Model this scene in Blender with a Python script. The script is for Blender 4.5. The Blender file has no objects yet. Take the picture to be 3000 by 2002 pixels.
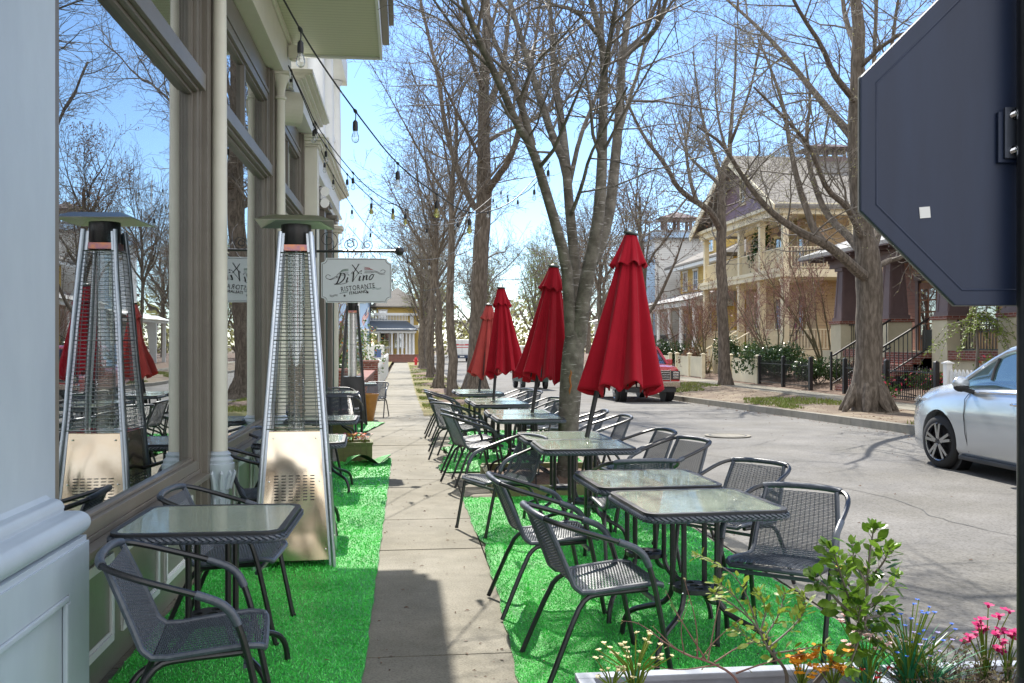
import bpy, bmesh, math, random
from mathutils import Vector, Matrix
R = math.radians
SC = bpy.context.scene
COL = SC.collection
# ------------------------------------------------------------------ camera
CAMH, F, TH = 1.475, 2200.0, R(6.48)
CT, ST = math.cos(TH), math.sin(TH)
cam_d = bpy.data.cameras.new("camera"); cam = bpy.data.objects.new("camera", cam_d); COL.objects.link(cam)
cam.location = (0, 0, CAMH); cam.rotation_euler = (R(90), 0, -TH)
cam_d.sensor_width = 36; cam_d.lens = F/2350*36; cam_d.shift_y = 3/2350
cam_d.clip_start = 0.05; cam_d.clip_end = 3000
SC.camera = cam
# ------------------------------------------------------------------ light
FILL_CLOUD = 8.2
SUN_EL, SUN_AZ = 47.0, -4.0          # azimuth from +Y, negative = towards -X
w = bpy.data.worlds.new("World"); SC.world = w; w.use_nodes = True
nt = w.node_tree; bg = nt.nodes["Background"]
sky = nt.nodes.new("ShaderNodeTexSky"); sky.sky_type = 'NISHITA'; sky.sun_disc = False
sky.sun_elevation = R(SUN_EL); sky.sun_rotation = R(SUN_AZ)
sky.air_density = 1.0; sky.dust_density = 0.0; sky.ozone_density = 5.0; sky.altitude = 600
# broken white clouds added behind us, unseen, as fill light; wisps in front
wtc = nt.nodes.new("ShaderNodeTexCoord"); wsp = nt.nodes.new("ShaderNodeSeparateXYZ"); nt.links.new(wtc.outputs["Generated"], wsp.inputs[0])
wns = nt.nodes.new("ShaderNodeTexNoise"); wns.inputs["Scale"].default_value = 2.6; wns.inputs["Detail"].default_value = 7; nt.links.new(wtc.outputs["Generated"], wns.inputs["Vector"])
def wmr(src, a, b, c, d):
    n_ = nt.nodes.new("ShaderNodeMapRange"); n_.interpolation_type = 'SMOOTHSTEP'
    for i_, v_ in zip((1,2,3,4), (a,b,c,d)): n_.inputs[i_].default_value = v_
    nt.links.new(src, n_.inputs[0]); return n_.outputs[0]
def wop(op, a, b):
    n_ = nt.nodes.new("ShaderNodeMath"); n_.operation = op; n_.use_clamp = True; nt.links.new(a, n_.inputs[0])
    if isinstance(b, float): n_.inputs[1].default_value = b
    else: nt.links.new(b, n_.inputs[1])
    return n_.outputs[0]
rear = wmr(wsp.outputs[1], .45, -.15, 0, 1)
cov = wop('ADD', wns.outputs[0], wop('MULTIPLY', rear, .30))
fill_cloud = wop('MULTIPLY', wmr(cov, .56, .80, 0, 1), wmr(rear, 0, .6, .07, 1))
wmx = nt.nodes.new("ShaderNodeMix"); wmx.data_type = 'RGBA'; wmx.inputs["B"].default_value = (FILL_CLOUD, FILL_CLOUD*1.02, FILL_CLOUD*1.06, 1)
nt.links.new(fill_cloud, wmx.inputs["Factor"]); nt.links.new(sky.outputs[0], wmx.inputs["A"]); nt.links.new(wmx.outputs["Result"], bg.inputs[0]); bg.inputs[1].default_value = 0.11
sd = bpy.data.lights.new("sun", 'SUN'); sun = bpy.data.objects.new("sun", sd); COL.objects.link(sun)
sd.energy = 4.2; sd.angle = R(0.5); sd.color = (1.0, 0.95, 0.86)
az, el = R(SUN_AZ), R(SUN_EL)
sdir = Vector((math.sin(az)*math.cos(el), math.cos(az)*math.cos(el), math.sin(el)))
sun.rotation_euler = sdir.to_track_quat('Z', 'Y').to_euler()
SC.view_settings.view_transform = 'Standard'; SC.view_settings.look = 'None'
SC.view_settings.exposure = 1.1; SC.view_settings.gamma = 1
SC.cycles.max_bounces = 8; SC.cycles.transparent_max_bounces = 24
SC.cycles.use_adaptive_sampling = True
try: SC.cycles.use_denoising = True
except Exception: pass
# ------------------------------------------------------------------ placing helpers
def at(px, py, z):                   # a point seen at (px,py) in a 2350 px wide view, z metres along the view axis
    u = (px-1175)/F
    return Vector((z*(ST+u*CT), z*(CT-u*ST), CAMH+(787-py)/F*z))
def zg(y):                           # the street falls gently away from us
    if y < 16: return 0.0
    if y < 34: return -.35*(y-16)/18
    return -.35-.2*min(y-34, 120)/80
def gz(px, py, h=0.0):               # ground (or height h) point seen at (px,py)
    z = (CAMH-h)*F/(py-787)
    return at(px, py, z)
# ------------------------------------------------------------------ mesh builder
class MB:
    def __init__(s): s.v = []; s.f = []
    def add(s, vs, fs):
        o = len(s.v); s.v.extend(vs); s.f.extend([tuple(i+o for i in f) for f in fs]); return s
    def box(s, x0, x1, y0, y1, z0, z1):
        return s.add([(x0,y0,z0),(x1,y0,z0),(x1,y1,z0),(x0,y1,z0),(x0,y0,z1),(x1,y0,z1),(x1,y1,z1),(x0,y1,z1)],
            [(3,2,1,0),(4,5,6,7),(0,1,5,4),(1,2,6,5),(2,3,7,6),(3,0,4,7)])
    def obox(s, c, ux, uy, uz, a, b, d):   # oriented box
        c = Vector(c); ux = Vector(ux); uy = Vector(uy); uz = Vector(uz); vs = []
        for k in (-1, 1):
            for i, j in ((-1,-1),(1,-1),(1,1),(-1,1)):
                vs.append(tuple(c+ux*(i*a)+uy*(j*b)+uz*(k*d)))
        return s.add(vs, [(3,2,1,0),(4,5,6,7),(0,1,5,4),(1,2,6,5),(2,3,7,6),(3,0,4,7)])
    def bar(s, p, q, w, h=None, up=(0,0,1)):
        p = Vector(p); q = Vector(q); d = q-p; L = d.length; d.normalize(); up = Vector(up)
        if abs(d.dot(up)) > .98: up = Vector((1,0,0))
        x = d.cross(up).normalized(); z = x.cross(d)
        return s.obox((p+q)/2, x, d, z, w/2, L/2, (h or w)/2)
    def tube(s, pts, r, n=8, cap=True, closed=False):
        pts = [Vector(p) for p in pts]; m = len(pts)
        rad = r if isinstance(r, (list, tuple)) else [r]*m
        vs = []; fs = []; prev = None
        cs = [(math.cos(2*math.pi*k/n), math.sin(2*math.pi*k/n)) for k in range(n)]
        for i, p in enumerate(pts):
            if closed: t = pts[(i+1)%m]-pts[i-1]
            else: t = pts[min(i+1, m-1)]-pts[max(i-1, 0)]
            if t.length < 1e-9: t = Vector((0,0,1))
            t.normalize()
            if prev is None:
                a = Vector((0,0,1)) if abs(t.z) < .9 else Vector((1,0,0))
                x = t.cross(a).normalized()
            else:
                x = prev-t*prev.dot(t)
                x = x.normalized() if x.length > 1e-6 else t.orthogonal().normalized()
            prev = x; y = t.cross(x); rr = rad[i]
            for c, sn in cs:
                vs.append((p.x+(x.x*c+y.x*sn)*rr, p.y+(x.y*c+y.y*sn)*rr, p.z+(x.z*c+y.z*sn)*rr))
        for i in range(m if closed else m-1):
            a = i*n; b = ((i+1)%m)*n
            for k in range(n):
                k2 = (k+1)%n
                fs.append((a+k, a+k2, b+k2, b+k))
        if cap and not closed:
            fs.append(tuple(range(n-1, -1, -1))); fs.append(tuple(range((m-1)*n, m*n)))
        return s.add(vs, fs)
    def lathe(s, prof, c=(0,0), n=20, sx=1, sy=1):
        vs = []; fs = []; m = len(prof)
        for r, z in prof:
            for k in range(n):
                a = 2*math.pi*k/n
                vs.append((c[0]+r*sx*math.cos(a), c[1]+r*sy*math.sin(a), z))
        for i in range(m-1):
            for k in range(n):
                k2 = (k+1)%n
                fs.append((i*n+k, i*n+k2, (i+1)*n+k2, (i+1)*n+k))
        fs.append(tuple(range(n-1, -1, -1))); fs.append(tuple(range((m-1)*n, m*n)))
        return s.add(vs, fs)
    def prism(s, poly, d, o=(0,0,0), ax=(1,0,0), ay=(0,0,1)):  # polygon in plane (ax,ay) through o, extruded by vector d
        o = Vector(o); ax = Vector(ax); ay = Vector(ay); d = Vector(d); n = len(poly)
        a = [o+ax*p[0]+ay*p[1] for p in poly]
        vs = [tuple(p) for p in a]+[tuple(p+d) for p in a]
        fs = [tuple(range(n-1, -1, -1)), tuple(range(n, 2*n))]+[(i, (i+1)%n, n+(i+1)%n, n+i) for i in range(n)]
        return s.add(vs, fs)
    def ball(s, c, r, n=10, m=6, sc=(1,1,1)):
        prof = []
        vs = []; fs = []
        for i in range(m+1):
            t = math.pi*i/m
            for k in range(n):
                a = 2*math.pi*k/n
                vs.append((c[0]+r*sc[0]*math.sin(t)*math.cos(a), c[1]+r*sc[1]*math.sin(t)*math.sin(a), c[2]-r*sc[2]*math.cos(t)))
        for i in range(m):
            for k in range(n):
                k2 = (k+1)%n
                fs.append((i*n+k, i*n+k2, (i+1)*n+k2, (i+1)*n+k))
        return s.add(vs, fs)
    def grid(s, fn, nu, nv):
        vs = [tuple(fn(i/nu, j/nv)) for j in range(nv+1) for i in range(nu+1)]
        fs = [(j*(nu+1)+i, j*(nu+1)+i+1, (j+1)*(nu+1)+i+1, (j+1)*(nu+1)+i) for j in range(nv) for i in range(nu)]
        return s.add(vs, fs)
    def mesh(s, name, m=None, smooth=False, bevel=0):
        me = bpy.data.meshes.new(name); me.from_pydata(s.v, [], s.f); me.update()
        bm = bmesh.new(); bm.from_mesh(me)
        if bevel: 
            bmesh.ops.remove_doubles(bm, verts=bm.verts, dist=1e-5)
            es = [e for e in bm.edges if len(e.link_faces) == 2 and e.calc_face_angle(0) > .6]
            bmesh.ops.bevel(bm, geom=es, offset=bevel, segments=2, affect='EDGES', profile=.6)
        bmesh.ops.recalc_face_normals(bm, faces=bm.faces)
        bm.to_mesh(me); bm.free()
        if m: me.materials.append(m)
        if smooth:
            me.shade_smooth()
            me.set_sharp_from_angle(angle=R(38))
        return me
def link(name, me, parent=None, loc=None, rz=None):
    o = bpy.data.objects.new(name, me); COL.objects.link(o)
    if parent: o.parent = parent
    if loc is not None: o.location = loc
    if rz is not None: o.rotation_euler = (0, 0, rz)
    return o
def obj(name, mb, m, parent=None, smooth=False, bevel=0):
    return link(name, mb.mesh(name, m, smooth, bevel), parent)
def tag(o, label=None, cat=None, group=None, kind=None):
    if label: o["label"] = label
    if cat: o["category"] = cat
    if group: o["group"] = group
    if kind: o["kind"] = kind
    return o
def thing(name, label, cat, loc=(0,0,0), rz=0, group=None):
    o = bpy.data.objects.new(name, None); COL.objects.link(o); o.empty_display_size = .2
    o.location = loc; o.rotation_euler = (0, 0, rz)
    return tag(o, label, cat, group)
KIDS = {}
def dup(root, loc, rz, label, group=None, extra=None):
    def cp(o, par):
        c = o.copy(); COL.objects.link(c)
        if par: c.parent = par
        for ch in list(o.children): cp(ch, c)
        return c
    r = cp(root, None); r.location = loc; r.rotation_euler = extra or (0, 0, rz); r["label"] = label
    if group: r["group"] = group
    return r
def struct(name, mb, m, smooth=False):
    return tag(obj(name, mb, m, None, smooth), kind='structure')
def text_mesh(txt, size, shear=0, bold=0, space=1.0, depth=.0015, xs=1.0):
    cu = bpy.data.curves.new("lettering", 'FONT'); cu.body = txt; cu.size = size; cu.shear = shear; cu.offset = bold
    cu.space_character = space; cu.extrude = depth; cu.align_x = 'CENTER'; cu.align_y = 'CENTER'; cu.resolution_u = 3
    o = bpy.data.objects.new("lettering", cu); COL.objects.link(o)
    dg = bpy.context.evaluated_depsgraph_get(); dg.update()
    me = bpy.data.meshes.new_from_object(o.evaluated_get(dg)); bpy.data.objects.remove(o); bpy.data.curves.remove(cu)
    for v in me.vertices: v.co.x *= xs
    return me
# ------------------------------------------------------------------ materials
def lin(c): return tuple(((x/12.92) if x <= .04045 else ((x+.055)/1.055)**2.4) for x in c)
def mat(name, col, rough=.6, metal=0., spec=.5, var=None, bump=None, trans=0., coat=0., alpha=1., sheen=0., coords='Object', ior=1.5, sub=0.):
    """col linear base colour; var=(scale, colour2, contrast lo, hi[, stretch]); bump=(scale, strength[, stretch])"""
    m = bpy.data.materials.new(name); m.use_nodes = True; n = m.node_tree; p = n.nodes["Principled BSDF"]
    p.inputs["Base Color"].default_value = (*col, 1); p.inputs["Roughness"].default_value = rough
    p.inputs["Metallic"].default_value = metal; p.inputs["Specular IOR Level"].default_value = spec
    p.inputs["Transmission Weight"].default_value = trans; p.inputs["Coat Weight"].default_value = coat
    p.inputs["Alpha"].default_value = alpha; p.inputs["IOR"].default_value = ior
    if sheen: p.inputs["Sheen Weight"].default_value = sheen
    if coat: p.inputs["Coat Roughness"].default_value = .04
    tc = n.nodes.new("ShaderNodeTexCoord")
    def noise(sc, stretch, det=6, rough_=.6):
        mp = n.nodes.new("ShaderNodeMapping"); mp.inputs["Scale"].default_value = stretch or (1,1,1)
        n.links.new(tc.outputs[coords], mp.inputs[0])
        t = n.nodes.new("ShaderNodeTexNoise"); t.inputs["Scale"].default_value = sc; t.inputs["Detail"].default_value = det
        t.inputs["Roughness"].default_value = rough_
        n.links.new(mp.outputs[0], t.inputs["Vector"]); return t
    if var:
        t = noise(var[0], var[4] if len(var) > 4 else None)
        rp = n.nodes.new("ShaderNodeValToRGB"); rp.color_ramp.elements[0].position = var[2]; rp.color_ramp.elements[1].position = var[3]
        rp.color_ramp.elements[0].color = (*col, 1); rp.color_ramp.elements[1].color = (*var[1], 1)
        n.links.new(t.outputs[0], rp.inputs[0]); n.links.new(rp.outputs[0], p.inputs["Base Color"])
    if bump:
        t = noise(bump[0], bump[2] if len(bump) > 2 else None, bump[3] if len(bump) > 3 else 5)
        b = n.nodes.new("ShaderNodeBump"); b.inputs["Strength"].default_value = bump[1]; b.inputs["Distance"].default_value = .01
        n.links.new(t.outputs[0], b.inputs["Height"]); n.links.new(b.outputs[0], p.inputs["Normal"])
    return m
def N(m, typ, **kw):
    nd = m.node_tree.nodes.new(typ)
    for k, v in kw.items(): setattr(nd, k, v)
    return nd
def L(m, a, b): m.node_tree.links.new(a, b)
def siding(name, col, pitch, dark=.55, rough=.6, axis='Z', var=None):
    """lap boards: a saw-tooth bump and a dark line at every course"""
    m = mat(name, col, rough, var=var); p = m.node_tree.nodes["Principled BSDF"]
    tc = N(m, "ShaderNodeTexCoord"); sp = N(m, "ShaderNodeSeparateXYZ"); L(m, tc.outputs["Object"], sp.inputs[0])
    d = N(m, "ShaderNodeMath", operation='DIVIDE'); d.inputs[1].default_value = pitch; L(m, sp.outputs[axis], d.inputs[0])
    fr = N(m, "ShaderNodeMath", operation='FRACT'); L(m, d.outputs[0], fr.inputs[0])
    b = N(m, "ShaderNodeBump"); b.inputs["Strength"].default_value = 1; b.inputs["Distance"].default_value = -pitch*.15
    L(m, fr.outputs[0], b.inputs["Height"]); L(m, b.outputs[0], p.inputs["Normal"])
    gt = N(m, "ShaderNodeMath", operation='GREATER_THAN'); gt.inputs[1].default_value = .9; L(m, fr.outputs[0], gt.inputs[0])
    mx = N(m, "ShaderNodeMix", data_type='RGBA'); mx.inputs["A"].default_value = (*col, 1); mx.inputs["B"].default_value = (*[c*dark for c in col], 1)
    src = p.inputs["Base Color"].links
    if src: L(m, src[0].from_socket, mx.inputs["A"])
    L(m, gt.outputs[0], mx.inputs["Factor"]); L(m, mx.outputs["Result"], p.inputs["Base Color"])
    return m
def brick_mat(name, c1, c2, mortar, scale=1.0, plane='YZ', bw=.21, bh=.07):
    m = mat(name, c1, .85); p = m.node_tree.nodes["Principled BSDF"]
    tc = N(m, "ShaderNodeTexCoord"); sp = N(m, "ShaderNodeSeparateXYZ"); L(m, tc.outputs["Object"], sp.inputs[0])
    cb = N(m, "ShaderNodeCombineXYZ")
    if plane == 'YZ':
        ad = N(m, "ShaderNodeMath", operation='ADD'); L(m, sp.outputs['X'], ad.inputs[0]); L(m, sp.outputs['Y'], ad.inputs[1])
        L(m, ad.outputs[0], cb.inputs[0])
    else: L(m, sp.outputs[plane[0]], cb.inputs[0])
    L(m, sp.outputs[plane[1]], cb.inputs[1])
    t = N(m, "ShaderNodeTexBrick"); t.inputs["Color1"].default_value = (*c1, 1); t.inputs["Color2"].default_value = (*c2, 1)
    t.inputs["Mortar"].default_value = (*mortar, 1); t.inputs["Scale"].default_value = scale
    t.inputs["Brick Width"].default_value = bw; t.inputs["Row Height"].default_value = bh; t.inputs["Mortar Size"].default_value = .008
    L(m, cb.outputs[0], t.inputs["Vector"]); L(m, t.outputs["Color"], p.inputs["Base Color"])
    return m
M = {}
M['white'] = mat("white_paint", (.74,.75,.74), .42, var=(3.0,(.66,.67,.66),.35,.75), bump=(60,.05))
M['gwhite'] = mat("pale_grey_paint", (.47,.535,.595), .42, var=(2.6,(.385,.445,.51),.35,.75,(1,1,.45)), bump=(14,.12))
M['cream'] = mat("cream_paint", (.68,.66,.57), .5, var=(4,(.61,.59,.51),.35,.75), bump=(40,.05))
M['soffit'] = siding("beadboard_paint", (.55,.56,.40), .075, .7, .5, 'Y')
M['taupe'] = mat("taupe_paint", (.150,.132,.110), .38, var=(5,(.175,.155,.13),.35,.7), bump=(30,.05))
M['panel'] = mat("olive_panel_paint", (.19,.20,.155), .3, var=(2,(.225,.235,.185),.35,.7), bump=(14,.12))
M['dgreen'] = mat("dark_green_paint", (.03,.06,.055), .35, var=(5,(.04,.075,.065),.4,.7))
M['black'] = mat("black_powder_coat", (.012,.012,.014), .32, .0, .6, var=(30,(.02,.02,.022),.4,.7), bump=(160,.05))
M['bplastic'] = mat("black_plastic", (.02,.021,.024), .45, var=(20,(.03,.03,.033),.4,.7))
M['wicker'] = mat("grey_wicker", (.050,.060,.080), .38, .0, .6, var=(60,(.085,.10,.125),.35,.75))
M['steel'] = mat("brushed_steel", (.80,.68,.53), .13, 1., var=(2.2,(.78,.60,.40),.4,.7,(1,1,1)), bump=(1.6,1.0,(1,1,.8),.8))
M['tube'] = mat("zinc_tube", (.45,.50,.56), .28, 1., var=(8,(.52,.56,.6),.4,.7), bump=(40,.05))
M['chrome'] = mat("chrome", (.75,.75,.76), .08, 1.)
M['wire'] = mat("wire_guard", (.30,.32,.33), .35, 1.)
M['red'] = mat("red_canvas", (.46,.005,.022), .75, 0, .25, var=(6,(.41,.004,.018),.35,.75), bump=(90,.2), sheen=.12)
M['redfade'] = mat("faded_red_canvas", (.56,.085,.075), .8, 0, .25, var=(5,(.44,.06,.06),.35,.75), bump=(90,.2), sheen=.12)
for k_ in ('red', 'redfade'):
    m_ = M[k_]; n_ = m_.node_tree; p_ = n_.nodes["Principled BSDF"]; t_ = n_.nodes.new("ShaderNodeBsdfTranslucent"); x_ = n_.nodes.new("ShaderNodeMixShader"); x_.inputs[0].default_value = .3
    n_.links.new(p_.inputs["Base Color"].links[0].from_socket, t_.inputs[0]); n_.links.new(p_.outputs[0], x_.inputs[1]); n_.links.new(t_.outputs[0], x_.inputs[2]); n_.links.new(x_.outputs[0], n_.nodes["Material Output"].inputs[0])
M['rubber'] = mat("rubber", (.016,.016,.017), .75, bump=(80,.2))
M['mulch'] = mat("mulch", (.11,.065,.042), .95, var=(45,(.21,.15,.11),.42,.62), bump=(60,1.0))
M['dirt'] = mat("verge_dirt", (.12,.085,.058), .95, var=(1.2,(.20,.16,.11),.42,.62), bump=(50,.8))
M['brick'] = brick_mat("red_brick", (.20,.052,.032), (.13,.033,.024), (.30,.26,.22))
M['woodbox'] = mat("green_timber", (.17,.165,.06), .7, var=(3,(.11,.12,.05),.35,.7,(1,1,8)), bump=(14,.4,(1,1,9)))
M['wood'] = mat("warm_wood", (.22,.085,.03), .4, var=(4,(.14,.05,.018),.35,.7,(6,6,1)))
M['cord'] = mat("black_cable", (.008,.008,.009), .5)
M['stucco'] = mat("cream_stucco", (.55,.50,.36), .85, var=(2.5,(.47,.43,.31),.35,.7), bump=(60,.25))
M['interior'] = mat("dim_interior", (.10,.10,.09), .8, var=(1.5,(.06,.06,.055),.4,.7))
def glass_mat(name, mixf, tint):
    m = bpy.data.materials.new(name); m.use_nodes = True; n = m.node_tree; n.nodes.clear()
    o = n.nodes.new("ShaderNodeOutputMaterial"); mx = n.nodes.new("ShaderNodeMixShader")
    g = n.nodes.new("ShaderNodeBsdfGlossy"); g.inputs["Roughness"].default_value = .0; g.inputs["Color"].default_value = (.92,.95,.97,1)
    t = n.nodes.new("ShaderNodeBsdfTransparent"); t.inputs[0].default_value = (*tint, 1)
    lw = n.nodes.new("ShaderNodeLayerWeight"); lw.inputs[0].default_value = .25
    mr = n.nodes.new("ShaderNodeMapRange"); mr.inputs[3].default_value = mixf[0]; mr.inputs[4].default_value = mixf[1]
    n.links.new(lw.outputs["Fresnel"], mr.inputs[0])
    tc = n.nodes.new("ShaderNodeTexCoord"); ns = n.nodes.new("ShaderNodeTexNoise"); ns.inputs["Scale"].default_value = 1.1; ns.inputs["Detail"].default_value = 1.5
    b = n.nodes.new("ShaderNodeBump"); b.inputs["Strength"].default_value = .035; b.inputs["Distance"].default_value = .05
    n.links.new(tc.outputs["Object"], ns.inputs["Vector"]); n.links.new(ns.outputs[0], b.inputs["Height"]); n.links.new(b.outputs[0], g.inputs["Normal"])
    n.links.new(mr.outputs[0], mx.inputs[0]); n.links.new(t.outputs[0], mx.inputs[1]); n.links.new(g.outputs[0], mx.inputs[2])
    n.links.new(mx.outputs[0], o.inputs[0]); return m
M['shopglass'] = glass_mat("shop_window_glass", (.50,.95), (.62,.72,.70))
M['glass'] = glass_mat("window_glass", (.30,.9), (.25,.3,.33))
M['bulbglass'] = glass_mat("bulb_glass", (.12,.8), (.93,.93,.9))
# artificial turf: short loops with glints
def turf_mat():
    m = mat("artificial_turf", (.006,.20,.028), .36, 0, .6); p = m.node_tree.nodes["Principled BSDF"]
    tc = N(m, "ShaderNodeTexCoord")
    def ns(sc, det=3):
        t = N(m, "ShaderNodeTexNoise"); t.inputs["Scale"].default_value = sc; t.inputs["Detail"].default_value = det; L(m, tc.outputs["Object"], t.inputs["Vector"]); return t
    a = ns(105, 2); b = ns(3.0, 4)
    rp = N(m, "ShaderNodeValToRGB"); e = rp.color_ramp.elements
    e[0].position = .30; e[0].color = (.006,.15,.010,1); e[1].position = .66; e[1].color = (.07,.62,.075,1)
    L(m, a.outputs[0], rp.inputs[0])
    mx = N(m, "ShaderNodeMix", data_type='RGBA', blend_type='MULTIPLY'); mx.inputs["Factor"].default_value = .55
    r2 = N(m, "ShaderNodeValToRGB"); r2.color_ramp.elements[0].position = .3; r2.color_ramp.elements[0].color = (.55,.6,.5,1); r2.color_ramp.elements[1].position = .65
    L(m, b.outputs[0], r2.inputs[0]); L(m, rp.outputs[0], mx.inputs["A"]); L(m, r2.outputs[0], mx.inputs["B"])
    L(m, mx.outputs["Result"], p.inputs["Base Color"])
    bp = N(m, "ShaderNodeBump"); bp.inputs["Strength"].default_value = 1.0; bp.inputs["Distance"].default_value = .016
    L(m, a.outputs[0], bp.inputs["Height"]); L(m, bp.outputs[0], p.inputs["Normal"])
    return m
M['turf'] = turf_mat()
M['turfback'] = mat("turf_backing", (.03,.035,.033), .9, bump=(90,.5))
def concrete(name, c1, c2, sc=2.5, grit=90, gk=.7):
    m = mat(name, c1, .9); p = m.node_tree.nodes["Principled BSDF"]; tc = N(m, "ShaderNodeTexCoord")
    def ns(s, d):
        t = N(m, "ShaderNodeTexNoise"); t.inputs["Scale"].default_value = s; t.inputs["Detail"].default_value = d; t.inputs["Roughness"].default_value = .65
        L(m, tc.outputs["Object"], t.inputs["Vector"]); return t
    a = ns(sc, 8); b = ns(grit, 3); c = ns(.6, 4)
    rp = N(m, "ShaderNodeValToRGB"); rp.color_ramp.elements[0].position = .3; rp.color_ramp.elements[0].color = (*c2, 1)
    rp.color_ramp.elements[1].position = .65; rp.color_ramp.elements[1].color = (*c1, 1); L(m, a.outputs[0], rp.inputs[0])
    r2 = N(m, "ShaderNodeValToRGB"); r2.color_ramp.elements[0].position = .32; r2.color_ramp.elements[0].color = (.55,.54,.5,1); r2.color_ramp.elements[1].position = .55; r2.color_ramp.elements[1].color = (1.05,1.05,1.05,1)
    L(m, b.outputs[0], r2.inputs[0])
    mx = N(m, "ShaderNodeMix", data_type='RGBA', blend_type='MULTIPLY'); mx.inputs["Factor"].default_value = gk
    L(m, rp.outputs[0], mx.inputs["A"]); L(m, r2.outputs[0], mx.inputs["B"])
    r3 = N(m, "ShaderNodeValToRGB"); r3.color_ramp.elements[0].position = .3; r3.color_ramp.elements[0].color = (.72,.70,.62,1); r3.color_ramp.elements[1].position = .6
    L(m, c.outputs[0], r3.inputs[0])
    m2 = N(m, "ShaderNodeMix", data_type='RGBA', blend_type='MULTIPLY'); m2.inputs["Factor"].default_value = .7
    L(m, mx.outputs["Result"], m2.inputs["A"]); L(m, r3.outputs[0], m2.inputs["B"]); L(m, m2.outputs["Result"], p.inputs["Base Color"])
    bp = N(m, "ShaderNodeBump"); bp.inputs["Strength"].default_value = .35; bp.inputs["Distance"].default_value = .006
    L(m, b.outputs[0], bp.inputs["Height"]); L(m, bp.outputs[0], p.inputs["Normal"])
    return m
M['concrete'] = concrete("concrete", (.265,.245,.20), (.17,.157,.122))
M['kerb'] = concrete("kerb_concrete", (.27,.25,.21), (.19,.18,.155), 4)
M['asphalt'] = concrete("asphalt", (.185,.178,.170), (.115,.111,.106), .9, 42, .95)
M['grass'] = mat("lawn_soil", (.13,.135,.03), .95, var=(3,(.23,.18,.085),.38,.62), bump=(60,1))
M['blade'] = mat("grass_blades", (.12,.20,.02), .7, var=(1.4,(.24,.24,.06),.35,.65))
M['bark'] = mat("grey_bark", (.072,.057,.043), .95, var=(5,(.17,.14,.112),.40,.66,(3.4,3.4,.8)), bump=(7,1.0,(3.6,3.6,.9)))
M['twig'] = mat("twig_bark", (.105,.088,.072), .7, var=(3,(.19,.165,.138),.4,.7))
def cherry():
    m = mat("ringed_bark", (.085,.074,.058), .9, var=(9,(.19,.17,.14),.38,.66), bump=(22,1.0)); p = m.node_tree.nodes["Principled BSDF"]
    tc = N(m, "ShaderNodeTexCoord"); mp = N(m, "ShaderNodeMapping"); mp.inputs["Scale"].default_value = (9,9,55); L(m, tc.outputs["Object"], mp.inputs[0])
    t = N(m, "ShaderNodeTexNoise"); t.inputs["Scale"].default_value = 1.0; t.inputs["Detail"].default_value = 2; L(m, mp.outputs[0], t.inputs["Vector"])
    rp = N(m, "ShaderNodeValToRGB"); rp.color_ramp.elements[0].position = .61; rp.color_ramp.elements[1].position = .68; L(m, t.outputs[0], rp.inputs[0])
    mx = N(m, "ShaderNodeMix", data_type='RGBA'); mx.inputs["B"].default_value = (.29,.27,.245,1); L(m, p.inputs["Base Color"].links[0].from_socket, mx.inputs["A"])
    L(m, rp.outputs[0], mx.inputs["Factor"]); L(m, mx.outputs["Result"], p.inputs["Base Color"]); return m
M['cherry'] = cherry()
M['shingle'] = siding("roof_shingles", (.20,.185,.165), .16, .45, .9, 'Z', var=(9,(.14,.13,.12),.35,.65))
def leafmat(name, c1, c2, rough=.5, tr=.35):
    m = mat(name, c1, rough, 0, .4, var=(7,c2,.4,.62)); n = m.node_tree; p = n.nodes["Principled BSDF"]
    o = n.nodes["Material Output"]; t = N(m, "ShaderNodeBsdfTranslucent"); L(m, p.inputs["Base Color"].links[0].from_socket, t.inputs[0])
    mx = N(m, "ShaderNodeMixShader"); mx.inputs[0].default_value = tr
    L(m, p.outputs[0], mx.inputs[1]); L(m, t.outputs[0], mx.inputs[2]); L(m, mx.outputs[0], o.inputs[0]); return m
M['leaf'] = leafmat("shrub_leaf", (.035,.075,.014), (.10,.17,.03))
M['gloss'] = leafmat("glossy_leaf", (.018,.045,.012), (.05,.10,.02), .3, .2)
M['lime'] = leafmat("new_leaf", (.16,.24,.03), (.28,.36,.05))
M['bud'] = leafmat("spring_bud", (.25,.26,.09), (.36,.33,.15))
M['dead'] = leafmat("withered_leaf", (.12,.06,.035), (.20,.11,.06))
# ================================================================== ground
random.seed(4)
def strip(mb, x0, x1, dz, y0, y1, ny=24, nx=1, wob=0, fn=None):
    def f(u, v):
        y = y0+(y1-y0)*v; x = x0+(x1-x0)*u
        return (x, y, zg(y)+dz+(fn(x, y) if fn else 0))
    mb.grid(f, nx, ny)
    return mb
mb = MB(); 
mb.grid(lambda u, v: (-500+1000*u, -60+860*v**2, zg(-60+860*v**2)-.32), 10, 60)
struct('ground', mb, M['dirt'])
struct('road', strip(MB(), 2.47, 9.02, -.15, -12, 180, 60), M['asphalt'])
for nm, x0, x1 in (('kerb', 2.32, 2.48), ('kerb', 9.0, 9.17)):
    mb = MB(); y = -10
    while y < 120:
        y2 = y+1.5
        for (a, b) in (((x0), (x1)),):
            ya, yb = y+.006, y2-.006
            za, zb = zg(ya), zg(yb)
            mb.add([(a,ya,za-.3),(b,ya,za-.3),(b,yb,zb-.3),(a,yb,zb-.3),(a,ya,za+.004),(b,ya,za+.004),(b,yb,zb+.004),(a,yb,zb+.004)],
                   [(4,5,6,7),(0,1,5,4),(1,2,6,5),(2,3,7,6),(3,0,4,7)])
        y = y2
    struct(nm, mb, M['kerb'], True)
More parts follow.
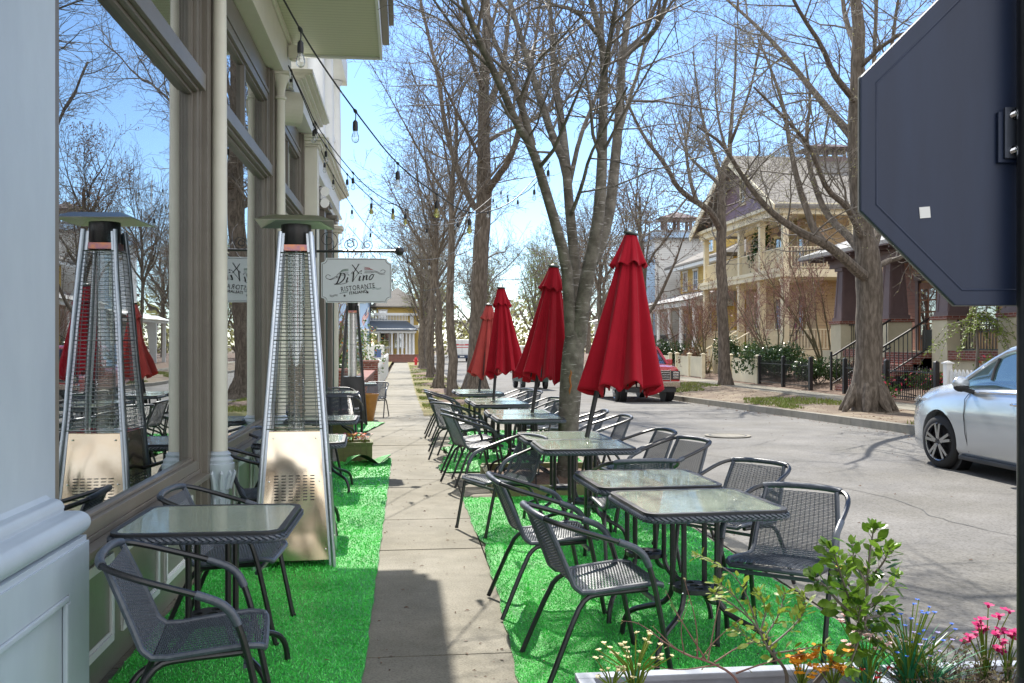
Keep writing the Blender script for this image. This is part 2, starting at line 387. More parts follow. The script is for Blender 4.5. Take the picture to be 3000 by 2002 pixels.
# pavement on our side: slabs with open joints
mb = MB(); ys = [-6+1.17*k for k in range(24)]
def slab(x0, x1, y0, y1, j=.006, dz=0, tilt=0):
    za, zb = zg(y0)+dz, zg(y1)+dz
    mb.add([(x0,y0+j,za-.12),(x1,y0+j,za-.12),(x1,y1-j,zb-.12),(x0,y1-j,zb-.12),
            (x0,y0+j,za),(x1,y0+j,za+tilt),(x1,y1-j,zb+tilt),(x0,y1-j,zb)], [(4,5,6,7),(0,1,5,4),(1,2,6,5),(2,3,7,6),(3,0,4,7)])
for a, b in zip(ys, ys[1:]):
    if a > 20: break
    slab(-.62, .56, a, b, dz=random.uniform(-.003, .003)); slab(-1.5, -.63, a, b, dz=-.004)
    if not (9.0 < (a+b)/2 < 10.8): slab(.57, 2.31, a, b, dz=random.uniform(-.004, .002))
    else: slab(.57, .88, a, b)
y = ys[-1] if ys[-1] < 21 else [k for k in ys if k > 20][0]
y0 = [k for k in ys if k > 20][0]; y = y0
while y < 95:
    slab(-.86, .46, y, y+1.3, .008, dz=random.uniform(-.004, .004)); y += 1.3
for k in (24.5, 28.0, 33.5, 38.0, 47.0): slab(.47, 2.31, k, k+.45, dz=-.003)
for k in (64.0,): slab(.47, 2.31, k, k+3, dz=-.003)
struct('pavement', mb, M['concrete'])
struct('subgrade', strip(MB(), -1.55, 2.4, -.05, -8, 22, 20), M['kerb'])
# verge on our side
bump = lambda x, y: .03*math.sin(x*5+y*2.3)+.02*math.sin(y*5.1)
struct('verge', strip(MB(), .44, 2.34, -.02, 20.5, 120, 120, 6, fn=lambda x, y: .02+.015*math.sin(y*3+x*4)), M['grass'])
mb = MB()
for yc in (26.2, 31.0, 36.0, 42.0, 51.0, 58, 70, 80):
    mb.grid(lambda u, v: (1.45+(.05+.85*u)*math.cos(v*6.2832), yc+(.05+1.3*u)*math.sin(v*6.2832), zg(yc)+.11*(1-u*u)+.012*math.sin(v*40)*u), 5, 22)
struct('mulch_ring', mb, M['mulch'])
vz = lambda x, y: max(0, min(1, (x-9.16)/2.3))*((-.06 if y < 34 else -.06-.2*(y-34)/80)-zg(y))
# far side: verge, pavement and yards
struct('far_verge', strip(MB(), 9.16, 11.5, -.01, -5, 120, 130, 8, fn=lambda x, y: vz(x, y)+.012*math.sin(y*4+x*6)), M['dirt'])
mb = MB(); y = 4
while y < 100:
    zz = -.06 if y < 34 else -.06-.2*(y-34)/80
    mb.box(11.5, 12.75, y+.008, y+1.5-.008, zz-.5, zz+random.uniform(-.004, .004)); y += 1.5
struct('far_pavement', mb, M['concrete'])
mb = MB(); mb.grid(lambda u, v: (12.75+30*u, -5+135*v, -.07+.42*min(1, u*9)+.02*math.sin(v*90+u*60)-.2*max(0, (-5+135*v)-34)/80), 40, 90)
struct('yard', mb, M['mulch'])
mb = MB(); mb.grid(lambda u, v: (-60+58.9*u, 17.9+110*v, zg(17.9+110*v)+.05), 12, 30)
struct('left_yard', mb, M['grass'])
# grass tufts: one mass
def tufts(mb, n, xr, yr, zf, h=.07, w=.006, keep=None):
    for _ in range(n):
        x = random.uniform(*xr); y = random.uniform(*yr)
        if keep and not keep(x, y): continue
        z = zf(x, y); a = random.uniform(0, 6.283); hh = h*random.uniform(.5, 1.2); lx, ly = random.uniform(-.5, .5)*hh, random.uniform(-.5, .5)*hh
        dx, dy = math.cos(a)*w, math.sin(a)*w
        mb.add([(x-dx,y-dy,z),(x+dx,y+dy,z),(x+lx,y+ly,z+hh)], [(0,1,2)])
mb = MB()
def keepl(x, y):
    return math.sin(y*1.05+1.2)+.5*math.sin(x*3+y*.7) > .1
tufts(mb, 9000, (.5, 2.25), (20.6, 45), lambda x, y: zg(y)+.01, .07, .014, keepl)
tufts(mb, 3000, (.5, 2.25), (45, 80), lambda x, y: zg(y)+.01, .09, .02, keepl)
def keepr(x, y):
    return (math.sin(y*.62-1.2)+.4*math.sin(x*3.1+y) > .45)
tufts(mb, 20000, (9.35, 11.4), (14, 60), lambda x, y: zg(y)+vz(x, y)-.012, .08, .018, keepr)
tag(obj('grass', mb, M['blade']), 'thin spring grass growing in patches along both verges', 'grass', kind='stuff')
# yellow paint on the road edge, manhole
mb = MB(); mb.grid(lambda u, v: (2.98+.34*u, 6.52+.17*v+.04*u, -.1455), 1, 1)
struct('yellow_road_paint', mb, mat("road_paint_yellow", (.62,.36,.05), .8, var=(12,(.45,.30,.08),.4,.6)))
p = gz(1670, 1000, -.15); t = thing('manhole_cover', 'round iron manhole cover set in the asphalt of the street', 'manhole', (p.x, p.y, -.147))
mb = MB(); mb.lathe([(.0,.0),(.33,.0),(.33,.008),(.30,.008),(.30,.004),(.0,.004)], n=28); obj('lid', mb, M['bplastic'], t)
mb = MB(); mb.lathe([(.335,-.002),(.40,-.002),(.40,.006),(.335,.006)], n=28); obj('rim', mb, M['kerb'], t)
M['pile'] = mat("turf_pile", (.04,.50,.06), .28, 0, .7, var=(2.2,(.12,.78,.13),.38,.62))
# ------------------------------------------------------------------ artificial turf mats
def turf(name, label, edge_l, x1, y0, y1, ripple, far=None):
    """edge_l(y): ragged left edge; ripple(x,y): folds in the mat"""
    nx, ny = 46, int((y1-y0)*26); mb = MB()
    def f(u, v):
        y = y0+(y1-y0)*v; xa = edge_l(y); xb = x1(y) if callable(x1) else x1
        x = xa+(xb-xa)*u
        yy = y+(far(x) if far and v == 1 else 0)
        return (x, yy, zg(y)+.012+ripple(x, y))
    mb.grid(f, nx, ny)
    o = obj(name, mb, M['turf'], None, True)
    sm = o.modifiers.new("thickness", 'SOLIDIFY'); sm.thickness = .01; sm.offset = -1
    # the pile: short plastic blades
    rn = random.Random(len(label)); mb = MB()
    for (ya, yb, den, hh, ww) in ((max(y0,2.6), min(y1,6.2), 12000, .0105, .0030), (max(y0,6.2), min(y1,9.2), 4600, .012, .0048), (max(y0,9.2), y1, 1600, .014, .009)):
        if yb <= ya: continue
        for _ in range(int(den*(yb-ya)*1.5)):
            y = rn.uniform(ya, yb); xa = edge_l(y); xb = x1(y) if callable(x1) else x1
            if rn.random()*1.5 > xb-xa: continue
            x = rn.uniform(xa+.004, xb-.004); z = zg(y)+.012+ripple(x, y); a = rn.uniform(0, 3.1416); h = hh*rn.uniform(.5,1.15); dx, dy = math.cos(a)*ww, math.sin(a)*ww; lx, ly = rn.gauss(0,.6)*h, rn.gauss(0,.6)*h
            mb.add([(x-dx,y-dy,z-.002),(x+dx,y+dy,z-.002),(x+lx,y+ly,z+h)], [(0,1,2)])
    tag(obj('pile', mb, M['pile'], o), kind='stuff')
    return tag(o, label, 'turf mat', 'green turf mats under the tables')
wv = lambda y, a=.012: a*math.sin(y*7.1)+a*.7*math.sin(y*17.3+1)
turf('turf_mat', 'long green artificial turf mat along the shop front under the steel heater', lambda y: -1.262, lambda y: -.19+.01*y*.4+wv(y, .003), 1.2, 11.9,
     lambda x, y: .004*(1+math.sin(x*9+y*4))+(.05*math.exp(-((y-11.75)/.12)**2)*max(0, (x+.9)/.7) if y > 11 else 0))
def rip1(x, y):
    r = .0022*(1+math.sin(x*8+y*6))
    r += .055*math.exp(-((x-.72-.03*math.sin(y*2.2))/.045)**2)*max(0, 1-abs(y-5.1)/1.0)
    r += .075*math.exp(-((x-.66)/.07)**2)*math.exp(-((y-6.55)/.22)**2)+.05*math.exp(-((x-.75)/.1)**2)*math.exp(-((y-7.2)/.3)**2)
    r += .03*math.exp(-((y-6.1-.2*x)/.06)**2)*max(0, 1-abs(x-.85)/.35)
    return r
turf('turf_mat', 'green artificial turf mat with folds under the two nearest roadside tables', lambda y: .50+.035*max(0, min(1.6, y-4.2))+wv(y, .005)+(.04*math.exp(-((y-6.9)/.2)**2)), lambda y: 2.27+wv(y, .004), 2.2, 9.05, rip1)
def rip2(x, y):
    r = .004*(1+math.sin(x*11+y*7))
    r += .07*math.exp(-((y-12.75-.3*x)/.09)**2)*max(0, 1-abs(x-.7)/.6)+.05*math.exp(-((y-11.5)/.12)**2)*max(0, 1-abs(x-.9)/.4)
    return r
turf('turf_mat', 'rumpled green artificial turf mat beyond the street tree under the far tables', lambda y: .50+.07*math.sin(y*2.1)+wv(y, .02)+(.25 if y > 13.4 else 0), 2.2, 10.85, 15.9, rip2)
turf('turf_mat', 'small piece of green turf mat in front of the far black heater', lambda y: -1.2, lambda y: -.80+(y-14.2)*.115, 14.4, 18.2, lambda x, y: .006*(1+math.sin(x*13+y*5)))
# the curled-up corner of the mat
t = thing('turf_curl', 'curled up loose end of green turf mat by the wooden flower box', 'turf mat', (-.45, 11.55, .03))
mb = MB(); mb.grid(lambda u, v: (-.22+.52*u, -.12*math.cos(u*2.2)+.22*v+.10*math.sin(u*6), .012+.10*abs(math.sin(u*4.2+v*.9))*(1-.3*v)), 26, 8)
o = obj('pile', mb, M['turf'], t, True)
mb = MB(); mb.grid(lambda u, v: (-.22+.52*u, -.12*math.cos(u*2.2)+.22*v+.10*math.sin(u*6), .003+.10*abs(math.sin(u*4.2+v*.9))*(1-.3*v)), 26, 8)
o = obj('backing', mb, M['turfback'], t, True)
# ------------------------------------------------------------------ the tree pit
PIT = (.93, 2.25, 9.12, 10.75)
t = thing('tree_pit', 'mossy timber edged tree pit filled with mulch round the street tree', 'tree pit', (1.6, 9.9, 0))
mb = MB(); mb.grid(lambda u, v: (PIT[0]-1.6+.03+1.26*u, PIT[2]-9.9+.03+1.57*v, .05+.06*math.sin(u*3.14)*math.sin(v*3.14)+.012*math.sin(u*31+v*17)), 24, 26); obj('soil', mb, M['mulch'], t, True)
for a in ((PIT[0]-.05, PIT[1]+.03, PIT[2]-.07, PIT[2]), (PIT[0]-.05, PIT[1]+.03, PIT[3], PIT[3]+.07)):
    mb = MB(); mb.box(a[0]-1.6, a[1]-1.6, a[2]-9.9, a[3]-9.9, -.05, .115); obj('timber', mb, M['woodbox'], t, bevel=.006)
for a in ((PIT[0]-.07, PIT[0], PIT[2]+.003, PIT[3]-.003), (PIT[1]-.04, PIT[1]+.03, PIT[2]+.003, PIT[3]-.003)):
    mb = MB(); mb.box(a[0]-1.6, a[1]-1.6, a[2]-9.9, a[3]-9.9, -.05, .105); obj('timber', mb, M['woodbox'], t, bevel=.006)
# ================================================================== the shop building on the left
GX = -1.33
B = thing('shop_building', 'cream and taupe restaurant front with tall shop windows and slim columns', 'building', (0, 0, 0))
def part(name, mb, m, parent=None, smooth=False, bevel=0): return obj(name, mb, m, parent or B, smooth, bevel)
# the near pilaster
mb = MB(); mb.box(-1.9, -1.27, 2.2, 3.688, .80, 4.7)
part('pilaster', mb, M['gwhite'])
ped = MB(); ped.box(-1.9, -1.17, 2.1, 3.71, 0, .745)
pd = part('pedestal', ped, M['gwhite'], bevel=.004)
# raised border leaves a sunk panel
mb = MB()
for a in ((-1.17,-1.157,2.1,3.71,.60,.745),(-1.17,-1.157,2.1,3.71,0,.16),(-1.17,-1.157,3.50,3.71,.16,.60),(-1.17,-1.157,2.1,2.83,.16,.60)): mb.box(*a)
obj('panel_border', mb, M['gwhite'], pd)
mb = MB()
for a in ((-1.168,-1.150,2.85,3.48,.575,.598),(-1.168,-1.150,2.85,3.48,.162,.185),(-1.168,-1.150,3.46,3.499,.186,.574),(-1.168,-1.150,2.831,2.87,.186,.574)): mb.box(*a)
obj('panel_bead', mb, M['gwhite'], pd, bevel=.006)
def sweep(mb, prof, y0, y1, xbase):          # horizontal moulding along the street: profile (out, z), returned round the end
    n = len(prof)
    vs = []; fs = []
    for y in (y0, y1):
        for o, z in prof: vs.append((xbase+o, y+(o if y == y1 else 0), z))
    for o, z in prof: vs.append((xbase-.5, y1+o, z))
    for b in (0, n):
        for i in range(n-1): fs.append((b+i, b+i+1, b+n+i+1, b+n+i))
    return mb.add(vs, fs)
prof = [(0,.745),(.105,.745),(.105,.765)]+[(.07+.047*math.cos(a), .813+.047*math.sin(a)) for a in [R(x) for x in range(-85, 86, 10)]]+[(.045,.862),(.045,.875)]+[(.012+.035*math.cos(R(x))-.0, .875+.04*math.sin(R(x))) for x in range(0, 91, 15)]+[(0,.93)]
prof = [(o-.0, z) for o, z in prof]
part('base_moulding', sweep(MB(), prof, 2.1, 3.60, -1.27), M['gwhite'], smooth=True)
COLY = [6.48, 9.63, 12.56]
def bay(y0, y1, first=False):
    """one shop bay: stall riser with panels, sill, big window, transom, upper lights"""
    mb = MB(); mb.box(GX-.25, GX+.02, y0, y1, 0, .64); part('stall_riser', mb, M['panel'])
    nP = 3 if y1-y0 > 2.2 else 2; wP = (y1-y0-.12)/nP
    for k in range(nP):
        a = y0+.06+k*wP+.07; b = a+wP-.14
        mb = MB(); s = .035
        for q in ((a,b,.13,.13+s),(a,b,.53-s,.53),(a,a+s,.13+s,.53-s),(b-s,b,.13+s,.53-s)): mb.box(GX+.0195, GX+.034, q[0], q[1], q[2], q[3])
        for q in ((a+s,b-s,.13+s,.13+s+.014),(a+s,b-s,.53-s-.014,.53-s)): mb.box(GX+.0195, GX+.026, q[0], q[1], q[2], q[3])
        part('panel_moulding', mb, M['white'], bevel=.004)
    mb = MB(); mb.box(GX-.02, GX+.11, y0+.003, y1-.003, .615, .648); mb.box(GX-.02, GX+.05, y0+.003, y1-.003, .6485, .675)
    part('sill', mb, M['taupe'], bevel=.004)
    # casing
    for (a, b) in (((y0-.16) if not first else y0-.011, y0), (y1, y1+.2)):
        mb = MB(); mb.box(GX-.25, GX+.05, a, b, 0, 4.12)
        if b-a > .1: mb.box(GX-.25, GX+.085, a+.05, b-.05, 0.003, 4.117); part('casing', mb, M['taupe'], bevel=.003)
    wn = thing('window', None, None); del_label(wn); wn.parent = B
    fr = MB(); 
    for q in ((y0+.003,y0+.075,.676,3.86),(y1-.075,y1-.003,.676,3.86),(y0+.076,y1-.076,.676,.735),(y0+.076,y1-.076,3.79,3.86)): fr.box(GX-.06, GX+.045, *q)
    for q in ((y0+.076,y0+.10,.736,3.05),(y1-.10,y1-.076,.736,3.05),(y0+.101,y1-.101,.736,.752),(y0+.101,y1-.101,3.03,3.05)): fr.box(GX-.05, GX+.02, *q)
    for q in ((y0+.076,y0+.10,3.185,3.79),(y1-.10,y1-.076,3.185,3.79),(y0+.101,y1-.101,3.185,3.205),(y0+.101,y1-.101,3.77,3.79)): fr.box(GX-.05, GX+.02, *q)
    obj('frame', fr, M['taupe'], wn, bevel=.003)
    mb = MB(); mb.box(GX-.06, GX+.085, y0+.004, y1-.004, 3.075, 3.18); mb.box(GX-.06, GX+.055, y0+.077, y1-.077, 3.052, 3.074); obj('transom', mb, M['taupe'], wn, bevel=.004)
    ym = (y0+y1)/2; mb = MB(); mb.box(GX-.05, GX+.03, ym-.022, ym+.022, 3.206, 3.769); obj('mullion', mb, M['taupe'], wn)
    mb = MB(); mb.box(GX-.012, GX-.004, y0+.08, y1-.08, .74, 3.05); mb.box(GX-.012, GX-.004, y0+.08, ym-.0221, 3.19, 3.785); mb.box(GX-.012, GX-.004, ym+.0221, y1-.08, 3.19, 3.785)
    obj('pane', mb, M['shopglass'], wn)
    mb = MB()
    for (a, b) in ((y0+.02, y0+.14), (y1-.14, y1-.02)): mb.box(GX-.30, GX-.07, a, b, .70, 3.85)
    obj('reveal', mb, M['taupe'], wn)
    mb = MB(); mb.box(GX-.25, GX+.03, y0+.002, y1-.002, 3.865, 4.118); mb.box(GX-.2, GX+.055, y0+.004, y1-.004, 3.862, 3.90); part('frieze', mb, M['taupe'], bevel=.003)
def del_label(o):
    for k in ("label", "category"):
        if k in o: del o[k]
bay(3.70, 6.28, True); bay(6.84, 9.42); bay(9.98, 12.3)
def column(y):
    c = thing('column', None, None); del_label(c); c.parent = B; c.location = (-1.2, y, 0)
    mb = MB(); mb.box(-.085,.085,-.085,.085,0,.10); mb.lathe([(.085,.101),(.085,.125),(.068,.14),(.078,.155),(.062,.175),(.060,.49),(.066,.50)], n=20); mb.lathe([(.060,.50),(.066,.515),(.078,.60),(.098,.655),(.098,.685),(.088,.69),(.09,.71),(.07,.73),(.075,.745),(.055,.765)], n=20)
    obj('pedestal', mb, M['gwhite'], c, True)
    mb = MB()
    for k in range(10):
        a = 2*math.pi*k/10
        mb.tube([(.064*math.cos(a),.064*math.sin(a),.19),(.064*math.cos(a),.064*math.sin(a),.46)], .008, 5)
        mb.tube([(.066*math.cos(a),.066*math.sin(a),.52),(.08*math.cos(a),.08*math.sin(a),.58),(.10*math.cos(a),.10*math.sin(a),.625),(.092*math.cos(a),.092*math.sin(a),.64)], [.016,.018,.012,.006], 6)
    obj('leaf_carving', mb, M['gwhite'], c, True)
    mb = MB(); mb.lathe([(.054,.766),(.052,1.2),(.050,2.5),(.044,3.86)], n=22); obj('shaft', mb, M['cream'], c, True)
    mb = MB(); mb.lathe([(.044,3.861),(.058,3.87),(.058,3.89),(.046,3.90),(.046,3.95),(.06,4.02),(.085,4.07),(.088,4.085),(.088,4.10)], n=20); mb.box(-.095,.095,-.095,.095,4.1005,4.13); obj('capital', mb, M['cream'], c, True)
for y in COLY[:2]: column(y)
# square pilaster at the corner of the third bay
mb = MB(); mb.box(-1.31,-1.09,12.46,12.74,0,3.98); part('corner_pilaster', mb, M['cream'], bevel=.004)
mb = MB()
for k, (o, z0, z1) in enumerate(((.02,3.981,4.01),(.045,4.011,4.05),(.075,4.051,4.085),(.10,4.086,4.128))): mb.box(-1.31,-1.09+o,12.46-o,12.74+o,z0,z1)
part('pilaster_capital', mb, M['cream'], bevel=.004)
# beam, soffit and roof
mb = MB(); mb.box(-1.55, -1.16, 2.0, 10.2, 4.132, 4.56); part('beam', mb, M['cream'], bevel=.004)
mb = MB(); mb.box(-1.156, -1.13, 2.0, 10.19, 4.50, 4.555); part('beam_trim', mb, M['cream'])
mb = MB(); mb.box(-1.159, -.25, -2.0, 10.45, 4.562, 4.60); part('soffit', mb, M['soffit'])
mb = MB(); mb.box(-.25, -.222, -2.0, 10.5, 4.54, 4.80); mb.box(-1.5,-.2505,10.451,10.5,4.54,4.80); part('fascia', mb, M['white'])
mb = MB(); mb.box(-.221, -.15, -2, 10.55, 4.72, 4.95); mb.box(-.221, -.10, -2, 10.6, 4.951, 5.06); part('roof_edge', mb, M['taupe'], bevel=.004)
mb = MB(); mb.box(-8, -.26, -2.0, 10.44, 4.80, 5.5); mb.box(-8, -1.56, -2, 10.44, 4.13, 4.79); part('upper_wall', mb, M['white'])
mb = MB(); mb.box(-1.55, -1.14, 10.21, 12.9, 4.132, 4.27); part('beam', mb, M['white'], bevel=.004)
mb = MB()
for o, z0, z1 in ((.02,4.271,4.30),(.05,4.301,4.325),(.09,4.326,4.36),(.14,4.361,4.38),(.17,4.381,4.43)): mb.box(-1.55, -1.14+o, 10.52, 12.86+o*.3, z0, z1)
part('cornice', mb, M['cream'], bevel=.005)
# second, white half of the front with its own entablature
mb = MB(); mb.box(-3.0, -1.30, 12.9, 17.6, 0, 3.6); part('wall', mb, M['taupe'])
for y in (13.0, 14.45, 15.95, 17.35):
    mb = MB(); mb.box(-1.299, -1.16, y, y+.26, .0, 3.45); mb.box(-1.299,-1.10,y-.04,y+.30,3.451,3.50); mb.box(-1.299,-1.07,y-.07,y+.33,3.501,3.56); part('pilaster', mb, M['cream'] if y > 17 else M['taupe'], bevel=.004)
for y in (13.32, 14.77, 16.27):
    wn = thing('window', None, None); del_label(wn); wn.parent = B
    mb = MB()
    for q in ((y,y+1.06,.5,.58),(y,y+1.06,3.2,3.28),(y,y+.08,.58,3.2),(y+.98,y+1.06,.58,3.2),(y+.081,y+.979,2.4,2.47)): mb.box(-1.299,-1.22,*q)
    obj('frame', mb, M['dgreen'], wn)
    mb = MB(); mb.box(-1.27,-1.262,y+.08,y+.98,.58,3.2); obj('pane', mb, M['shopglass'], wn)
mb = MB(); mb.box(-3, -1.16, 12.91, 17.62, 3.601, 3.70); mb.box(-3,-1.10,12.91,17.66,3.701,3.74); mb.box(-3,-1.14,12.91,17.63,3.741,4.05); part('frieze', mb, M['white'], bevel=.004)
mb = MB()
for o, z0, z1 in ((.03,4.051,4.08),(.07,4.081,4.11),(.13,4.111,4.15),(.16,4.151,4.20)): mb.box(-3, -1.14+o, 12.91, 17.63+o, z0, z1)
for k in range(46): mb.box(-1.10, -1.045, 12.98+k*.1, 13.03+k*.1, 4.07, 4.109)
part('cornice', mb, M['cream'], bevel=.003)
# upper porch: deck, balusters, round columns
mb = MB(); mb.box(-6, -1.05, 12.95, 17.5, 4.205, 4.26); part('porch_deck', mb, M['white'])
for y, r in ((13.6,.12),(15.35,.125),(17.2,.12)):
    mb = MB(); mb.box(-1.35,-1.07,y-.14,y+.14,4.261,4.34); mb.lathe([(.14,4.341),(.14,4.38),(r,4.42),(r,5.2),(r*.86,6.02),(r*1.1,6.05),(r*1.25,6.09)], (-1.21, y), 22); part('porch_column', mb, M['white'], smooth=True)
rl = MB(); rl.box(-1.24,-1.18,12.95,17.4,4.98,5.04); rl.box(-1.23,-1.19,12.95,17.4,4.36,4.40)
for k in range(34): rl.box(-1.225,-1.195,13.0+k*.13,13.03+k*.13,4.401,4.979)
part('porch_railing', rl, M['white'])
mb = MB(); mb.box(-6, -1.0, 12.9, 17.5, 6.1, 6.5); part('porch_roof', mb, M['white'])
mb = MB(); mb.box(-6, -4.2, 10.6, 17.4, 4.81, 6.09); part('upper_wall', mb, M['white'])
# inside: floor, back wall, side
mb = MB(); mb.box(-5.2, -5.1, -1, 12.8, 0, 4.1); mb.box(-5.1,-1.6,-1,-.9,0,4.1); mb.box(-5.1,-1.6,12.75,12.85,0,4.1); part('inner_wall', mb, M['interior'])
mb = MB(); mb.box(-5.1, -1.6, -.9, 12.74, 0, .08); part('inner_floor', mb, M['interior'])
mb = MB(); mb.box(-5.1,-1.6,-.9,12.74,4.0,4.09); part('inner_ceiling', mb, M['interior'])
# the wooden chalk board just inside the first window
t = thing('chalkboard', 'wood framed chalkboard with white and teal writing inside the first shop window', 'chalkboard', (-1.58, 4.52, 0), R(84))
mb = MB(); mb.box(-.42,.42,-.012,.012,.45,1.62); obj('board', mb, mat("blackboard", (.02,.03,.035), .7), t)
mb = MB(); mb.box(-.47,-.42,-.025,.025,.1,1.68); mb.box(.42,.47,-.025,.025,.1,1.68); mb.box(-.419,.419,-.025,.025,1.62,1.68); mb.box(-.419,.419,-.025,.025,.40,.45); obj('frame', mb, M['wood'], t)
mchalk = mat("chalk_white", (.7,.72,.72), .9); mteal = mat("chalk_teal", (.05,.38,.38), .9)
for s, x, z, sz, mm, sh in (("a",-.30,1.44,.13,mchalk,0),("PLACE",.08,1.47,.20,mchalk,.1),("EVENT?",.08,1.22,.20,mchalk,.1),("Here",.05,.95,.26,mteal,.4),("options",.1,.74,.17,mchalk,.3),("INSIDE",.05,.60,.09,mchalk,0),("EMAIL US",.05,.50,.08,mchalk,0)):
    me = text_mesh(s, sz, sh, 0, 1.0, .001, .8); me.materials.append(mm); o = link('lettering', me, t); o.location = (x, -.0145, z); o.rotation_euler = (R(90), 0, 0)
# small fittings on the front
mb = MB(); mb.box(-.05,.05,-.045,.045,-.07,.06); mb.lathe([(.03,-.09),(.035,-.07)], n=12)
o = obj('junction_box', mb, M['cream'], None, bevel=.008); o.location = (-1.10, 9.9, 4.42); tag(o, 'small cream junction box fixed to the end of the beam', 'junction box')
def floodlight(loc, rz, label, s=1.0):
    t = thing('floodlight', label, 'outdoor light', loc, rz)
    mb = MB(); mb.box(-.05*s,.0,-.05*s,.05*s,-.05*s,.05*s); mb.tube([(0,0,0),(.06*s,0,-.01*s)], .022*s, 10); obj('bracket', mb, M['cream'], t, bevel=.006)
    mb = MB(); pr = [(.04,.02),(.05,-.16)]+[(.05+.16*math.cos(R(a))*1.0, -.02+.16*math.sin(R(a))) for a in range(-55, 56, 11)]+[(.06,.10)]
    mb.prism([(p[0]*s, p[1]*s) for p in pr], (0,.16*s,0), (0,-.08*s,0)); obj('housing', mb, M['cream'], t, bevel=.006)
floodlight((-1.22, 10.45, 3.98), R(-70), 'cream floodlight housing fixed above the third shop window', 1.25)
t = thing('security_lamp', 'pair of small round white lamp heads on the white wall above the heater', 'outdoor light', (-1.09, 12.9, 3.42), R(-60))
mb = MB(); mb.lathe([(.02,-.04),(.02,.04)], n=10); mb.box(-.04,.0,-.04,.04,-.05,.05); obj('base', mb, M['white'], t)
for dz in (-.08, .07):
    mb = MB(); mb.tube([(.0,0,dz*.4),(.05,0,dz)], .015, 8); mb.tube([(.04,0,dz),(.14,0,dz-.03)], [.04,.065], 14); obj('lamp_head', mb, M['white'], t, True)
# ================================================================== wicker arm chairs
def arc(p, q, r, n=5): pass
def smooth_path(pts, it=2):
    pts = [Vector(p) for p in pts]
    for _ in range(it):
        out = [pts[0]]
        for a, b in zip(pts, pts[1:]): out += [a*.75+b*.25, a*.25+b*.75]
        out.append(pts[-1]); pts = out
    return pts
def seat_prof(t):
    """profile of the woven shell: t=0 seat front .. 1 top of the back -> (y, z, half width)"""
    K = [(0,.235,.418,.195),(.03,.225,.432,.213),(.10,.17,.436,.220),(.25,.05,.425,.217),(.40,-.08,.410,.212),(.475,-.135,.412,.210),(.54,-.168,.440,.208),(.62,-.190,.500,.205),(.80,-.235,.615,.197),(1.0,-.288,.742,.180)]
    for a, b in zip(K, K[1:]):
        if t <= b[0]:
            f = (t-a[0])/(b[0]-a[0]); return [a[i]+(b[i]-a[i])*f for i in (1,2,3)]
    return K[-1][1:]
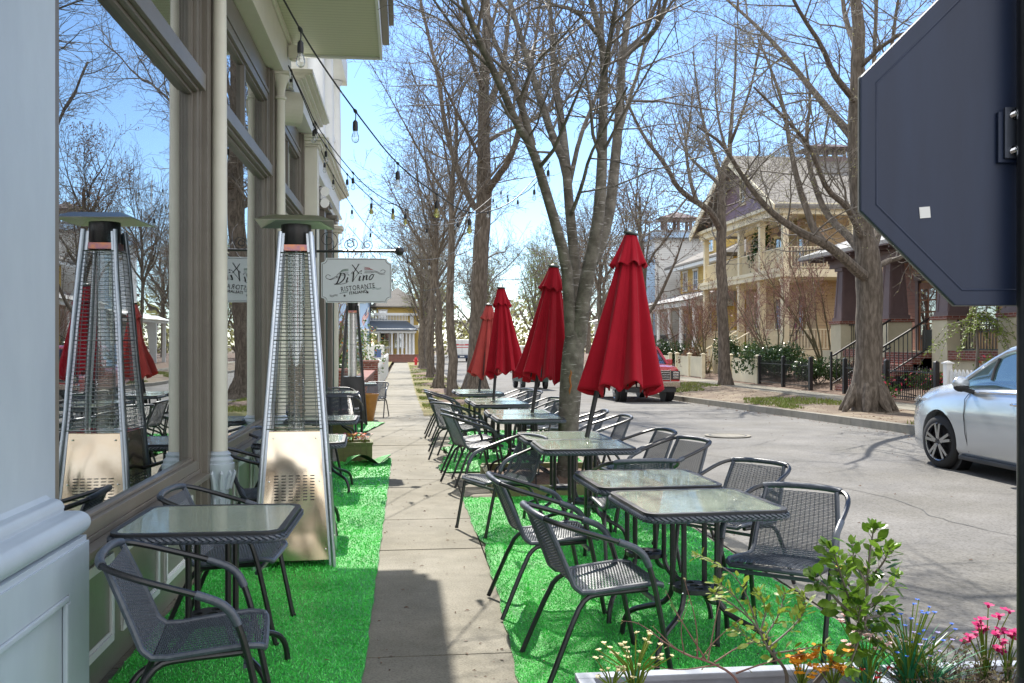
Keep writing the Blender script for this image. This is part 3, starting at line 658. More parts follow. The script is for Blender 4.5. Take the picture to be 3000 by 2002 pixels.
def make_chair(label, loc, rz, group):
    t = thing('wicker_chair', label, 'chair', loc, rz, group)
    # arm rail: one loop from front leg to front leg round the back
    half = [(.262,.185,.40),(.268,.155,.52),(.272,.115,.60),(.272,.03,.640),(.268,-.10,.682),(.255,-.22,.722),(.215,-.295,.748),(.12,-.318,.757),(0,-.322,.759)]
    full = half+[(-x,y,z) for x,y,z in half[-2::-1]]
    path = smooth_path(full, 2)
    mb = MB(); mb.tube(path, .0125, 8); obj('arm_rail', mb, M['black'], t, True)
    for s in (1, -1):
        mb = MB(); mb.tube(smooth_path([(s*.262,.185,.40),(s*.258,.205,.30),(s*.25,.265,0.0)],1), .0125, 8); mb.lathe([(.015,0),(.015,.02)], (s*.25,.265), 8); obj('leg', mb, M['black'], t, True)
        mb = MB(); mb.tube(smooth_path([(s*.195,.17,.405),(s*.20,-.06,.395),(s*.21,-.115,.385),(s*.225,-.16,.33),(s*.245,-.295,.0)],1), .0125, 8); obj('leg', mb, M['black'], t, True)
    # wicker wraps
    n = len(path); wr = MB()
    mid = [p for p in path if abs(p.x) < .205 and p.y < -.2]
    wr.tube(mid, .0165, 10); obj('wrap', wr, M['wicker'], t, True)
    for s in (1, -1):
        seg = [p for p in path if p.x*s > 0 and p.y > .0 and p.z > .52]
        wr = MB(); wr.tube(seg, .0165, 10); obj('arm_wrap', wr, M['wicker'], t, True)
    # shell edge
    K = 40; L_ = []; R_ = []
    for i in range(K+1):
        y, z, h = seat_prof(i/K); R_.append((h,y,z)); L_.append((-h,y,z))
    fr = [(x*.195, .24-.02*abs(x)**6, .418) for x in [1-.25*k for k in range(1, 8)]]
    loop = L_[::-1]+[(-.195+.39*k/6,.238,.418) for k in range(1,6)]+R_
    mb = MB(); mb.tube(loop, .0125, 8)
    mb.bar((-.26,.175,.375),(.26,.175,.375),.016); 
    obj('shell_frame', mb, M['wicker'], t, True)
    # weave
    def weave(name, t0, t1, pitch):
        mb = MB(); S = 0; tt = []
        prev = None; acc = 0; N_ = 400
        for i in range(N_+1):
            u = t0+(t1-t0)*i/N_; y, z, h = seat_prof(u)
            if prev: acc += math.hypot(y-prev[0], z-prev[1])
            prev = (y, z)
            if acc >= pitch or i == 0: tt.append(u); acc = 0
        nx = 17
        for k, u in enumerate(tt):
            y, z, h = seat_prof(u); y2, z2, _ = seat_prof(min(u+.004, 1)); y1, z1, _ = seat_prof(max(u-.004, 0))
            ty, tz = y2-y1, z2-z1; l = math.hypot(ty, tz) or 1; ty /= l; tz /= l; ny, nz = -tz, ty
            vs = []; fs = []
            for j in range(nx+1):
                x = -h+2*h*j/nx; o = .0022*(1 if (j+k)%2 else -1)
                sag = -.010*(1-(x/h)**2)
                cy, cz = y+ny*(o+sag*.6), z+nz*(o+sag*.6)
                for a, b in ((-.0021,-.0011),(.0021,-.0011),(.0021,.0011),(-.0021,.0011)):
                    vs.append((x, cy+ty*a+ny*b, cz+tz*a+nz*b))
            for j in range(nx):
                a = j*4; b = a+4
                for q in range(4): fs.append((a+q, a+(q+1)%4, b+(q+1)%4, b+q))
            mb.add(vs, fs)
        for j in range(1, nx):
            pts = []
            for i in range(15):
                u = t0+(t1-t0)*i/14; y, z, h = seat_prof(u); x = -h+2*h*(j)/nx; sag = -.006*(1-(x/h)**2)
                y2, z2, _ = seat_prof(min(u+.004,1)); y1, z1, _ = seat_prof(max(u-.004,0)); l = math.hypot(y2-y1, z2-z1) or 1
                pts.append((x, y-(z2-z1)/l*sag, z+(y2-y1)/l*sag))
            mb.tube(pts, .0017, 4, cap=False)
        obj(name, mb, M['wicker'], t)
    weave('seat', .0, .47, .0066); weave('backrest', .48, .985, .0066)
    return t
# ================================================================== glass topped tables
def rrect(w, d, r, n=6):
    P = []
    for cx, cy, a0 in ((w-r,d-r,0),(-w+r,d-r,90),(-w+r,-d+r,180),(w-r,-d+r,270)):
        for k in range(n+1):
            a = R(a0+90*k/n); P.append((cx+r*math.cos(a), cy+r*math.sin(a)))
    return P
def table_glass():
    m = mat("pebbled_table_glass", (.25,.31,.225), .16, 0, .6, var=(3,(.31,.36,.25),.3,.7), bump=(75,.55), coat=.5)
    return m
M['tglass'] = table_glass()
def disc_with_holes(mb, r, holes, z0, z1):
    bm = bmesh.new()
    def ring(cx, cy, rr, n):
        vs = [bm.verts.new((cx+rr*math.cos(2*math.pi*k/n), cy+rr*math.sin(2*math.pi*k/n), z0)) for k in range(n)]
        for a, b in zip(vs, vs[1:]+vs[:1]): bm.edges.new((a, b))
    ring(0, 0, r, 24)
    for h in holes: ring(h[0], h[1], h[2], 10)
    bmesh.ops.triangle_fill(bm, edges=bm.edges[:], use_beauty=True)
    g = bmesh.ops.extrude_face_region(bm, geom=bm.faces[:])
    for e in g['geom']:
        if isinstance(e, bmesh.types.BMVert): e.co.z = z1
    bm.verts.index_update()
    mb.add([tuple(v.co) for v in bm.verts], [tuple(v.index for v in f.verts) for f in bm.faces]); bm.free()
def make_table(label, loc, rz, group, w=.34):
    t = thing('glass_table', label, 'table', loc, rz, group)
    mb = MB(); mb.prism(rrect(w-.018, w-.018, .065), (0,0,.006), (0,0,.716), (1,0,0), (0,1,0)); obj('glass_top', mb, M['tglass'], t)
    # rim: steel edge over a braided wicker band
    o1, i1 = rrect(w, w, .08, 8), rrect(w-.026, w-.026, .058, 8); n = len(o1); mb = MB(); vs = []; fs = []
    for pts, z in ((o1,.712),(o1,.7235),(i1,.7235),(i1,.712)): vs += [(p[0],p[1],z) for p in pts]
    for b in range(4):
        for k in range(n): fs.append((b*n+k, b*n+(k+1)%n, ((b+1)%4)*n+(k+1)%n, ((b+1)%4)*n+k))
    mb.add(vs, fs); obj('edge_frame', mb, M['bplastic'], t, bevel=.002)
    o2 = rrect(w+.002, w+.002, .082, 8); n = len(o2)
    P = [Vector((p[0],p[1],0)) for p in o2]; P.append(P[0]); dist = [0]
    for a, b in zip(P, P[1:]): dist.append(dist[-1]+(b-a).length)
    def atl(s):
        s %= dist[-1]
        for i in range(len(dist)-1):
            if s <= dist[i+1]:
                f = (s-dist[i])/max(1e-9, dist[i+1]-dist[i]); return P[i].lerp(P[i+1], f)
    mb = MB(); nb = 96; stp = dist[-1]/nb
    for k in range(nb):                      # plaited strands
        for sgn in (1, -1):
            s0 = k*stp+(0 if sgn > 0 else stp*.5); pts = []
            for q in range(4):
                f = q/3; p = atl(s0+stp*1.15*f); out = p.normalized()*(.004*math.sin(math.pi*f)+(.001))
                pts.append((p.x+out.x, p.y+out.y, .694+sgn*(.012-.014*f)))
            mb.tube(pts, [.004,.0068,.0068,.004], 5)
    mb.prism(rrect(w-.006, w-.006, .075), (0,0,.034), (0,0,.677), (1,0,0), (0,1,0))
    obj('braided_band', mb, M['wicker'], t, True)
    for k in range(4):
        a = R(45+90*k); c, s = math.cos(a), math.sin(a)
        mb = MB(); mb.tube(smooth_path([(c*.115,s*.115,.70),(c*.115,s*.115,.36),(c*.115,s*.115,.27),(c*.16,s*.16,.205),(c*.29,s*.29,.165),(c*.355,s*.355,.135),(c*.385,s*.385,.08),(c*.395,s*.395,.0)],2), .0135, 8)
        mb.lathe([(.017,0),(.017,.012)], (c*.395,s*.395), 8); obj('leg', mb, M['black'], t, True)
    for z in (.645, .292):
        mb = MB(); disc_with_holes(mb, .105, [(.062*math.cos(R(90*k)), .062*math.sin(R(90*k)), .021) for k in range(4)]+[(0,0,.024)], z, z+.022); obj('brace_plate', mb, M['bplastic'], t)
        mb = MB()
        for k in range(4):
            a = R(45+90*k); mb.ball((.130*math.cos(a),.130*math.sin(a),z+.011), .0055, 6, 4)
        obj('bolt', mb, M['chrome'], t, True)
    return t
def wpos(px, py, h):          # centre from a point of the table top
    p = gz(px, py, h); return p
GC = 'wicker armchairs round the glass tables'; GT = 'square glass topped tables'
TC = make_table('glass table nearest on the right, its pebbled top beside the flower planter', (1.385, 4.46, 0), R(3), GT)
XT = [((1.335,5.20),2,'glass table pushed edge to edge behind the nearest table on the right'),
      ((1.315,6.98),0,'glass table in front of the big umbrella, standing by the street tree'),
      ((1.285,7.66),1,'glass table carrying the pole of the nearest, largest red umbrella'),
      ((1.255,9.66),1,'glass table with its right end hidden by the tree trunk'),
      ((1.235,10.36),-1,'glass table carrying the pole of the red umbrella beside the tree trunk'),
      ((1.20,11.93),1,'glass table in front of the third umbrella along the kerb'),
      ((1.17,12.62),0,'glass table carrying the pole of the third red umbrella'),
      ((1.15,14.40),1,'glass table in front of the faded umbrella'),
      ((1.12,15.10),-1,'last glass table of the kerb row, carrying the faded umbrella'),
      ((-.81,4.22),-1,'glass table at the left against the shop window, before the steel heater'),
      ((-.79,7.62),2,'glass table close behind the steel heater by the shop front'),
      ((-.80,9.72),0,'glass table past the steel heater, behind the wooden flower box'),
      ((-1.02,14.75),0,'glass table in front of the far black heater'),
      ((-.88,19.6),4,'small glass table beyond the far heater beside the brick wall')]
for (x, y), a, lb in XT: dup(TC, (x, y, zg(y)+.004), R(a), lb)
def face(dx, dy): return math.atan2(-dx, dy)      # chair front is +y
CH = make_chair('nearest right hand wicker chair, left of the closest glass table', (.875, 4.28, .012), face(1, .10), GC)
XC = [((.80,5.30),(1,.06),'second nearest wicker chair, left of the second glass table on the right'),
      ((1.50,6.22),(-.05,1),'wicker chair with its back to us between two pairs of tables'),
      ((1.86,4.52),(-.62,-.78),'wicker chair turned to us at the right of the nearest table, behind the shrub'),
      ((1.98,5.62),(-.80,-.60),'wicker chair half hidden behind the turned chair at the right'),
      ((.76,7.45),(-.90,-.36),'wicker chair turned away from its table to face the pavement'),
      ((1.96,7.12),(-.93,-.36),'wicker chair below the largest umbrella on the kerb side'),
      ((1.93,7.92),(-1,-.15),'wicker chair of which only the curved back top shows behind the umbrella table'),
      ((.74,9.95),(.96,.25),'wicker chair left of the tables by the tree, front one of the close pair'),
      ((.76,10.62),(.97,.2),'wicker chair left of the tables by the tree, rear one of the close pair'),
      ((1.96,9.55),(-1,-.05),'wicker chair to the right of the street tree trunk'),
      ((1.90,10.35),(-1,.1),'wicker chair behind the street tree on the kerb side'),
      ((.70,12.0),(.80,.6),'wicker chair with its back to us at the pavement edge, left of the third umbrella'),
      ((.68,12.75),(.95,.2),'wicker chair just behind the one at the pavement edge'),
      ((1.80,11.95),(-.85,-.5),'wicker chair right of the third umbrella pole'),
      ((1.80,12.7),(-.9,-.4),'wicker chair behind the one right of the third umbrella pole'),
      ((.66,14.5),(.97,.15),'wicker chair left of the faded umbrella, the nearer one'),
      ((.66,15.2),(.97,.1),'wicker chair left of the faded umbrella, the farther one'),
      ((1.75,14.5),(-.9,-.4),'wicker chair on the kerb side of the faded umbrella, the nearer one'),
      ((1.72,15.2),(-.9,-.4),'wicker chair on the kerb side of the faded umbrella, the farther one'),
      ((-.74,3.60),(.99,.12),'wicker chair in the lower left corner beside the panelled pedestal'),
      ((-.86,4.98),(.97,-.05),'wicker chair behind the left glass table below the shop window'),
      ((-.98,6.98),(.95,.2),'wicker chair showing left of the steel heater'),
      ((-1.0,8.45),(.95,-.2),'wicker chair just behind the steel heater against the shop front'),
      ((-.98,10.7),(.95,.25),'wicker chair against the shop front left of the flower box'),
      ((-.86,13.7),(.1,1),'wicker chair with its arm before the far black heater'),
      ((-.98,15.7),(.3,-.95),'wicker chair facing us in front of the far black heater'),
      ((-.60,20.4),(-.2,-1),'small looking wicker chair beside the orange pot')]
CH.scale = (1,1,.95)
for (x, y), d, lb in XC: dup(CH, (x, y, zg(y)+(.012 if y < 16 else 0)), face(*d), lb)
# ================================================================== closed red umbrellas
def make_umbrella(foot, tip, zb, rb, m, label, seed, drift=(0,0), n_f=8):
    """foot: where the pole meets the table; tip: top; the cloth hangs straight down from the tip"""
    rnd = random.Random(seed); foot = Vector(foot); tip = Vector(tip)
    t = thing('red_umbrella', label, 'umbrella', (foot.x, foot.y, foot.z), 0, 'closed red umbrellas'); o = foot
    ax = (tip-foot); mb = MB(); mb.tube([foot+Vector((0,0,-.71))-ax.normalized()*0-o+Vector((0,0,0)), foot-o, tip-o-ax.normalized()*.02], .0195, 10); obj('pole', mb, M['bplastic'], t, True)
    mb = MB(); mb.lathe([(.045,-.02),(.05,-.005),(.048,0)], n=12); me_ = mb
    ph = [rnd.uniform(0, 6.28) for _ in range(6)]
    def canopy(z_top, z_bot, r_top, r_bot, amp, folds, scal, pw=1.0, bell=0, dr=1.0):
        def f(u, v):
            a = u*2*math.pi; r = r_top+(r_bot-r_top)*(v**pw)
            w_ = math.cos(folds*a+.7*math.sin(2*a+ph[0])+ph[1]+.5*v); fl = amp*(.3+.7*v)*(1.1*(abs(w_)**.6*(1 if w_ > 0 else -1))+.30*math.cos(folds*2*a+ph[2]+1.3*v)+.3*math.cos(3*a+ph[3]+v*2))
            r = r*(1+fl)+bell*max(0, v-.8)*.5
            z = z_top+(z_bot-z_top)*v
            z += scal*v**6*(.6*math.cos(folds*a+ph[1]+.4)+.5*math.cos(2*a+ph[4]))
            k = min(1, v*1.3)
            cx = tip.x-o.x+drift[0]*v*dr; cy = tip.y-o.y+drift[1]*v*dr
            return (cx+r*math.cos(a), cy+r*.86*math.sin(a), z-o.z)
        return f
    mb = MB(); mb.grid(canopy(tip.z-.03, zb, .045, rb, .25, n_f, .07, .92), 224, 44)
    cn = obj('canopy', mb, m, t, True); sm = cn.modifiers.new("cloth", 'SOLIDIFY'); sm.thickness = .004
    mb = MB(); L_ = tip.z-zb
    mb.grid(canopy(tip.z-.012, tip.z-L_*.205, .050, rb*.52, .11, n_f, .03, 1.1, 0, .2), 128, 14)
    cn = obj('vent_flap', mb, m, t, True); sm = cn.modifiers.new("cloth", 'SOLIDIFY'); sm.thickness = .004
    # gathered underside: rib ends and inner folds
    mb = MB()
    for k in range(8):
        a = 2*math.pi*(k+.5)/8; rr = rb*.72
        pts = [(tip.x-o.x+drift[0]*.5+.03*math.cos(a), tip.y-o.y+.03*math.sin(a), tip.z-.25-o.z), (tip.x-o.x+drift[0]+rr*math.cos(a), tip.y-o.y+drift[1]+rr*.85*math.sin(a), zb+.012-o.z)]
        mb.tube(pts, .007, 5)
    obj('rib', mb, M['black'], t)
    ud = (tip-foot).normalized()
    mb = MB(); mb.lathe([(.035,-.015),(.062,-.002),(.062,.008),(.03,.014),(.012,.03),(.0,.034)], n=18); c = obj('cap', mb, mat("cap_green", (.05,.075,.07), .5), t, True); c.location = tip-o; c.rotation_euler = ud.to_track_quat('Z','Y').to_euler()
    return t
def umb(px_f, py_f, px_t, py_t, z, zb_py, rpx, m, label, seed, dpx=0, zc=None):
    foot = at(px_f, py_f, z); tip = at(px_t, py_t, zc or z); zb = CAMH+(787-zb_py)/F*z
    rt = Vector((CT,-ST,0))*(dpx*z/F)
    return make_umbrella(foot, tip, zb, rpx*z/F, m, label, seed, (rt.x, rt.y))
umb(1347, 1003, 1447, 537, 7.62, 893, 76, M['red'], 'largest closed red umbrella, leaning over the tables right of the street tree', 1, -17)
umb(1221, 950, 1270, 612, 10.3, 868, 54, M['red'], 'closed red umbrella half hidden by the left side of the street tree', 2, -18)
umb(1133, 914, 1150, 661, 12.55, 858, 38, M['red'], 'closed red umbrella in front of the faded one, left of the tree', 3, 10)
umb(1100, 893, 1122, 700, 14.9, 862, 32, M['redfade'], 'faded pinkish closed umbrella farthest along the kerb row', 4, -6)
# ================================================================== pyramid heaters
def make_heater(loc, rz, label, body, tubem, lit=False, H=2.2, base=.51):
    t = thing('patio_heater', label, 'patio heater', loc, rz)
    hw = lambda z: (base/2)*(1-z/H)+.098*(z/H)
    B0, B1 = .05, .88
    for sx in (-1, 1):
        for sy in (-1, 1):
            mb = MB(); mb.tube([(sx*hw(0),sy*hw(0),0),(sx*hw(H),sy*hw(H),H)], .0155, 10)
            # flat angle strip beside the tube
            a = hw(0)-.018; b = hw(H)-.018
            mb.bar((sx*a,sy*(hw(0)-.004),0.0),(sx*b,sy*(hw(H)-.004),H-.01), .022, .004, (0,1,0))
            obj('post', mb, M['black'] if lit else M['tube'], t, True)
    for k in range(4):
        rot = Matrix.Rotation(R(90*k), 3, 'Z'); mb = MB()
        nx, nz = 28, 44
        def f(u, v):
            z = B0+(B1-B0)*v; h = hw(z)-.013
            x = (-1+2*u)*h
            d = (.006*math.sin(u*5.6+v*2.3+k)*math.sin(v*5.3+1)+.0022*math.sin(u*9+1)*math.sin(v*11+k))*min(1, 5*u, 5*(1-u), 5*v, 5*(1-v))
            return tuple(rot @ Vector((x, -(hw(z)-.006)-d, z)))
        mb.grid(f, nx, nz); pn = obj('body_panel', mb, body, t, True)
        if not lit:
            mb = MB()
            for r_ in range(9):
                for c_ in range(6):
                    x = -.115+.046*c_; z = .44+.0195*r_; p = rot @ Vector((x, -(hw(z)+.0035), z)); q = rot @ Vector((1,0,0)); nrm = rot @ Vector((0,-1,0))
                    mb.obox(p, q, nrm, (0,0,1), .0135, .002, .0028)
            obj('vent_slot', mb, M['black'], pn)
            mb = MB()
            for x_, z_ in ((-.2,.12),(.2,.12),(-.16,.56),(.16,.56),(-.135,.84),(.135,.84)):
                x_ = math.copysign(min(abs(x_), hw(z_)-.03), x_)
                mb.ball(tuple(rot @ Vector((x_, -(hw(z_)+.003), z_))), .006, 8, 4)
            obj('screw', mb, M['chrome'], pn, True)
        # wire guard
        mb = MB(); nW = 46
        for i in range(nW+1):
            z = .90+(H-.14-.90)*i/nW; h = hw(z)-.004; yy = -(hw(z)+.004)
            mb.tube([tuple(rot @ Vector(p)) for p in ((-h,yy,z),(h,yy,z))], .0019 if i not in (0, 23, nW) else .004, 4, cap=False)
        for x_ in (-.75, 0, .75):
            z0, z1 = .90, H-.14
            mb.tube([tuple(rot @ Vector((x_*hw(z), -(hw(z)+.004), z))) for z in (z0, z1)], .0022, 4, cap=False)
        obj('wire_guard', mb, M['wire'], t)
    mb = MB(); mb.box(-hw(.88)+.01,hw(.88)-.01,-hw(.88)+.01,hw(.88)-.01,.868,.885); obj('shelf', mb, body, t)
    mb = MB(); mb.box(-hw(.1)+.04,hw(.1)-.04,-hw(.1)+.04,hw(.1)-.04,.06,.075); obj('base_plate', mb, M['black'], t)
    mb = MB(); mb.tube([(0,0,.886),(0,0,H-.10)], .075 if lit else .055, 20, cap=False); obj('glass_tube', mb, tubem, t, True)
    if not lit:
        mb = MB(); pts = [(.026*math.cos(k*.7), .026*math.sin(k*.7), .9+k*.008) for k in range(146)]; mb.tube(pts, .0012, 4); obj('burner_coil', mb, M['chrome'], t, True)
    mb = MB(); mb.lathe([(.085,H-.10),(.10,H-.07),(.10,H+.055),(.06,H+.06)], n=24); obj('burner_head', mb, M['black'], t, True)
    mb = MB(); 
    for k in range(4):
        rot = Matrix.Rotation(R(90*k), 3, 'Z'); mb.obox(rot @ Vector((0,-.095,H-.105)), rot @ Vector((1,0,0)), rot @ Vector((0,1,0)), (0,0,1), .075, .004, .02)
    obj('heat_band', mb, mat("heat_tinted_steel", (.50,.22,.12), .3, 1., var=(16,(.30,.16,.2),.4,.6)), t)
    # reflector: flat square with turned-down flaps
    a, b = .15, .25; z0, z1 = H+.105, H+.062; mb = MB(); vs = [(-a,-a,z0),(a,-a,z0),(a,a,z0),(-a,a,z0),(-b,-b,z1),(b,-b,z1),(b,b,z1),(-b,b,z1)]
    mb.add(vs, [(0,1,2,3),(0,4,5,1),(1,5,6,2),(2,6,7,3),(3,7,4,0)])
    o = obj('reflector', mb, mat("reflector_metal", (.45,.45,.41), .32, 1., bump=(7,.2)), t); sm = o.modifiers.new("sheet", 'SOLIDIFY'); sm.thickness = .003
    return t
M['htube'] = glass_mat("heater_glass_tube", (.18,.8), (.88,.90,.86))
hb = make_heater((-.715, 6.58, .012), R(3), 'tall stainless steel pyramid patio heater standing before the shop window', M['steel'], M['htube'])
M['hblack'] = mat("black_heater_body", (.012,.012,.013), .3, 0, .5)
M['silver'] = mat("mirror_tube", (.92,.91,.88), .38, 1., bump=(30,.3,(1,1,3)))
hd = make_heater((-.92, 17.7, zg(17.7)+.01), R(4), 'far black pyramid patio heater with a bright glass tube near the brick wall', M['hblack'], M['silver'], True, 2.17)
# ================================================================== the hanging sign
t = thing('bracket', 'black iron sign bracket with scrolls and ball end on the corner pilaster', 'sign bracket', (-1.09, 12.30, 2.63))
mb = MB(); mb.tube([(-.0,0,0),(1.02,0,.012)], .017, 8); obj('arm', mb, M['black'], t, True)
mb = MB(); mb.ball((1.045,0,.013), .058, 14, 9); obj('ball_end', mb, M['black'], t, True)
mb = MB(); mb.box(-.012,.004,-.03,.03,-.08,.42); obj('wall_plate', mb, M['black'], t)
def scroll(cx, cz, r, s, turns=1.6, a0=-90):
    pts = []
    for k in range(46):
        f = k/45; a = R(a0)+s*f*turns*2*math.pi; rr = r*(1-.82*f); pts.append((cx+rr*math.cos(a), 0, cz+rr*math.sin(a)))
    return pts
for cx, r, s in ((.15,.13,1),(.42,.075,-1),(.44,.085,1),(.64,.07,1)):
    mb = MB(); mb.tube(scroll(cx, r+.017, r, s), .0055, 6); obj('scroll', mb, M['black'], t, True)
sg = thing('shop_sign', 'pale hanging sign board lettered DiVino Ristorante Italiano with crossed cutlery', 'sign', (-.587, 12.30, 2.265))
W_, H_ = .44, .283; c_ = .06; P = []
for cx, cy, a0 in ((W_,H_,270),(-W_,H_,0),(-W_,-H_,90),(W_,-H_,180)):
    seg = [(cx+c_*math.cos(R(a0-k*15)), cy+c_*math.sin(R(a0-k*15))) for k in range(7)]
    P += seg
P2 = []
for cx, cy, a0 in ((W_,H_,270),(-W_,H_,0),(-W_,-H_,90),(W_,-H_,180)):
    P2 += [(cx*.965+(c_)*math.cos(R(a0-k*15)), cy*.945+(c_)*math.sin(R(a0-k*15))) for k in range(7)]
M['sign'] = mat("sign_face", (.62,.66,.69), .35, var=(3,(.58,.62,.65),.35,.7))
M['ink'] = mat("sign_ink", (.016,.014,.014), .6); M['inkg'] = mat("sign_green", (.08,.17,.11), .6); M['inkr'] = mat("sign_red", (.35,.03,.03), .6); M['inkb'] = mat("sign_grey", (.18,.25,.26), .6)
mb = MB(); mb.prism(P, (0,.024,0), (0,-.012,0)); obj('board', mb, M['sign'], sg, bevel=.002)
mb = MB()
for y_ in (-.0127, .0127): mb.tube([(p[0],y_,p[1]) for p in P2], .0026, 4, closed=True)
obj('border_line', mb, M['ink'], sg)
tilt = R(7.5)
def sp(x, z): return (x*math.cos(tilt)-z*math.sin(tilt), -.0138, x*math.sin(tilt)+z*math.cos(tilt))
def st(txt, size, x, z, shear, bold, space, xs, m):
    me = text_mesh(txt, size, shear, bold, space, .001, xs); me.materials.append(m); o = link('lettering', me, sg); q = sp(x, z); o.location = (q[0], -.0135, q[2]); o.rotation_euler = (R(90), -tilt, 0)
st("RISTORANTE", .088, .005, -.092, 0, .0004, 1.2, .72, M['ink']); st("ITALIANO", .050, -.0, -.152, 0, .0012, 1.05, .95, M['ink'])
def stroke(pts, r, m, name='flourish', smooth=2):
    mb = MB(); mb.tube([(p[0],-.0132,p[1]) for p in [Vector(q) for q in smooth_path([(a[0],0,a[1]) for a in pts], smooth)] for p in [(p.x, p.z)]], r, 4); return obj(name, mb, m, sg)
def swash(x, z, s, up=0, m=None):
    for dz in (0, -.014): stroke([(x,z+dz+up),(x-s*.06,z+.02+dz),(x-s*.14,z-.025+dz),(x-s*.22,z-.018+dz),(x-s*.235,z+.02),(x-s*.19,z+.04),(x-s*.15,z+.018)] if dz == 0 else [(x,z+dz+up),(x-s*.06,z+.018+dz),(x-s*.14,z-.02+dz),(x-s*.2,z-.016)], .0026, M['ink'])
# brush lettering, drawn stroke by stroke: thick on the way down, thin on the way up
GL_ = {'D': ([[(.26,1.0),(.20,.7),(.10,.3),(.0,.02),(-.12,.0)],[(-.10,.62),(-.12,.85),(.05,1.0),(.35,1.02),(.68,.85),(.72,.5),(.5,.15),(.15,-.02),(-.1,.03),(-.22,-.02),(-.3,.05)]],.98),
 'i': ([[(.05,.5),(.06,.42),(.0,.15),(.05,.0),(.2,.12)],[(.12,.76),(.10,.70)]],.36),
 'V': ([[(-.08,.78),(.0,.98),(.14,.98),(.2,.7),(.22,.3),(.22,.0)],[(.22,.0),(.45,.45),(.72,.9),(.9,1.02),(.94,.92)]],.86),
 'n': ([[(.03,.5),(.02,.25),(.0,.0)],[(.02,.18),(.16,.44),(.30,.5),(.34,.40),(.30,.15),(.36,.0),(.48,.12)]],.58),
 'o': ([[(.26,.50),(.08,.42),(-.02,.15),(.06,.0),(.20,.0),(.36,.2),(.40,.40),(.26,.52),(.14,.46)],[(.34,.46),(.5,.44)]],.6)}
cx_ = -.25; em = .128
for ch in 'DiVino':
    for path in GL_[ch][0]:
        pts = []
        for p in smooth_path([(a,0,b) for a, b in path], 3):
            q = sp(cx_+em*(p.x+.30*p.z), -.012+em*p.z); pts.append(Vector((q[0],-.0125,q[2])))
        rad = []
        for i in range(len(pts)):
            t_ = pts[min(i+1,len(pts)-1)]-pts[max(i-1,0)]; dn = max(0, -t_.z/(t_.length or 1)); rad.append(.0062 if ch == 'o' and path[0][0] < .3 else .0030+.0066*dn**1.1)
        mb = MB(); mb.tube(pts, rad, 6); obj('lettering', mb, M['ink'], sg)
    cx_ += em*GL_[ch][1]*.86+.012
swash(-.21, .035, .75); 
for dz in (0, -.014): stroke([(.185,.115+dz),(.24,.125+dz),(.30,.09+dz),(.355,.098+dz),(.365,.13+dz*.3),(.325,.14),(.30,.118)][:7 if dz == 0 else 4], .0026, M['ink'])
stroke([(-.275,-.052),(-.19,-.05),(-.12,-.03)], .003, M['ink'])
for dz in (0,-.013): stroke([(-.335,-.185+dz),(-.30,-.20+dz),(-.27,-.178+dz),(-.235,-.185+dz)], .0022, M['ink']); stroke([(.20,-.10+dz),(.235,-.09+dz),(.27,-.102+dz),(.31,-.088+dz)], .0022, M['inkb'])
for a, b in (((-.21,-.165),(-.11,-.145)),((.10,-.11),(.20,-.092))): stroke([a,b], .004, M['inkb'], smooth=0)
def star(cx, cz, r):
    q = [(cx+(r if k%2 == 0 else r*.42)*math.sin(math.pi*k/5), cz+(r if k%2 == 0 else r*.42)*math.cos(math.pi*k/5)) for k in range(10)]
    mb = MB(); mb.prism(q, (0,.001,0), (0,-.0138,0)); obj('star', mb, M['ink'], sg)
star(-.148,-.195,.022); star(.138,-.15,.022)
stroke([(-.055,.20),(.032,.085)], .005, M['ink'], 'knife', 0); stroke([(.022,.19),(-.048,.08)], .005, M['ink'], 'fork', 0)
for k in (-1,0,1): stroke([(.022+k*.006,.188),(.03+k*.007,.212)], .0018, M['ink'], 'fork', 0)
for k in range(3): stroke([(-.215+.012*k,.095+k*.013),(-.165,.118+k*.010),(-.10,.122+k*.011)], .0026, M['inkg']); stroke([(.10,.142+k*.013),(.15,.140+k*.011),(.21-.02*k,.136+k*.010)], .003, M['inkr'])
for k in range(9): stroke([(-.205+k*.0125,.086+k*.003),(-.212+k*.0125,.045+k*.003)], .0014, M['ink'], 'hatch', 0); stroke([(.108+k*.0095,.127),(.102+k*.0095,.09)], .0014, M['ink'], 'hatch', 0)
mb = MB()
for x in (-.30,.30):
    mb.tube([(x,0,.283),(x,0,.335)], .003, 5); mb.tube([(x+.018*math.cos(a*.6),0,.352+.018*math.sin(a*.6)) for a in range(11)], .003, 5)
obj('hook', mb, M['black'], sg)
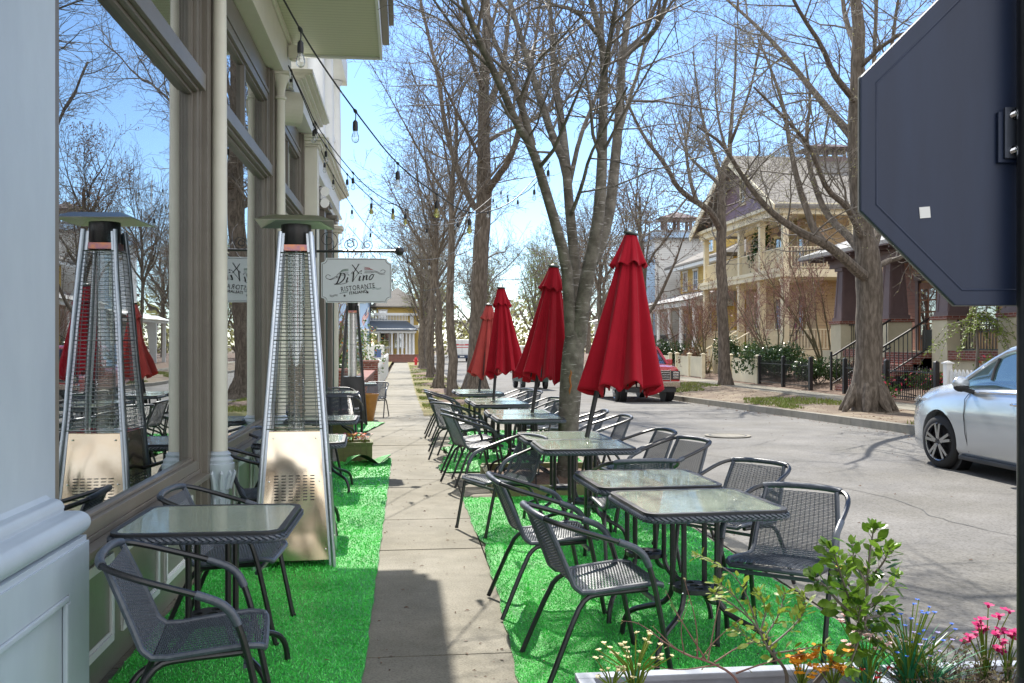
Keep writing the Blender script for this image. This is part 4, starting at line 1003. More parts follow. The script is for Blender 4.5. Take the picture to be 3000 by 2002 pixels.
# ================================================================== trees
def wander(rnd, p, d, Ln, n, wob, up):
    pts = [p.copy()]; d = d.normalized()
    for i in range(n):
        d = (d+Vector((rnd.gauss(0,wob), rnd.gauss(0,wob), rnd.gauss(0,wob)+up))).normalized()
        pts.append(pts[-1]+d*(Ln/n))
    return pts
def side_dir(rnd, d, ang):
    a = d.orthogonal().normalized(); a = Matrix.Rotation(rnd.uniform(0, 6.2832), 3, d) @ a
    return (d*math.cos(ang)+a*math.sin(ang)).normalized()
class Tree:
    def __init__(s, seed, minr=.0028, buds=None, bud=.02, nb=2):
        s.rnd = random.Random(seed); s.wood = MB(); s.twig = MB(); s.leaf = MB(); s.minr = minr; s.buds = buds; s.bud = bud; s.nb = nb
    def leafq(s, p, d, sz):
        r = s.rnd; d = (d+Vector((r.gauss(0,.6), r.gauss(0,.6), r.gauss(0,.6)))).normalized(); x = d.orthogonal().normalized()
        x = Matrix.Rotation(r.uniform(0,6.28), 3, d) @ x; w = sz*.32; q = p+d*sz*.5
        s.leaf.add([tuple(p), tuple(q+x*w), tuple(p+d*sz), tuple(q-x*w)], [(0,1,2,3)])
    def limb(s, pts, r0, r1, n=9, wood=True):
        pts = smooth_path(pts, 1); m = len(pts)
        ln = [0]
        for a, b in zip(pts, pts[1:]): ln.append(ln[-1]+(b-a).length)
        rad = [r0+(r1-r0)*(l/ln[-1])**.85 for l in ln]
        (s.wood if wood else s.twig).tube(pts, rad, n)
        return pts, rad
    def sprout(s, pts, rad, spec, lev=0, t0=.25):
        """spec: list per level (count per metre, length, angle, up)"""
        if lev >= len(spec): return
        r = s.rnd; cnt, Ln, ang, up = spec[lev]
        ds = [(b-a).length for a, b in zip(pts, pts[1:])]; tot = sum(ds)
        k = cnt*tot; k = int(k)+(1 if r.random() < k-int(k) else 0)
        if lev > 0: k = max(k, 2)
        for q in range(k):
            f = t0+(1-t0)*((q+r.random())/max(k,1)); f = min(f, .995); x = f*tot; i = 0
            while i < len(ds)-1 and x > ds[i]: x -= ds[i]; i += 1
            p = pts[i].lerp(pts[i+1], x/max(ds[i],1e-6)); d = (pts[i+1]-pts[i]).normalized()
            R0 = rad[i]
            l = Ln*r.uniform(.55, 1.25)*(1.15-.6*f); rr = max(s.minr, min(R0*.55, l*.0125))
            dd = side_dir(r, d, ang*r.uniform(.7, 1.3))
            n = 5 if lev == 0 else 4 if lev == 1 else 3
            ch = wander(r, p, dd, l, n, .17 if lev < 2 else .22, up)
            cr = [max(s.minr*.75, rr*(1-.75*j/n)) for j in range(n+1)]
            s.twig.tube(ch, cr, 5 if lev == 0 else 4 if lev == 1 else 3, cap=False)
            s.sprout(ch, cr, spec, lev+1, .12)
            if lev == len(spec)-1 and s.buds:
                for _ in range(s.nb): 
                    j = r.randint(1, n); s.leafq(ch[j].lerp(ch[j-1], r.random()), (ch[j]-ch[j-1]).normalized(), s.bud*r.uniform(.6,1.4))
            elif lev == len(spec)-2 and s.buds: s.leafq(ch[-1], (ch[-1]-ch[-2]).normalized(), s.bud)
    def build(s, label, loc, bark, twig, cat='tree', group=None, name='street_tree'):
        t = thing(name, label, cat, loc, 0, group)
        obj('trunk', s.wood, bark, t, True)
        me = s.twig.mesh('crown', twig); me.shade_smooth(); c = link('crown', me, t)
        if s.leaf.v: obj('leaf', s.leaf, M[s.buds], c)
        return t
SP_NEAR = [(3.0,1.8,.75,.05),(4.6,.8,.8,.05),(6.5,.36,.75,.03)]
KT = .84
# ---- the multi-stemmed street tree among the tables (traced limbs, real depth spread)
Z0 = 9.9; base = at(1303, 1130, Z0); base.z = .06
T = Tree(11, .0032, 'bud', .012, 1)
def P_(px, py, dz=0): return at(px, py, Z0+dz)-base
def flare(T, pts, rad, n=14): T.wood.tube(smooth_path(pts,1), rad, n)
tr = smooth_path([Vector((0,0,-.15)), Vector((0,0,.05)), P_(1303,1060), P_(1304,980), P_(1309,900), P_(1315,820), P_(1322,745), P_(1322,700)],1)
T.wood.tube(tr, [KT*q_ for q_ in ([.20,.17,.145,.132,.128,.126,.128,.13,.135,.14,.14,.135,.12,.10][:len(tr)] + [.10]*max(0, len(tr)-14))], 16)
limbs = [
 ([(1312,790,0),(1306,690,-.1),(1299,600,-.2),(1259,460,-.5),(1219,332,-.8),(1187,288,-1.0),(1151,200,-1.3),(1091,76,-1.8),(1050,-40,-2.2),(1010,-170,-2.6)],.085,.018),
 ([(1222,335,-.8),(1199,248,-.9),(1167,168,-.8),(1120,60,-.6),(1090,-60,-.5)],.045,.014),
 ([(1320,780,0),(1322,690,.1),(1319,600,.15),(1307,480,.2),(1299,380,.2),(1267,312,.3),(1243,236,.4),(1215,152,.5),(1187,60,.6),(1150,-60,.8),(1120,-180,1)],.082,.02),
 ([(1300,390,.2),(1289,280,.6),(1271,172,1.0),(1267,80,1.4),(1255,-60,1.8),(1250,-200,2.1)],.062,.018),
 ([(1305,430,.2),(1331,312,.5),(1361,240,.8),(1399,140,1.2),(1430,40,1.6),(1450,-80,1.9)],.034,.012),
 ([(1308,500,.2),(1335,430,-.3),(1352,360,-.6),(1385,300,-.9),(1440,200,-1.4)],.028,.010),
 ([(1326,790,0),(1338,690,-.1),(1352,610,-.15),(1372,520,-.2),(1381,400,-.2),(1383,280,-.3),(1387,160,-.4),(1379,80,-.5),(1350,-20,-.6),(1330,-160,-.8)],.105,.022),
 ([(1358,600,-.1),(1385,540,0),(1402,470,.1),(1413,360,.2),(1423,240,.3),(1427,140,.4),(1439,60,.5),(1455,-40,.7),(1470,-180,.9)],.085,.022),
 ([(1428,135,.4),(1455,108,.3),(1483,92,.1),(1515,52,-.2),(1533,-20,-.4),(1550,-130,-.6)],.045,.014),
 ([(1415,330,.2),(1440,240,.9),(1470,150,1.3),(1490,40,1.7),(1510,-80,2.0)],.036,.012),
 ([(1387,170,-.4),(1400,90,-.9),(1415,0,-1.3),(1440,-120,-1.7)],.04,.012),
 ([(1380,90,-.5),(1340,40,-.9),(1290,10,-1.3),(1220,20,-1.8)],.03,.010)]
for k in range(6):     # upper limbs, above the picture, added over the road to cast branch shadows
    a = [.2,-.35,.75,1.2,-.9,.45][k]; d = Vector((math.cos(a), math.sin(a), .35)); s0 = [P_(1455,-40,.7), P_(1330,-160,-.8), P_(1470,-180,.9), P_(1250,-200,2.1), P_(1533,-20,-.4), P_(1510,-80,2.0)][k]
    pts = wander(T.rnd, s0, d, 5.2, 8, .12, .05); rad = [.035*(1-.8*q/8) for q in range(9)]; T.wood.tube(pts, rad, 8); T.sprout(pts, rad, SP_NEAR, 0, .1)
for pts, a, b in limbs:
    p, r = T.limb([P_(*q) for q in pts], a*KT, b*.9, 11); T.sprout(p, r, SP_NEAR, 0, .42 if a > .05 else .15)
st_ = T.build('multi stemmed street tree with pale ringed bark rising between the glass tables', base, M['cherry'], M['twig'])
# wound on the trunk
mb = MB(); 
for (a, b, w_) in ((845,905,.016),(1000,1060,.01)):
    pts = [P_(1309+.5*math.sin(k), a+(b-a)*k/6)+Vector((-.02+.01*math.sin(k*2), -.108, 0)) for k in range(7)]; mb.tube(pts, [.002]+[w_*random.uniform(.6,1)]*5+[.002], 6)
obj('bark_wound', mb, mat("raw_wood", (.26,.10,.03), .9), [c for c in st_.children if c.name.startswith('trunk')][0])
# ---- the big dark trunk at the end of the table row
def px_tree(seed, z, bx, by, trunk, r0, limbs, label, spec, rs=1.0, bark='bark', minr=.004, buds=None, bud=.03, flare_=1.6, nb=1, group='street trees along the road', gz_=None, twig='twig'):
    T = Tree(seed, minr, buds, bud, nb); b = at(bx, by, z); r0 *= rs
    if rs != 1.0: b.z -= .08
    trunk = [(a_, b_, c_*rs) for a_, b_, c_ in trunk]; limbs = [(p_, a_*rs**.6, c_) for p_, a_, c_ in limbs]
    q = lambda px, py, dz=0: at(px, py, z+dz)-b
    pts = [Vector((0,0,-.2)), Vector((0,0,.0)), Vector((0,0,.35))]+[q(*t[:2]) for t in trunk]
    rad = [r0*flare_*1.25, r0*flare_, r0*1.12]+[t[2] for t in trunk]
    ps = []; rs = []
    for i in range(len(pts)-1):
        for k in range(3): ps.append(pts[i].lerp(pts[i+1], k/3)); rs.append(rad[i]+(rad[i+1]-rad[i])*k/3)
    ps.append(pts[-1]); rs.append(rad[-1])
    rn = random.Random(seed)
    ps = [p+Vector((rn.gauss(0,.012), rn.gauss(0,.012), 0)) if i > 6 else p for i, p in enumerate(ps)]
    T.wood.tube(ps, rs, 16)
    for k in range(7):        # root flare
        a = k*.9+seed; l = r0*1.75; T.wood.tube(smooth_path([(math.cos(a)*r0*.82,math.sin(a)*r0*.82,.6),(math.cos(a)*r0*1.15,math.sin(a)*r0*1.15,.2),(math.cos(a)*l,math.sin(a)*l,-.06)],1), [r0*.16,r0*.24,r0*.30,r0*.27,r0*.18,r0*.08], 8)
    for pts, a, c in limbs:
        p, r = T.limb([q(*w) for w in pts], a, c, 9); T.sprout(p, r, spec, 0, .2)
    up = [(ps[i], rs[i]) for i in range(len(ps)) if ps[i].z > 4.0]
    if len(up) > 2: T.sprout([a for a, _ in up], [c for _, c in up], [(spec[0][0]*.7, spec[0][1]*.9, 1.0, .06)]+spec[1:], 0, .0)
    return T.build(label, b, M[bark], M[twig], group=group)
SP_MID = [(2.6,2.5,.8,.06),(4.4,1.1,.8,.05),(5.6,.52,.75,.03)]
px_tree(21, 31.5, 1092, 892, [(1093,820,.335),(1098,700,.31),(1104,560,.31),(1111,440,.30),(1109,320,.24),(1111,200,.21),(1115,100,.18),(1117,0,.15),(1118,-120,.11),(1118,-300,.05)], .36, [
 ([(1108,490,0),(1079,465,.5),(1039,360,1.2),(1019,280,1.5),(1007,180,1.8),(985,90,2.2),(960,-20,2.5),(930,-160,2.8)],.13,.03),
 ([(1112,450,0),(1140,408,-.6),(1167,372,-1),(1187,320,-1.3),(1200,240,-1.5),(1225,130,-1.8),(1240,0,-2)],.15,.03),
 ([(1112,262,0),(1128,230,.5),(1143,192,.8),(1159,128,1),(1167,40,1.2),(1185,-80,1.5)],.15,.03),
 ([(1110,330,0),(1160,300,1.2),(1240,270,2.5),(1320,215,3.5),(1420,130,4.6)],.09,.02),
 ([(1111,210,0),(1085,150,-1),(1060,60,-1.6),(1040,-60,-2.2)],.10,.02),
 ([(1110,380,0),(1070,300,-1.6),(1030,220,-2.6),(980,120,-3.6)],.08,.02),
 ([(1115,100,0),(1140,20,1),(1160,-80,2)],.09,.02),
 ([(1098,690,0),(1130,640,1),(1170,610,1.6),(1210,560,2.2)],.035,.012)], 'big dark trunked street tree behind the far red umbrellas', SP_MID, .84, minr=.0052)
# ---- right hand verge
px_tree(31, 35.0, 1665, 897, [(1662,830,.30),(1660,760,.275),(1658,680,.27),(1656,620,.255),(1655,520,.25),(1654,460,.2),(1656,420,.17),(1663,383,.14),(1674,357,.12),(1677,300,.10),(1685,200,.07),(1690,60,.04)], .33, [
 ([(1655,530,0),(1633,487,-.5),(1601,465,-1),(1579,452,-1.3),(1551,426,-1.7),(1538,396,-1.9),(1514,361,-2.2),(1481,320,-2.6),(1450,260,-3),(1420,180,-3.4)],.17,.03),
 ([(1600,464,-1),(1590,437,-.6),(1581,400,-.3),(1577,367,0),(1572,335,.3),(1583,290,.6),(1590,200,1)],.10,.025),
 ([(1655,430,0),(1640,412,.6),(1611,389,1.2),(1579,357,2),(1560,320,2.5),(1540,250,3)],.10,.02),
 ([(1657,410,0),(1640,360,.3),(1622,313,.6),(1605,240,.9),(1590,120,1.3)],.11,.02),
 ([(1656,450,0),(1690,420,-1),(1730,400,-2),(1770,350,-3)],.05,.014),
 ([(1656,500,0),(1700,470,1),(1750,430,2),(1800,400,3)],.05,.014),
 ([(1676,330,0),(1700,270,-1),(1730,180,-2),(1750,60,-3)],.08,.02),
 ([(1672,360,0),(1650,290,1),(1640,200,1.6),(1645,80,2)],.07,.02),
 ([(1579,452,-1.3),(1540,500,-2.2),(1500,530,-3),(1450,560,-4)],.045,.012)], 'tall street tree on the far verge before the yellow house', SP_MID, .72, minr=.0055, buds='bud', bud=.035)
px_tree(32, 22.0, 1992, 932, [(1992,860,.375),(1993,780,.36),(1994,700,.355),(1994,640,.37),(1990,580,.33),(1981,524,.27),(1968,420,.225),(1965,315,.215),(1967,210,.20),(1970,105,.18),(1966,0,.15),(1964,-120,.10),(1964,-300,.05)], .46, [
 ([(1990,640,0),(1967,622,-.5),(1926,583,-1.0),(1890,558,-1.3),(1836,534,-1.8),(1782,498,-2.3),(1746,462,-2.6),(1700,400,-3),(1660,330,-3.4),(1600,290,-4)],.16,.02),
 ([(1892,559,-1.3),(1868,530,-1.2),(1854,490,-1.1),(1832,426,-1),(1812,330,-.8),(1800,250,-.6),(1770,160,-.3),(1740,90,0)],.10,.02),
 ([(1985,590,0),(1962,560,.4),(1940,534,.8),(1908,507,1.2),(1881,462,1.5),(1854,372,1.8),(1850,300,2),(1862,230,2.2),(1845,120,2.5)],.13,.02),
 ([(1984,560,0),(1958,500,-.5),(1940,470,-.8),(1899,439,-1.4),(1875,380,-1.8),(1855,330,-2.1),(1800,270,-2.8),(1730,200,-3.5)],.10,.02),
 ([(1966,330,0),(1945,300,.3),(1904,255,.9),(1841,178,1.7),(1785,108,2.5),(1725,49,3.2),(1669,0,4),(1600,-60,4.8)],.12,.02),
 ([(1966,235,0),(1940,205,-.5),(1911,168,-1),(1886,105,-1.5),(1841,38,-2.1),(1816,-10,-2.5),(1780,-100,-3)],.10,.02),
 ([(1998,630,0),(2030,600,.4),(2075,590,.8),(2130,540,1.2),(2180,470,1.6)],.09,.02),
 ([(1995,600,0),(2020,520,.7),(2010,420,1.2),(2004,300,1.5),(2005,157,1.8),(2012,0,2.1),(2020,-150,2.4)],.12,.03),
 ([(2004,320,1.5),(2030,220,1),(2045,120,.7),(2060,0,.5),(2090,-130,.2)],.08,.02),
 ([(1968,160,0),(2040,90,-.8),(2120,60,-1.5),(2220,10,-2.3)],.07,.02),
 ([(1968,110,0),(1940,50,.8),(1930,-40,1.4),(1900,-160,2)],.09,.02),
 ([(1904,255,.9),(1890,330,.7),(1896,400,.6),(1930,440,.5)],.03,.012)], 'broad street tree with flared roots in front of the brown porch', [(2.4,2.1,.8,.05),(4.2,.9,.8,.05),(5.5,.45,.75,.03)], .82, minr=.0038, buds='bud', bud=.03, nb=2, flare_=.96)
# ---- trees grown freely
def free_tree(seed, H, r0, fork, nl, spread, spec, minr, buds=None, bud=.03, nb=1, lean=0, trunk_top=.8):
    T = Tree(seed, minr, buds, bud, nb); r = T.rnd
    n = 14; pts = []; rad = []
    x = y = 0
    for i in range(n+1):
        f = i/n; pts.append(Vector((x, y, H*trunk_top*f-.1))); rad.append(r0*(1.35 if i == 0 else 1)*(1-.78*f**1.2)); x += r.gauss(0, .05)+lean; y += r.gauss(0, .05)
    T.wood.tube(pts, rad, 14)
    for k in range(6):
        a = k*1.05; l = r0*2.2; T.wood.tube([(math.cos(a)*r0*.75,math.sin(a)*r0*.75,.40),(math.cos(a)*r0*1.1,math.sin(a)*r0*1.1,.12),(math.cos(a)*l,math.sin(a)*l,-.1)], [r0*.22,r0*.32,r0*.08], 7)
    for k in range(nl):
        f = fork+(.97-fork)*k/nl; i = f*n; j = int(i); p = pts[j].lerp(pts[min(j+1,n)], i-j); a = k*2.4+r.uniform(-.4,.4)
        el = r.uniform(.75, 1.15); d = Vector((math.cos(a)*math.cos(el), math.sin(a)*math.cos(el), math.sin(el)))
        l = spread*r.uniform(.75,1.2)*(1.1-.5*(f-fork)/(1-fork)); lp = wander(r, p, d, l, 7, .10, .07); rr = rad[j]*.5
        lr = [max(.012, rr*(1-.85*q/7)) for q in range(8)]; T.wood.tube(lp, lr, 8); T.sprout(lp, lr, spec, 0, .2)
    T.sprout(pts[8:], rad[8:], spec, 0, 0)
    return T
SP_ROW = [(1.9,2.1,.7,.05),(3.3,1.0,.8,.05),(4.8,.55,.7,.03)]
rowA = free_tree(41, 11.5, .165, .56, 13, 4.6, SP_ROW, .0062).build('slim street tree with rough bark, nearest trunk of the row on the left verge', (1.57, 30.6, zg(31)), M['bark'], M['twig'], group='street trees along the road')
rowB = free_tree(43, 11.0, .185, .5, 13, 4.6, SP_ROW, .0075).build('street tree with flared foot, second trunk of the row on the left verge', (1.40, 38.8, zg(39)), M['bark'], M['twig'], group='street trees along the road')
rowC = free_tree(47, 12, .27, .30, 15, 5.2, SP_ROW, .010, 'bud', .05).build('thick street tree beside the red hydrant', (1.42, 70, zg(70)), M['bark'], M['twig'], group='street trees along the road')
dup(rowA, (1.40, 50.5, zg(50)), 2.1, 'street tree in the left row, third trunk before the thick one', None)
dup(rowB, (1.75, 58.5, zg(58)), 4.0, 'street tree in the left row just before the thick tree by the hydrant', None)
dup(rowA, (2.05, 80, zg(80)), 1.0, 'far street tree behind the thick hydrant tree', None)
rowR = free_tree(53, 10.5, .22, .35, 12, 4.4, SP_ROW, .0075, 'dead', .07, 2).build('street tree still carrying brown withered leaves on the far verge', at(1476, 880, 42), M['bark'], M['twig'], group='street trees along the road')
rowR.location.z = zg(42)-.05
q = at(1378, 850, 52); dup(rowB, (q.x, q.y, zg(52)), 1.3, 'dark street tree seen between the main trunk and the largest umbrella', None)
q = at(1325, 840, 66); dup(rowR, (q.x, q.y, zg(66)), 3.3, 'far right verge tree with withered leaves beyond the main trunk', None)
q = at(1255, 830, 84); far1 = free_tree(59, 11, .26, .25, 14, 5.2, SP_ROW, .011, 'lime', .09, 2).build('spreading tree hazed with pale green spring leaves behind the umbrellas', (q.x, q.y, zg(84)), M['bark'], M['twig'], group='street trees along the road')
far2 = free_tree(61, 13, .3, .25, 14, 5.6, SP_ROW, .013, 'bud', .08, 1).build('budding tree far down the street left of the white van', (-9.5, 116, zg(116)), M['bark'], M['twig'], group='trees at the far end of the street')
spots = [((2.6,104),1.1,.5,'bare tree at the far end above the white van'),((8,112),1.0,2,'bare tree at the far end between the umbrellas'),((14,100),1.1,3,'bare tree at the far end right of the third umbrella'),
         ((19,90),1.0,4.4,'bare tree at the far end behind the blue house'),((-14,122),1.2,5,'bare tree at the far end behind the yellow house'),((23,118),1.2,1.7,'tall bare tree far beyond the blue house'),((11,128),1.3,.2,'tall bare tree at the very end of the street'),((3,134),1.3,2.9,'tall bare tree behind the white van'),((-3,124),1.2,4.1,'tall bare tree left at the end of the street')]
for i, ((x, y), s_, a, lb) in enumerate(spots):
    o = dup(far2 if i%2 else far1, (x, y, zg(y)), a, lb, 'trees at the far end of the street'); o.scale = (s_,)*3
dup(rowA, (10.7, 9.0, 0), 2.4, 'bare street tree on the far verge near the parked silver car', None)
dup(rowB, (10.9, 15.4, 0), .4, 'bare street tree on the far verge behind the stop sign', None)
for i, (x, y, a, lb) in enumerate(((24,60,1,'bare garden tree behind the yellow house'),(29,44,2,'bare garden tree behind the purple gabled house'),(27,26,3,'bare garden tree behind the brown porch house'),(31,75,4,'bare garden tree behind the blue house'))):
    o = dup(rowC if i%2 else rowA, (x, y, 0), a, lb, 'garden trees behind the houses'); o.scale = (1.15,)*3
# ================================================================== houses across the street
def pobj(name, mb, m, root, smooth=False, bevel=0, parent=None):
    l = root.location; mb.v = [(x-l[0], y-l[1], z-l[2]) for x, y, z in mb.v]
    return obj(name, mb, m, parent or root, smooth, bevel)
def gnd(y): return .02 if y < 34 else .02-.2*(y-34)/80
M['purple'] = siding("purple_clapboard", (.23,.165,.22), .17, .6, .6, 'Z', var=(2,(.19,.135,.185),.35,.7))
M['yellow'] = siding("yellow_clapboard", (.58,.40,.10), .15, .7, .6, 'Z', var=(2,(.52,.35,.09),.35,.7))
M['tan'] = siding("tan_clapboard", (.50,.38,.24), .15, .7, .6, 'Z', var=(2,(.43,.32,.20),.35,.7))
M['blue'] = siding("blue_clapboard", (.34,.48,.66), .15, .75, .6, 'Z', var=(2,(.30,.43,.60),.35,.7))
M['grey'] = siding("grey_clapboard", (.62,.62,.61), .15, .75, .6, 'Z', var=(2,(.55,.55,.54),.35,.7))
M['redclap'] = siding("russet_clapboard", (.27,.125,.085), .15, .6, .6, 'Z', var=(2,(.22,.10,.07),.35,.7))
M['ivory'] = mat("ivory_trim", (.76,.68,.48), .5, var=(3,(.68,.60,.42),.35,.7))
M['brown'] = mat("umber_trim", (.12,.082,.085), .5, var=(3,(.145,.10,.10),.35,.7))
M['peach'] = mat("peach_stucco", (.52,.35,.20), .85, var=(2,(.44,.30,.17),.35,.7), bump=(50,.3))
M['slate'] = siding("pale_shingles", (.33,.33,.33), .14, .5, .85, 'X', var=(9,(.25,.25,.25),.35,.65))
M['dwin'] = glass_mat("house_window_glass", (.35,.9), (.10,.12,.14))
M['curtain'] = mat("dark_room", (.03,.032,.036), .9)
def window(root, x, y, z0, z1, w_, trim, nx=-1, axis='Y', mull=True):
    """window on a wall facing -X (axis Y) or -Y (axis X)"""
    def bx(mb, a0, a1, o0, o1, b0, b1):
        if axis == 'Y': mb.box(x-o1, x-o0, y+a0, y+a1, b0, b1)
        else: mb.box(x+a0, x+a1, y-o1, y-o0, b0, b1)
    mb = MB(); h = w_/2; f = .09
    bx(mb,-h-f,-h,.003,.05,z0-.02,z1+.02); bx(mb,h,h+f,.003,.05,z0-.02,z1+.02); bx(mb,-h-f-.05,h+f+.05,.003,.075,z1+.021,z1+.15); bx(mb,-h-f-.03,h+f+.03,.003,.085,z0-.1,z0-.021)
    fr = pobj('window', mb, trim, root)
    mb = MB(); bx(mb,-h,h,.004,.012,z0,z1); pobj('pane', mb, M['dwin'], root, parent=fr); 
    if mull:
        mb = MB(); zm = (z0+z1)/2; bx(mb,-h,h,.0125,.032,zm-.02,zm+.02); bx(mb,-.014,.014,.0125,.028,z0,zm-.021); bx(mb,-.014,.014,.0125,.028,zm+.021,z1); pobj('sash_bar', mb, M['white'], root, parent=fr)
def railing(root, p, q, z0, h, m, pitch=.13, name='railing', r=.02, zq=None):
    p = Vector((*p, z0)); q = Vector((*q, z0 if zq is None else zq)); n = max(2, int((q-p).length/pitch)); mb = MB(); up = Vector((0,0,h))
    mb.bar(p+up, q+up, .06, .05); mb.bar(p+Vector((0,0,.09)), q+Vector((0,0,.09)), .04, .04)
    for k in range(1, n): a = p.lerp(q, k/n); mb.bar(a+Vector((0,0,.1)), a+up-Vector((0,0,.02)), r*2, r*2)
    return pobj(name, mb, m, root)
# ---- brown porch house
D = thing('brown_porch_house', 'bungalow with brown tapered porch columns on cream stucco piers and brick steps', 'house', (15.2, 28, 0))
mb = MB(); mb.box(17.8, 30, 15, 34.0, 0, 4.75); pobj('wall', mb, M['peach'], D)
mb = MB(); mb.box(17.785, 17.799, 31.6, 34.0, 1.2, 4.7); pobj('siding_panel', mb, M['redclap'], D)
mb = MB(); mb.box(15.35, 17.78, 15, 25.3, .0, 1.2); mb.box(15.35,17.78,28.5,33.8,0,1.2); mb.box(15.36,17.78,25.301,28.499,0,1.195); pobj('porch_base', mb, M['stucco'], D)
mb = MB(); mb.box(15.22,15.349,15,22.29,1.0,1.26); mb.box(15.22,15.349,23.01,25.39,1.0,1.26); mb.box(15.22,15.349,29.5,31.9,1.0,1.26); pobj('brick_band', mb, M['brick'], D)
for y in (32.0, 28.7, 25.4, 22.3, 19.0, 16.0):
    mb = MB(); mb.box(15.2,16.0,y,y+.78,0,2.13); pr = pobj('pier', mb, M['stucco'], D)
    mb = MB(); mb.box(15.15,16.05,y-.05,y+.83,2.131,2.24); pobj('pier_cap', mb, M['brick'], D, parent=pr)
    mb = MB(); c = (15.6, y+.39); vs = []
    for z, h in ((2.241,.36),(2.36,.36),(2.36,.32),(4.0,.225),(4.0,.30),(4.12,.30)):
        vs += [(c[0]-h,c[1]-h,z),(c[0]+h,c[1]-h,z),(c[0]+h,c[1]+h,z),(c[0]-h,c[1]+h,z)]
    fs = [(3,2,1,0)]+[(i*4+k, i*4+(k+1)%4, i*4+4+(k+1)%4, i*4+4+k) for i in range(5) for k in range(4)]+[(20,21,22,23)]
    mb.add(vs, fs)
    # raised stiles leaving a recessed panel on the two visible faces
    for s in (-1, 1):
        mb.bar((c[0]-.325, c[1]+s*.25, 2.37), (c[0]-.232, c[1]+s*.165, 3.99), .10, .02, (1,0,0)); mb.bar((c[0]+s*.25, c[1]-.325, 2.37), (c[0]+s*.165, c[1]-.232, 3.99), .10, .02, (0,1,0))
    pobj('column', mb, M['brown'], D)
mb = MB(); mb.box(15.25,15.95,15,33.0,4.121,4.42); mb.box(15.2,15.249,15,33.05,4.30,4.44); pobj('beam', mb, M['brown'], D)
def hip(x0, x1, y0, y1, z0, z1, ins):
    mb = MB(); xm = (x0+x1)/2; t_ = .12
    vs = [(x0,y0,z0),(x1,y0,z0),(x1,y1,z0),(x0,y1,z0),(xm,y0+ins,z1),(xm,y1-ins,z1)]
    vs += [(a,b,c-t_) for a,b,c in vs[:4]]
    return mb.add(vs, [(0,1,4),(1,2,5,4),(2,3,5),(3,0,4,5),(0,3,9,6),(0,1,7,6),(1,2,8,7),(2,3,9,8),(6,7,8,9)])
pobj('roof', hip(14.45, 33, 14, 33.9, 4.60, 8.3, 8.5), M['slate'], D)
mb = MB()
for k in range(30): mb.box(14.55, 15.2, 14.6+.64*k, 14.68+.64*k, 4.36, 4.478)
mb.box(14.46,14.50,14.2,33.8,4.44,4.479); pobj('rafter_tail', mb, M['brown'], D)
dr = MB(); dr.box(17.70,17.784,30.1,31.3,1.2,3.52); do = pobj('door', dr, M['wood'], D)
mb = MB()
for a, b in ((30.22,30.66),(30.74,31.18)):
    for k in range(4): mb.box(17.688,17.699,a+.02,b-.02,1.75+.4*k,2.10+.4*k)
pobj('pane', mb, M['dwin'], D, parent=do)
mb = MB(); mb.box(17.66,17.784,29.92,30.09,1.2,3.6); mb.box(17.66,17.784,31.31,31.5,1.2,3.6); mb.box(17.64,17.784,29.85,31.55,3.61,3.85); pobj('door_frame', mb, M['brown'], D, parent=do)
for y in (27.6, 24.2, 20.8): window(D, 17.8, y, 1.9, 3.6, 1.1, M['brown'])
mb = MB()
for k in range(7): mb.box(13.35+.27*k, 15.35, 26.35, 28.5, 0, .17*(k+1))
stp = pobj('steps', mb, M['brick'], D)
for y in (26.3, 28.55):
    railing(D, (13.3, y), (15.2, y), .12, .95, M['black'], .15, 'stair_rail', .011, 1.25)
    mb = MB(); mb.box(13.22,13.28,y-.03,y+.03,0,1.2); pobj('newel', mb, M['black'], D)
for a, b in ((29.5,31.95),(23.1,25.35),(19.8,22.25)): railing(D, (15.5,a), (15.5,b), 1.2, .9, M['black'], .13, 'railing', .01)
mb = MB(); mb.box(16.9,17.4,29.1,29.7,1.21,1.9); mb.box(16.86,17.44,29.05,29.75,1.60,1.66); pobj('porch_box', mb, M['black'], D)
# ---- purple house with two porches
C = thing('purple_porch_house', 'purple clapboard gable house with two storeys of ivory porch columns', 'house', (16, 44, 0))
mb = MB(); mb.box(18.4, 32, 41.2, 50, 0, 7.2); pobj('wall', mb, M['tan'], C)
mb = MB(); mb.box(16.0,18.39,39.2,50,.0,1.15); mb.box(18.4,30,39.2,41.19,0,1.15); pobj('porch_base', mb, M['ivory'], C)
mb = MB(); mb.box(15.85,18.39,39.0,50.2,4.28,4.62); mb.box(18.4,30,39.0,41.19,4.28,4.62); mb.box(15.80,15.849,38.95,50.2,4.50,4.66); pobj('upper_deck', mb, M['ivory'], C)
mb = MB(); mb.box(15.85,16.35,39.0,50.2,6.95,7.25); mb.box(16.351,30,39.0,39.45,6.95,7.25); mb.box(15.7,30.2,38.85,50.4,7.251,7.40); pobj('eave_beam', mb, M['ivory'], C)
ps = [(16.15, y) for y in (39.25, 41.9, 44.6, 47.3, 49.9)]+[(x, 39.25) for x in (19.2, 22.4, 25.6)]
for x, y in ps:
    mb = MB(); mb.box(x-.14,x+.14,y-.14,y+.14,1.151,4.279); mb.box(x-.18,x+.18,y-.18,y+.18,4.10,4.2); mb.box(x-.12,x+.12,y-.12,y+.12,4.621,6.949); mb.box(x-.17,x+.17,y-.17,y+.17,6.75,6.85); pobj('porch_column', mb, M['ivory'], C)
for (a, b) in ((39.4,41.75),(42.05,44.45),(44.75,47.15),(47.45,49.75)):
    railing(C, (16.15,a), (16.15,b), 4.62, .95, M['ivory'], .14, 'railing', .018)
    if a != 42.05: railing(C, (16.15,a), (16.15,b), 1.15, .9, M['ivory'], .14, 'railing', .018)
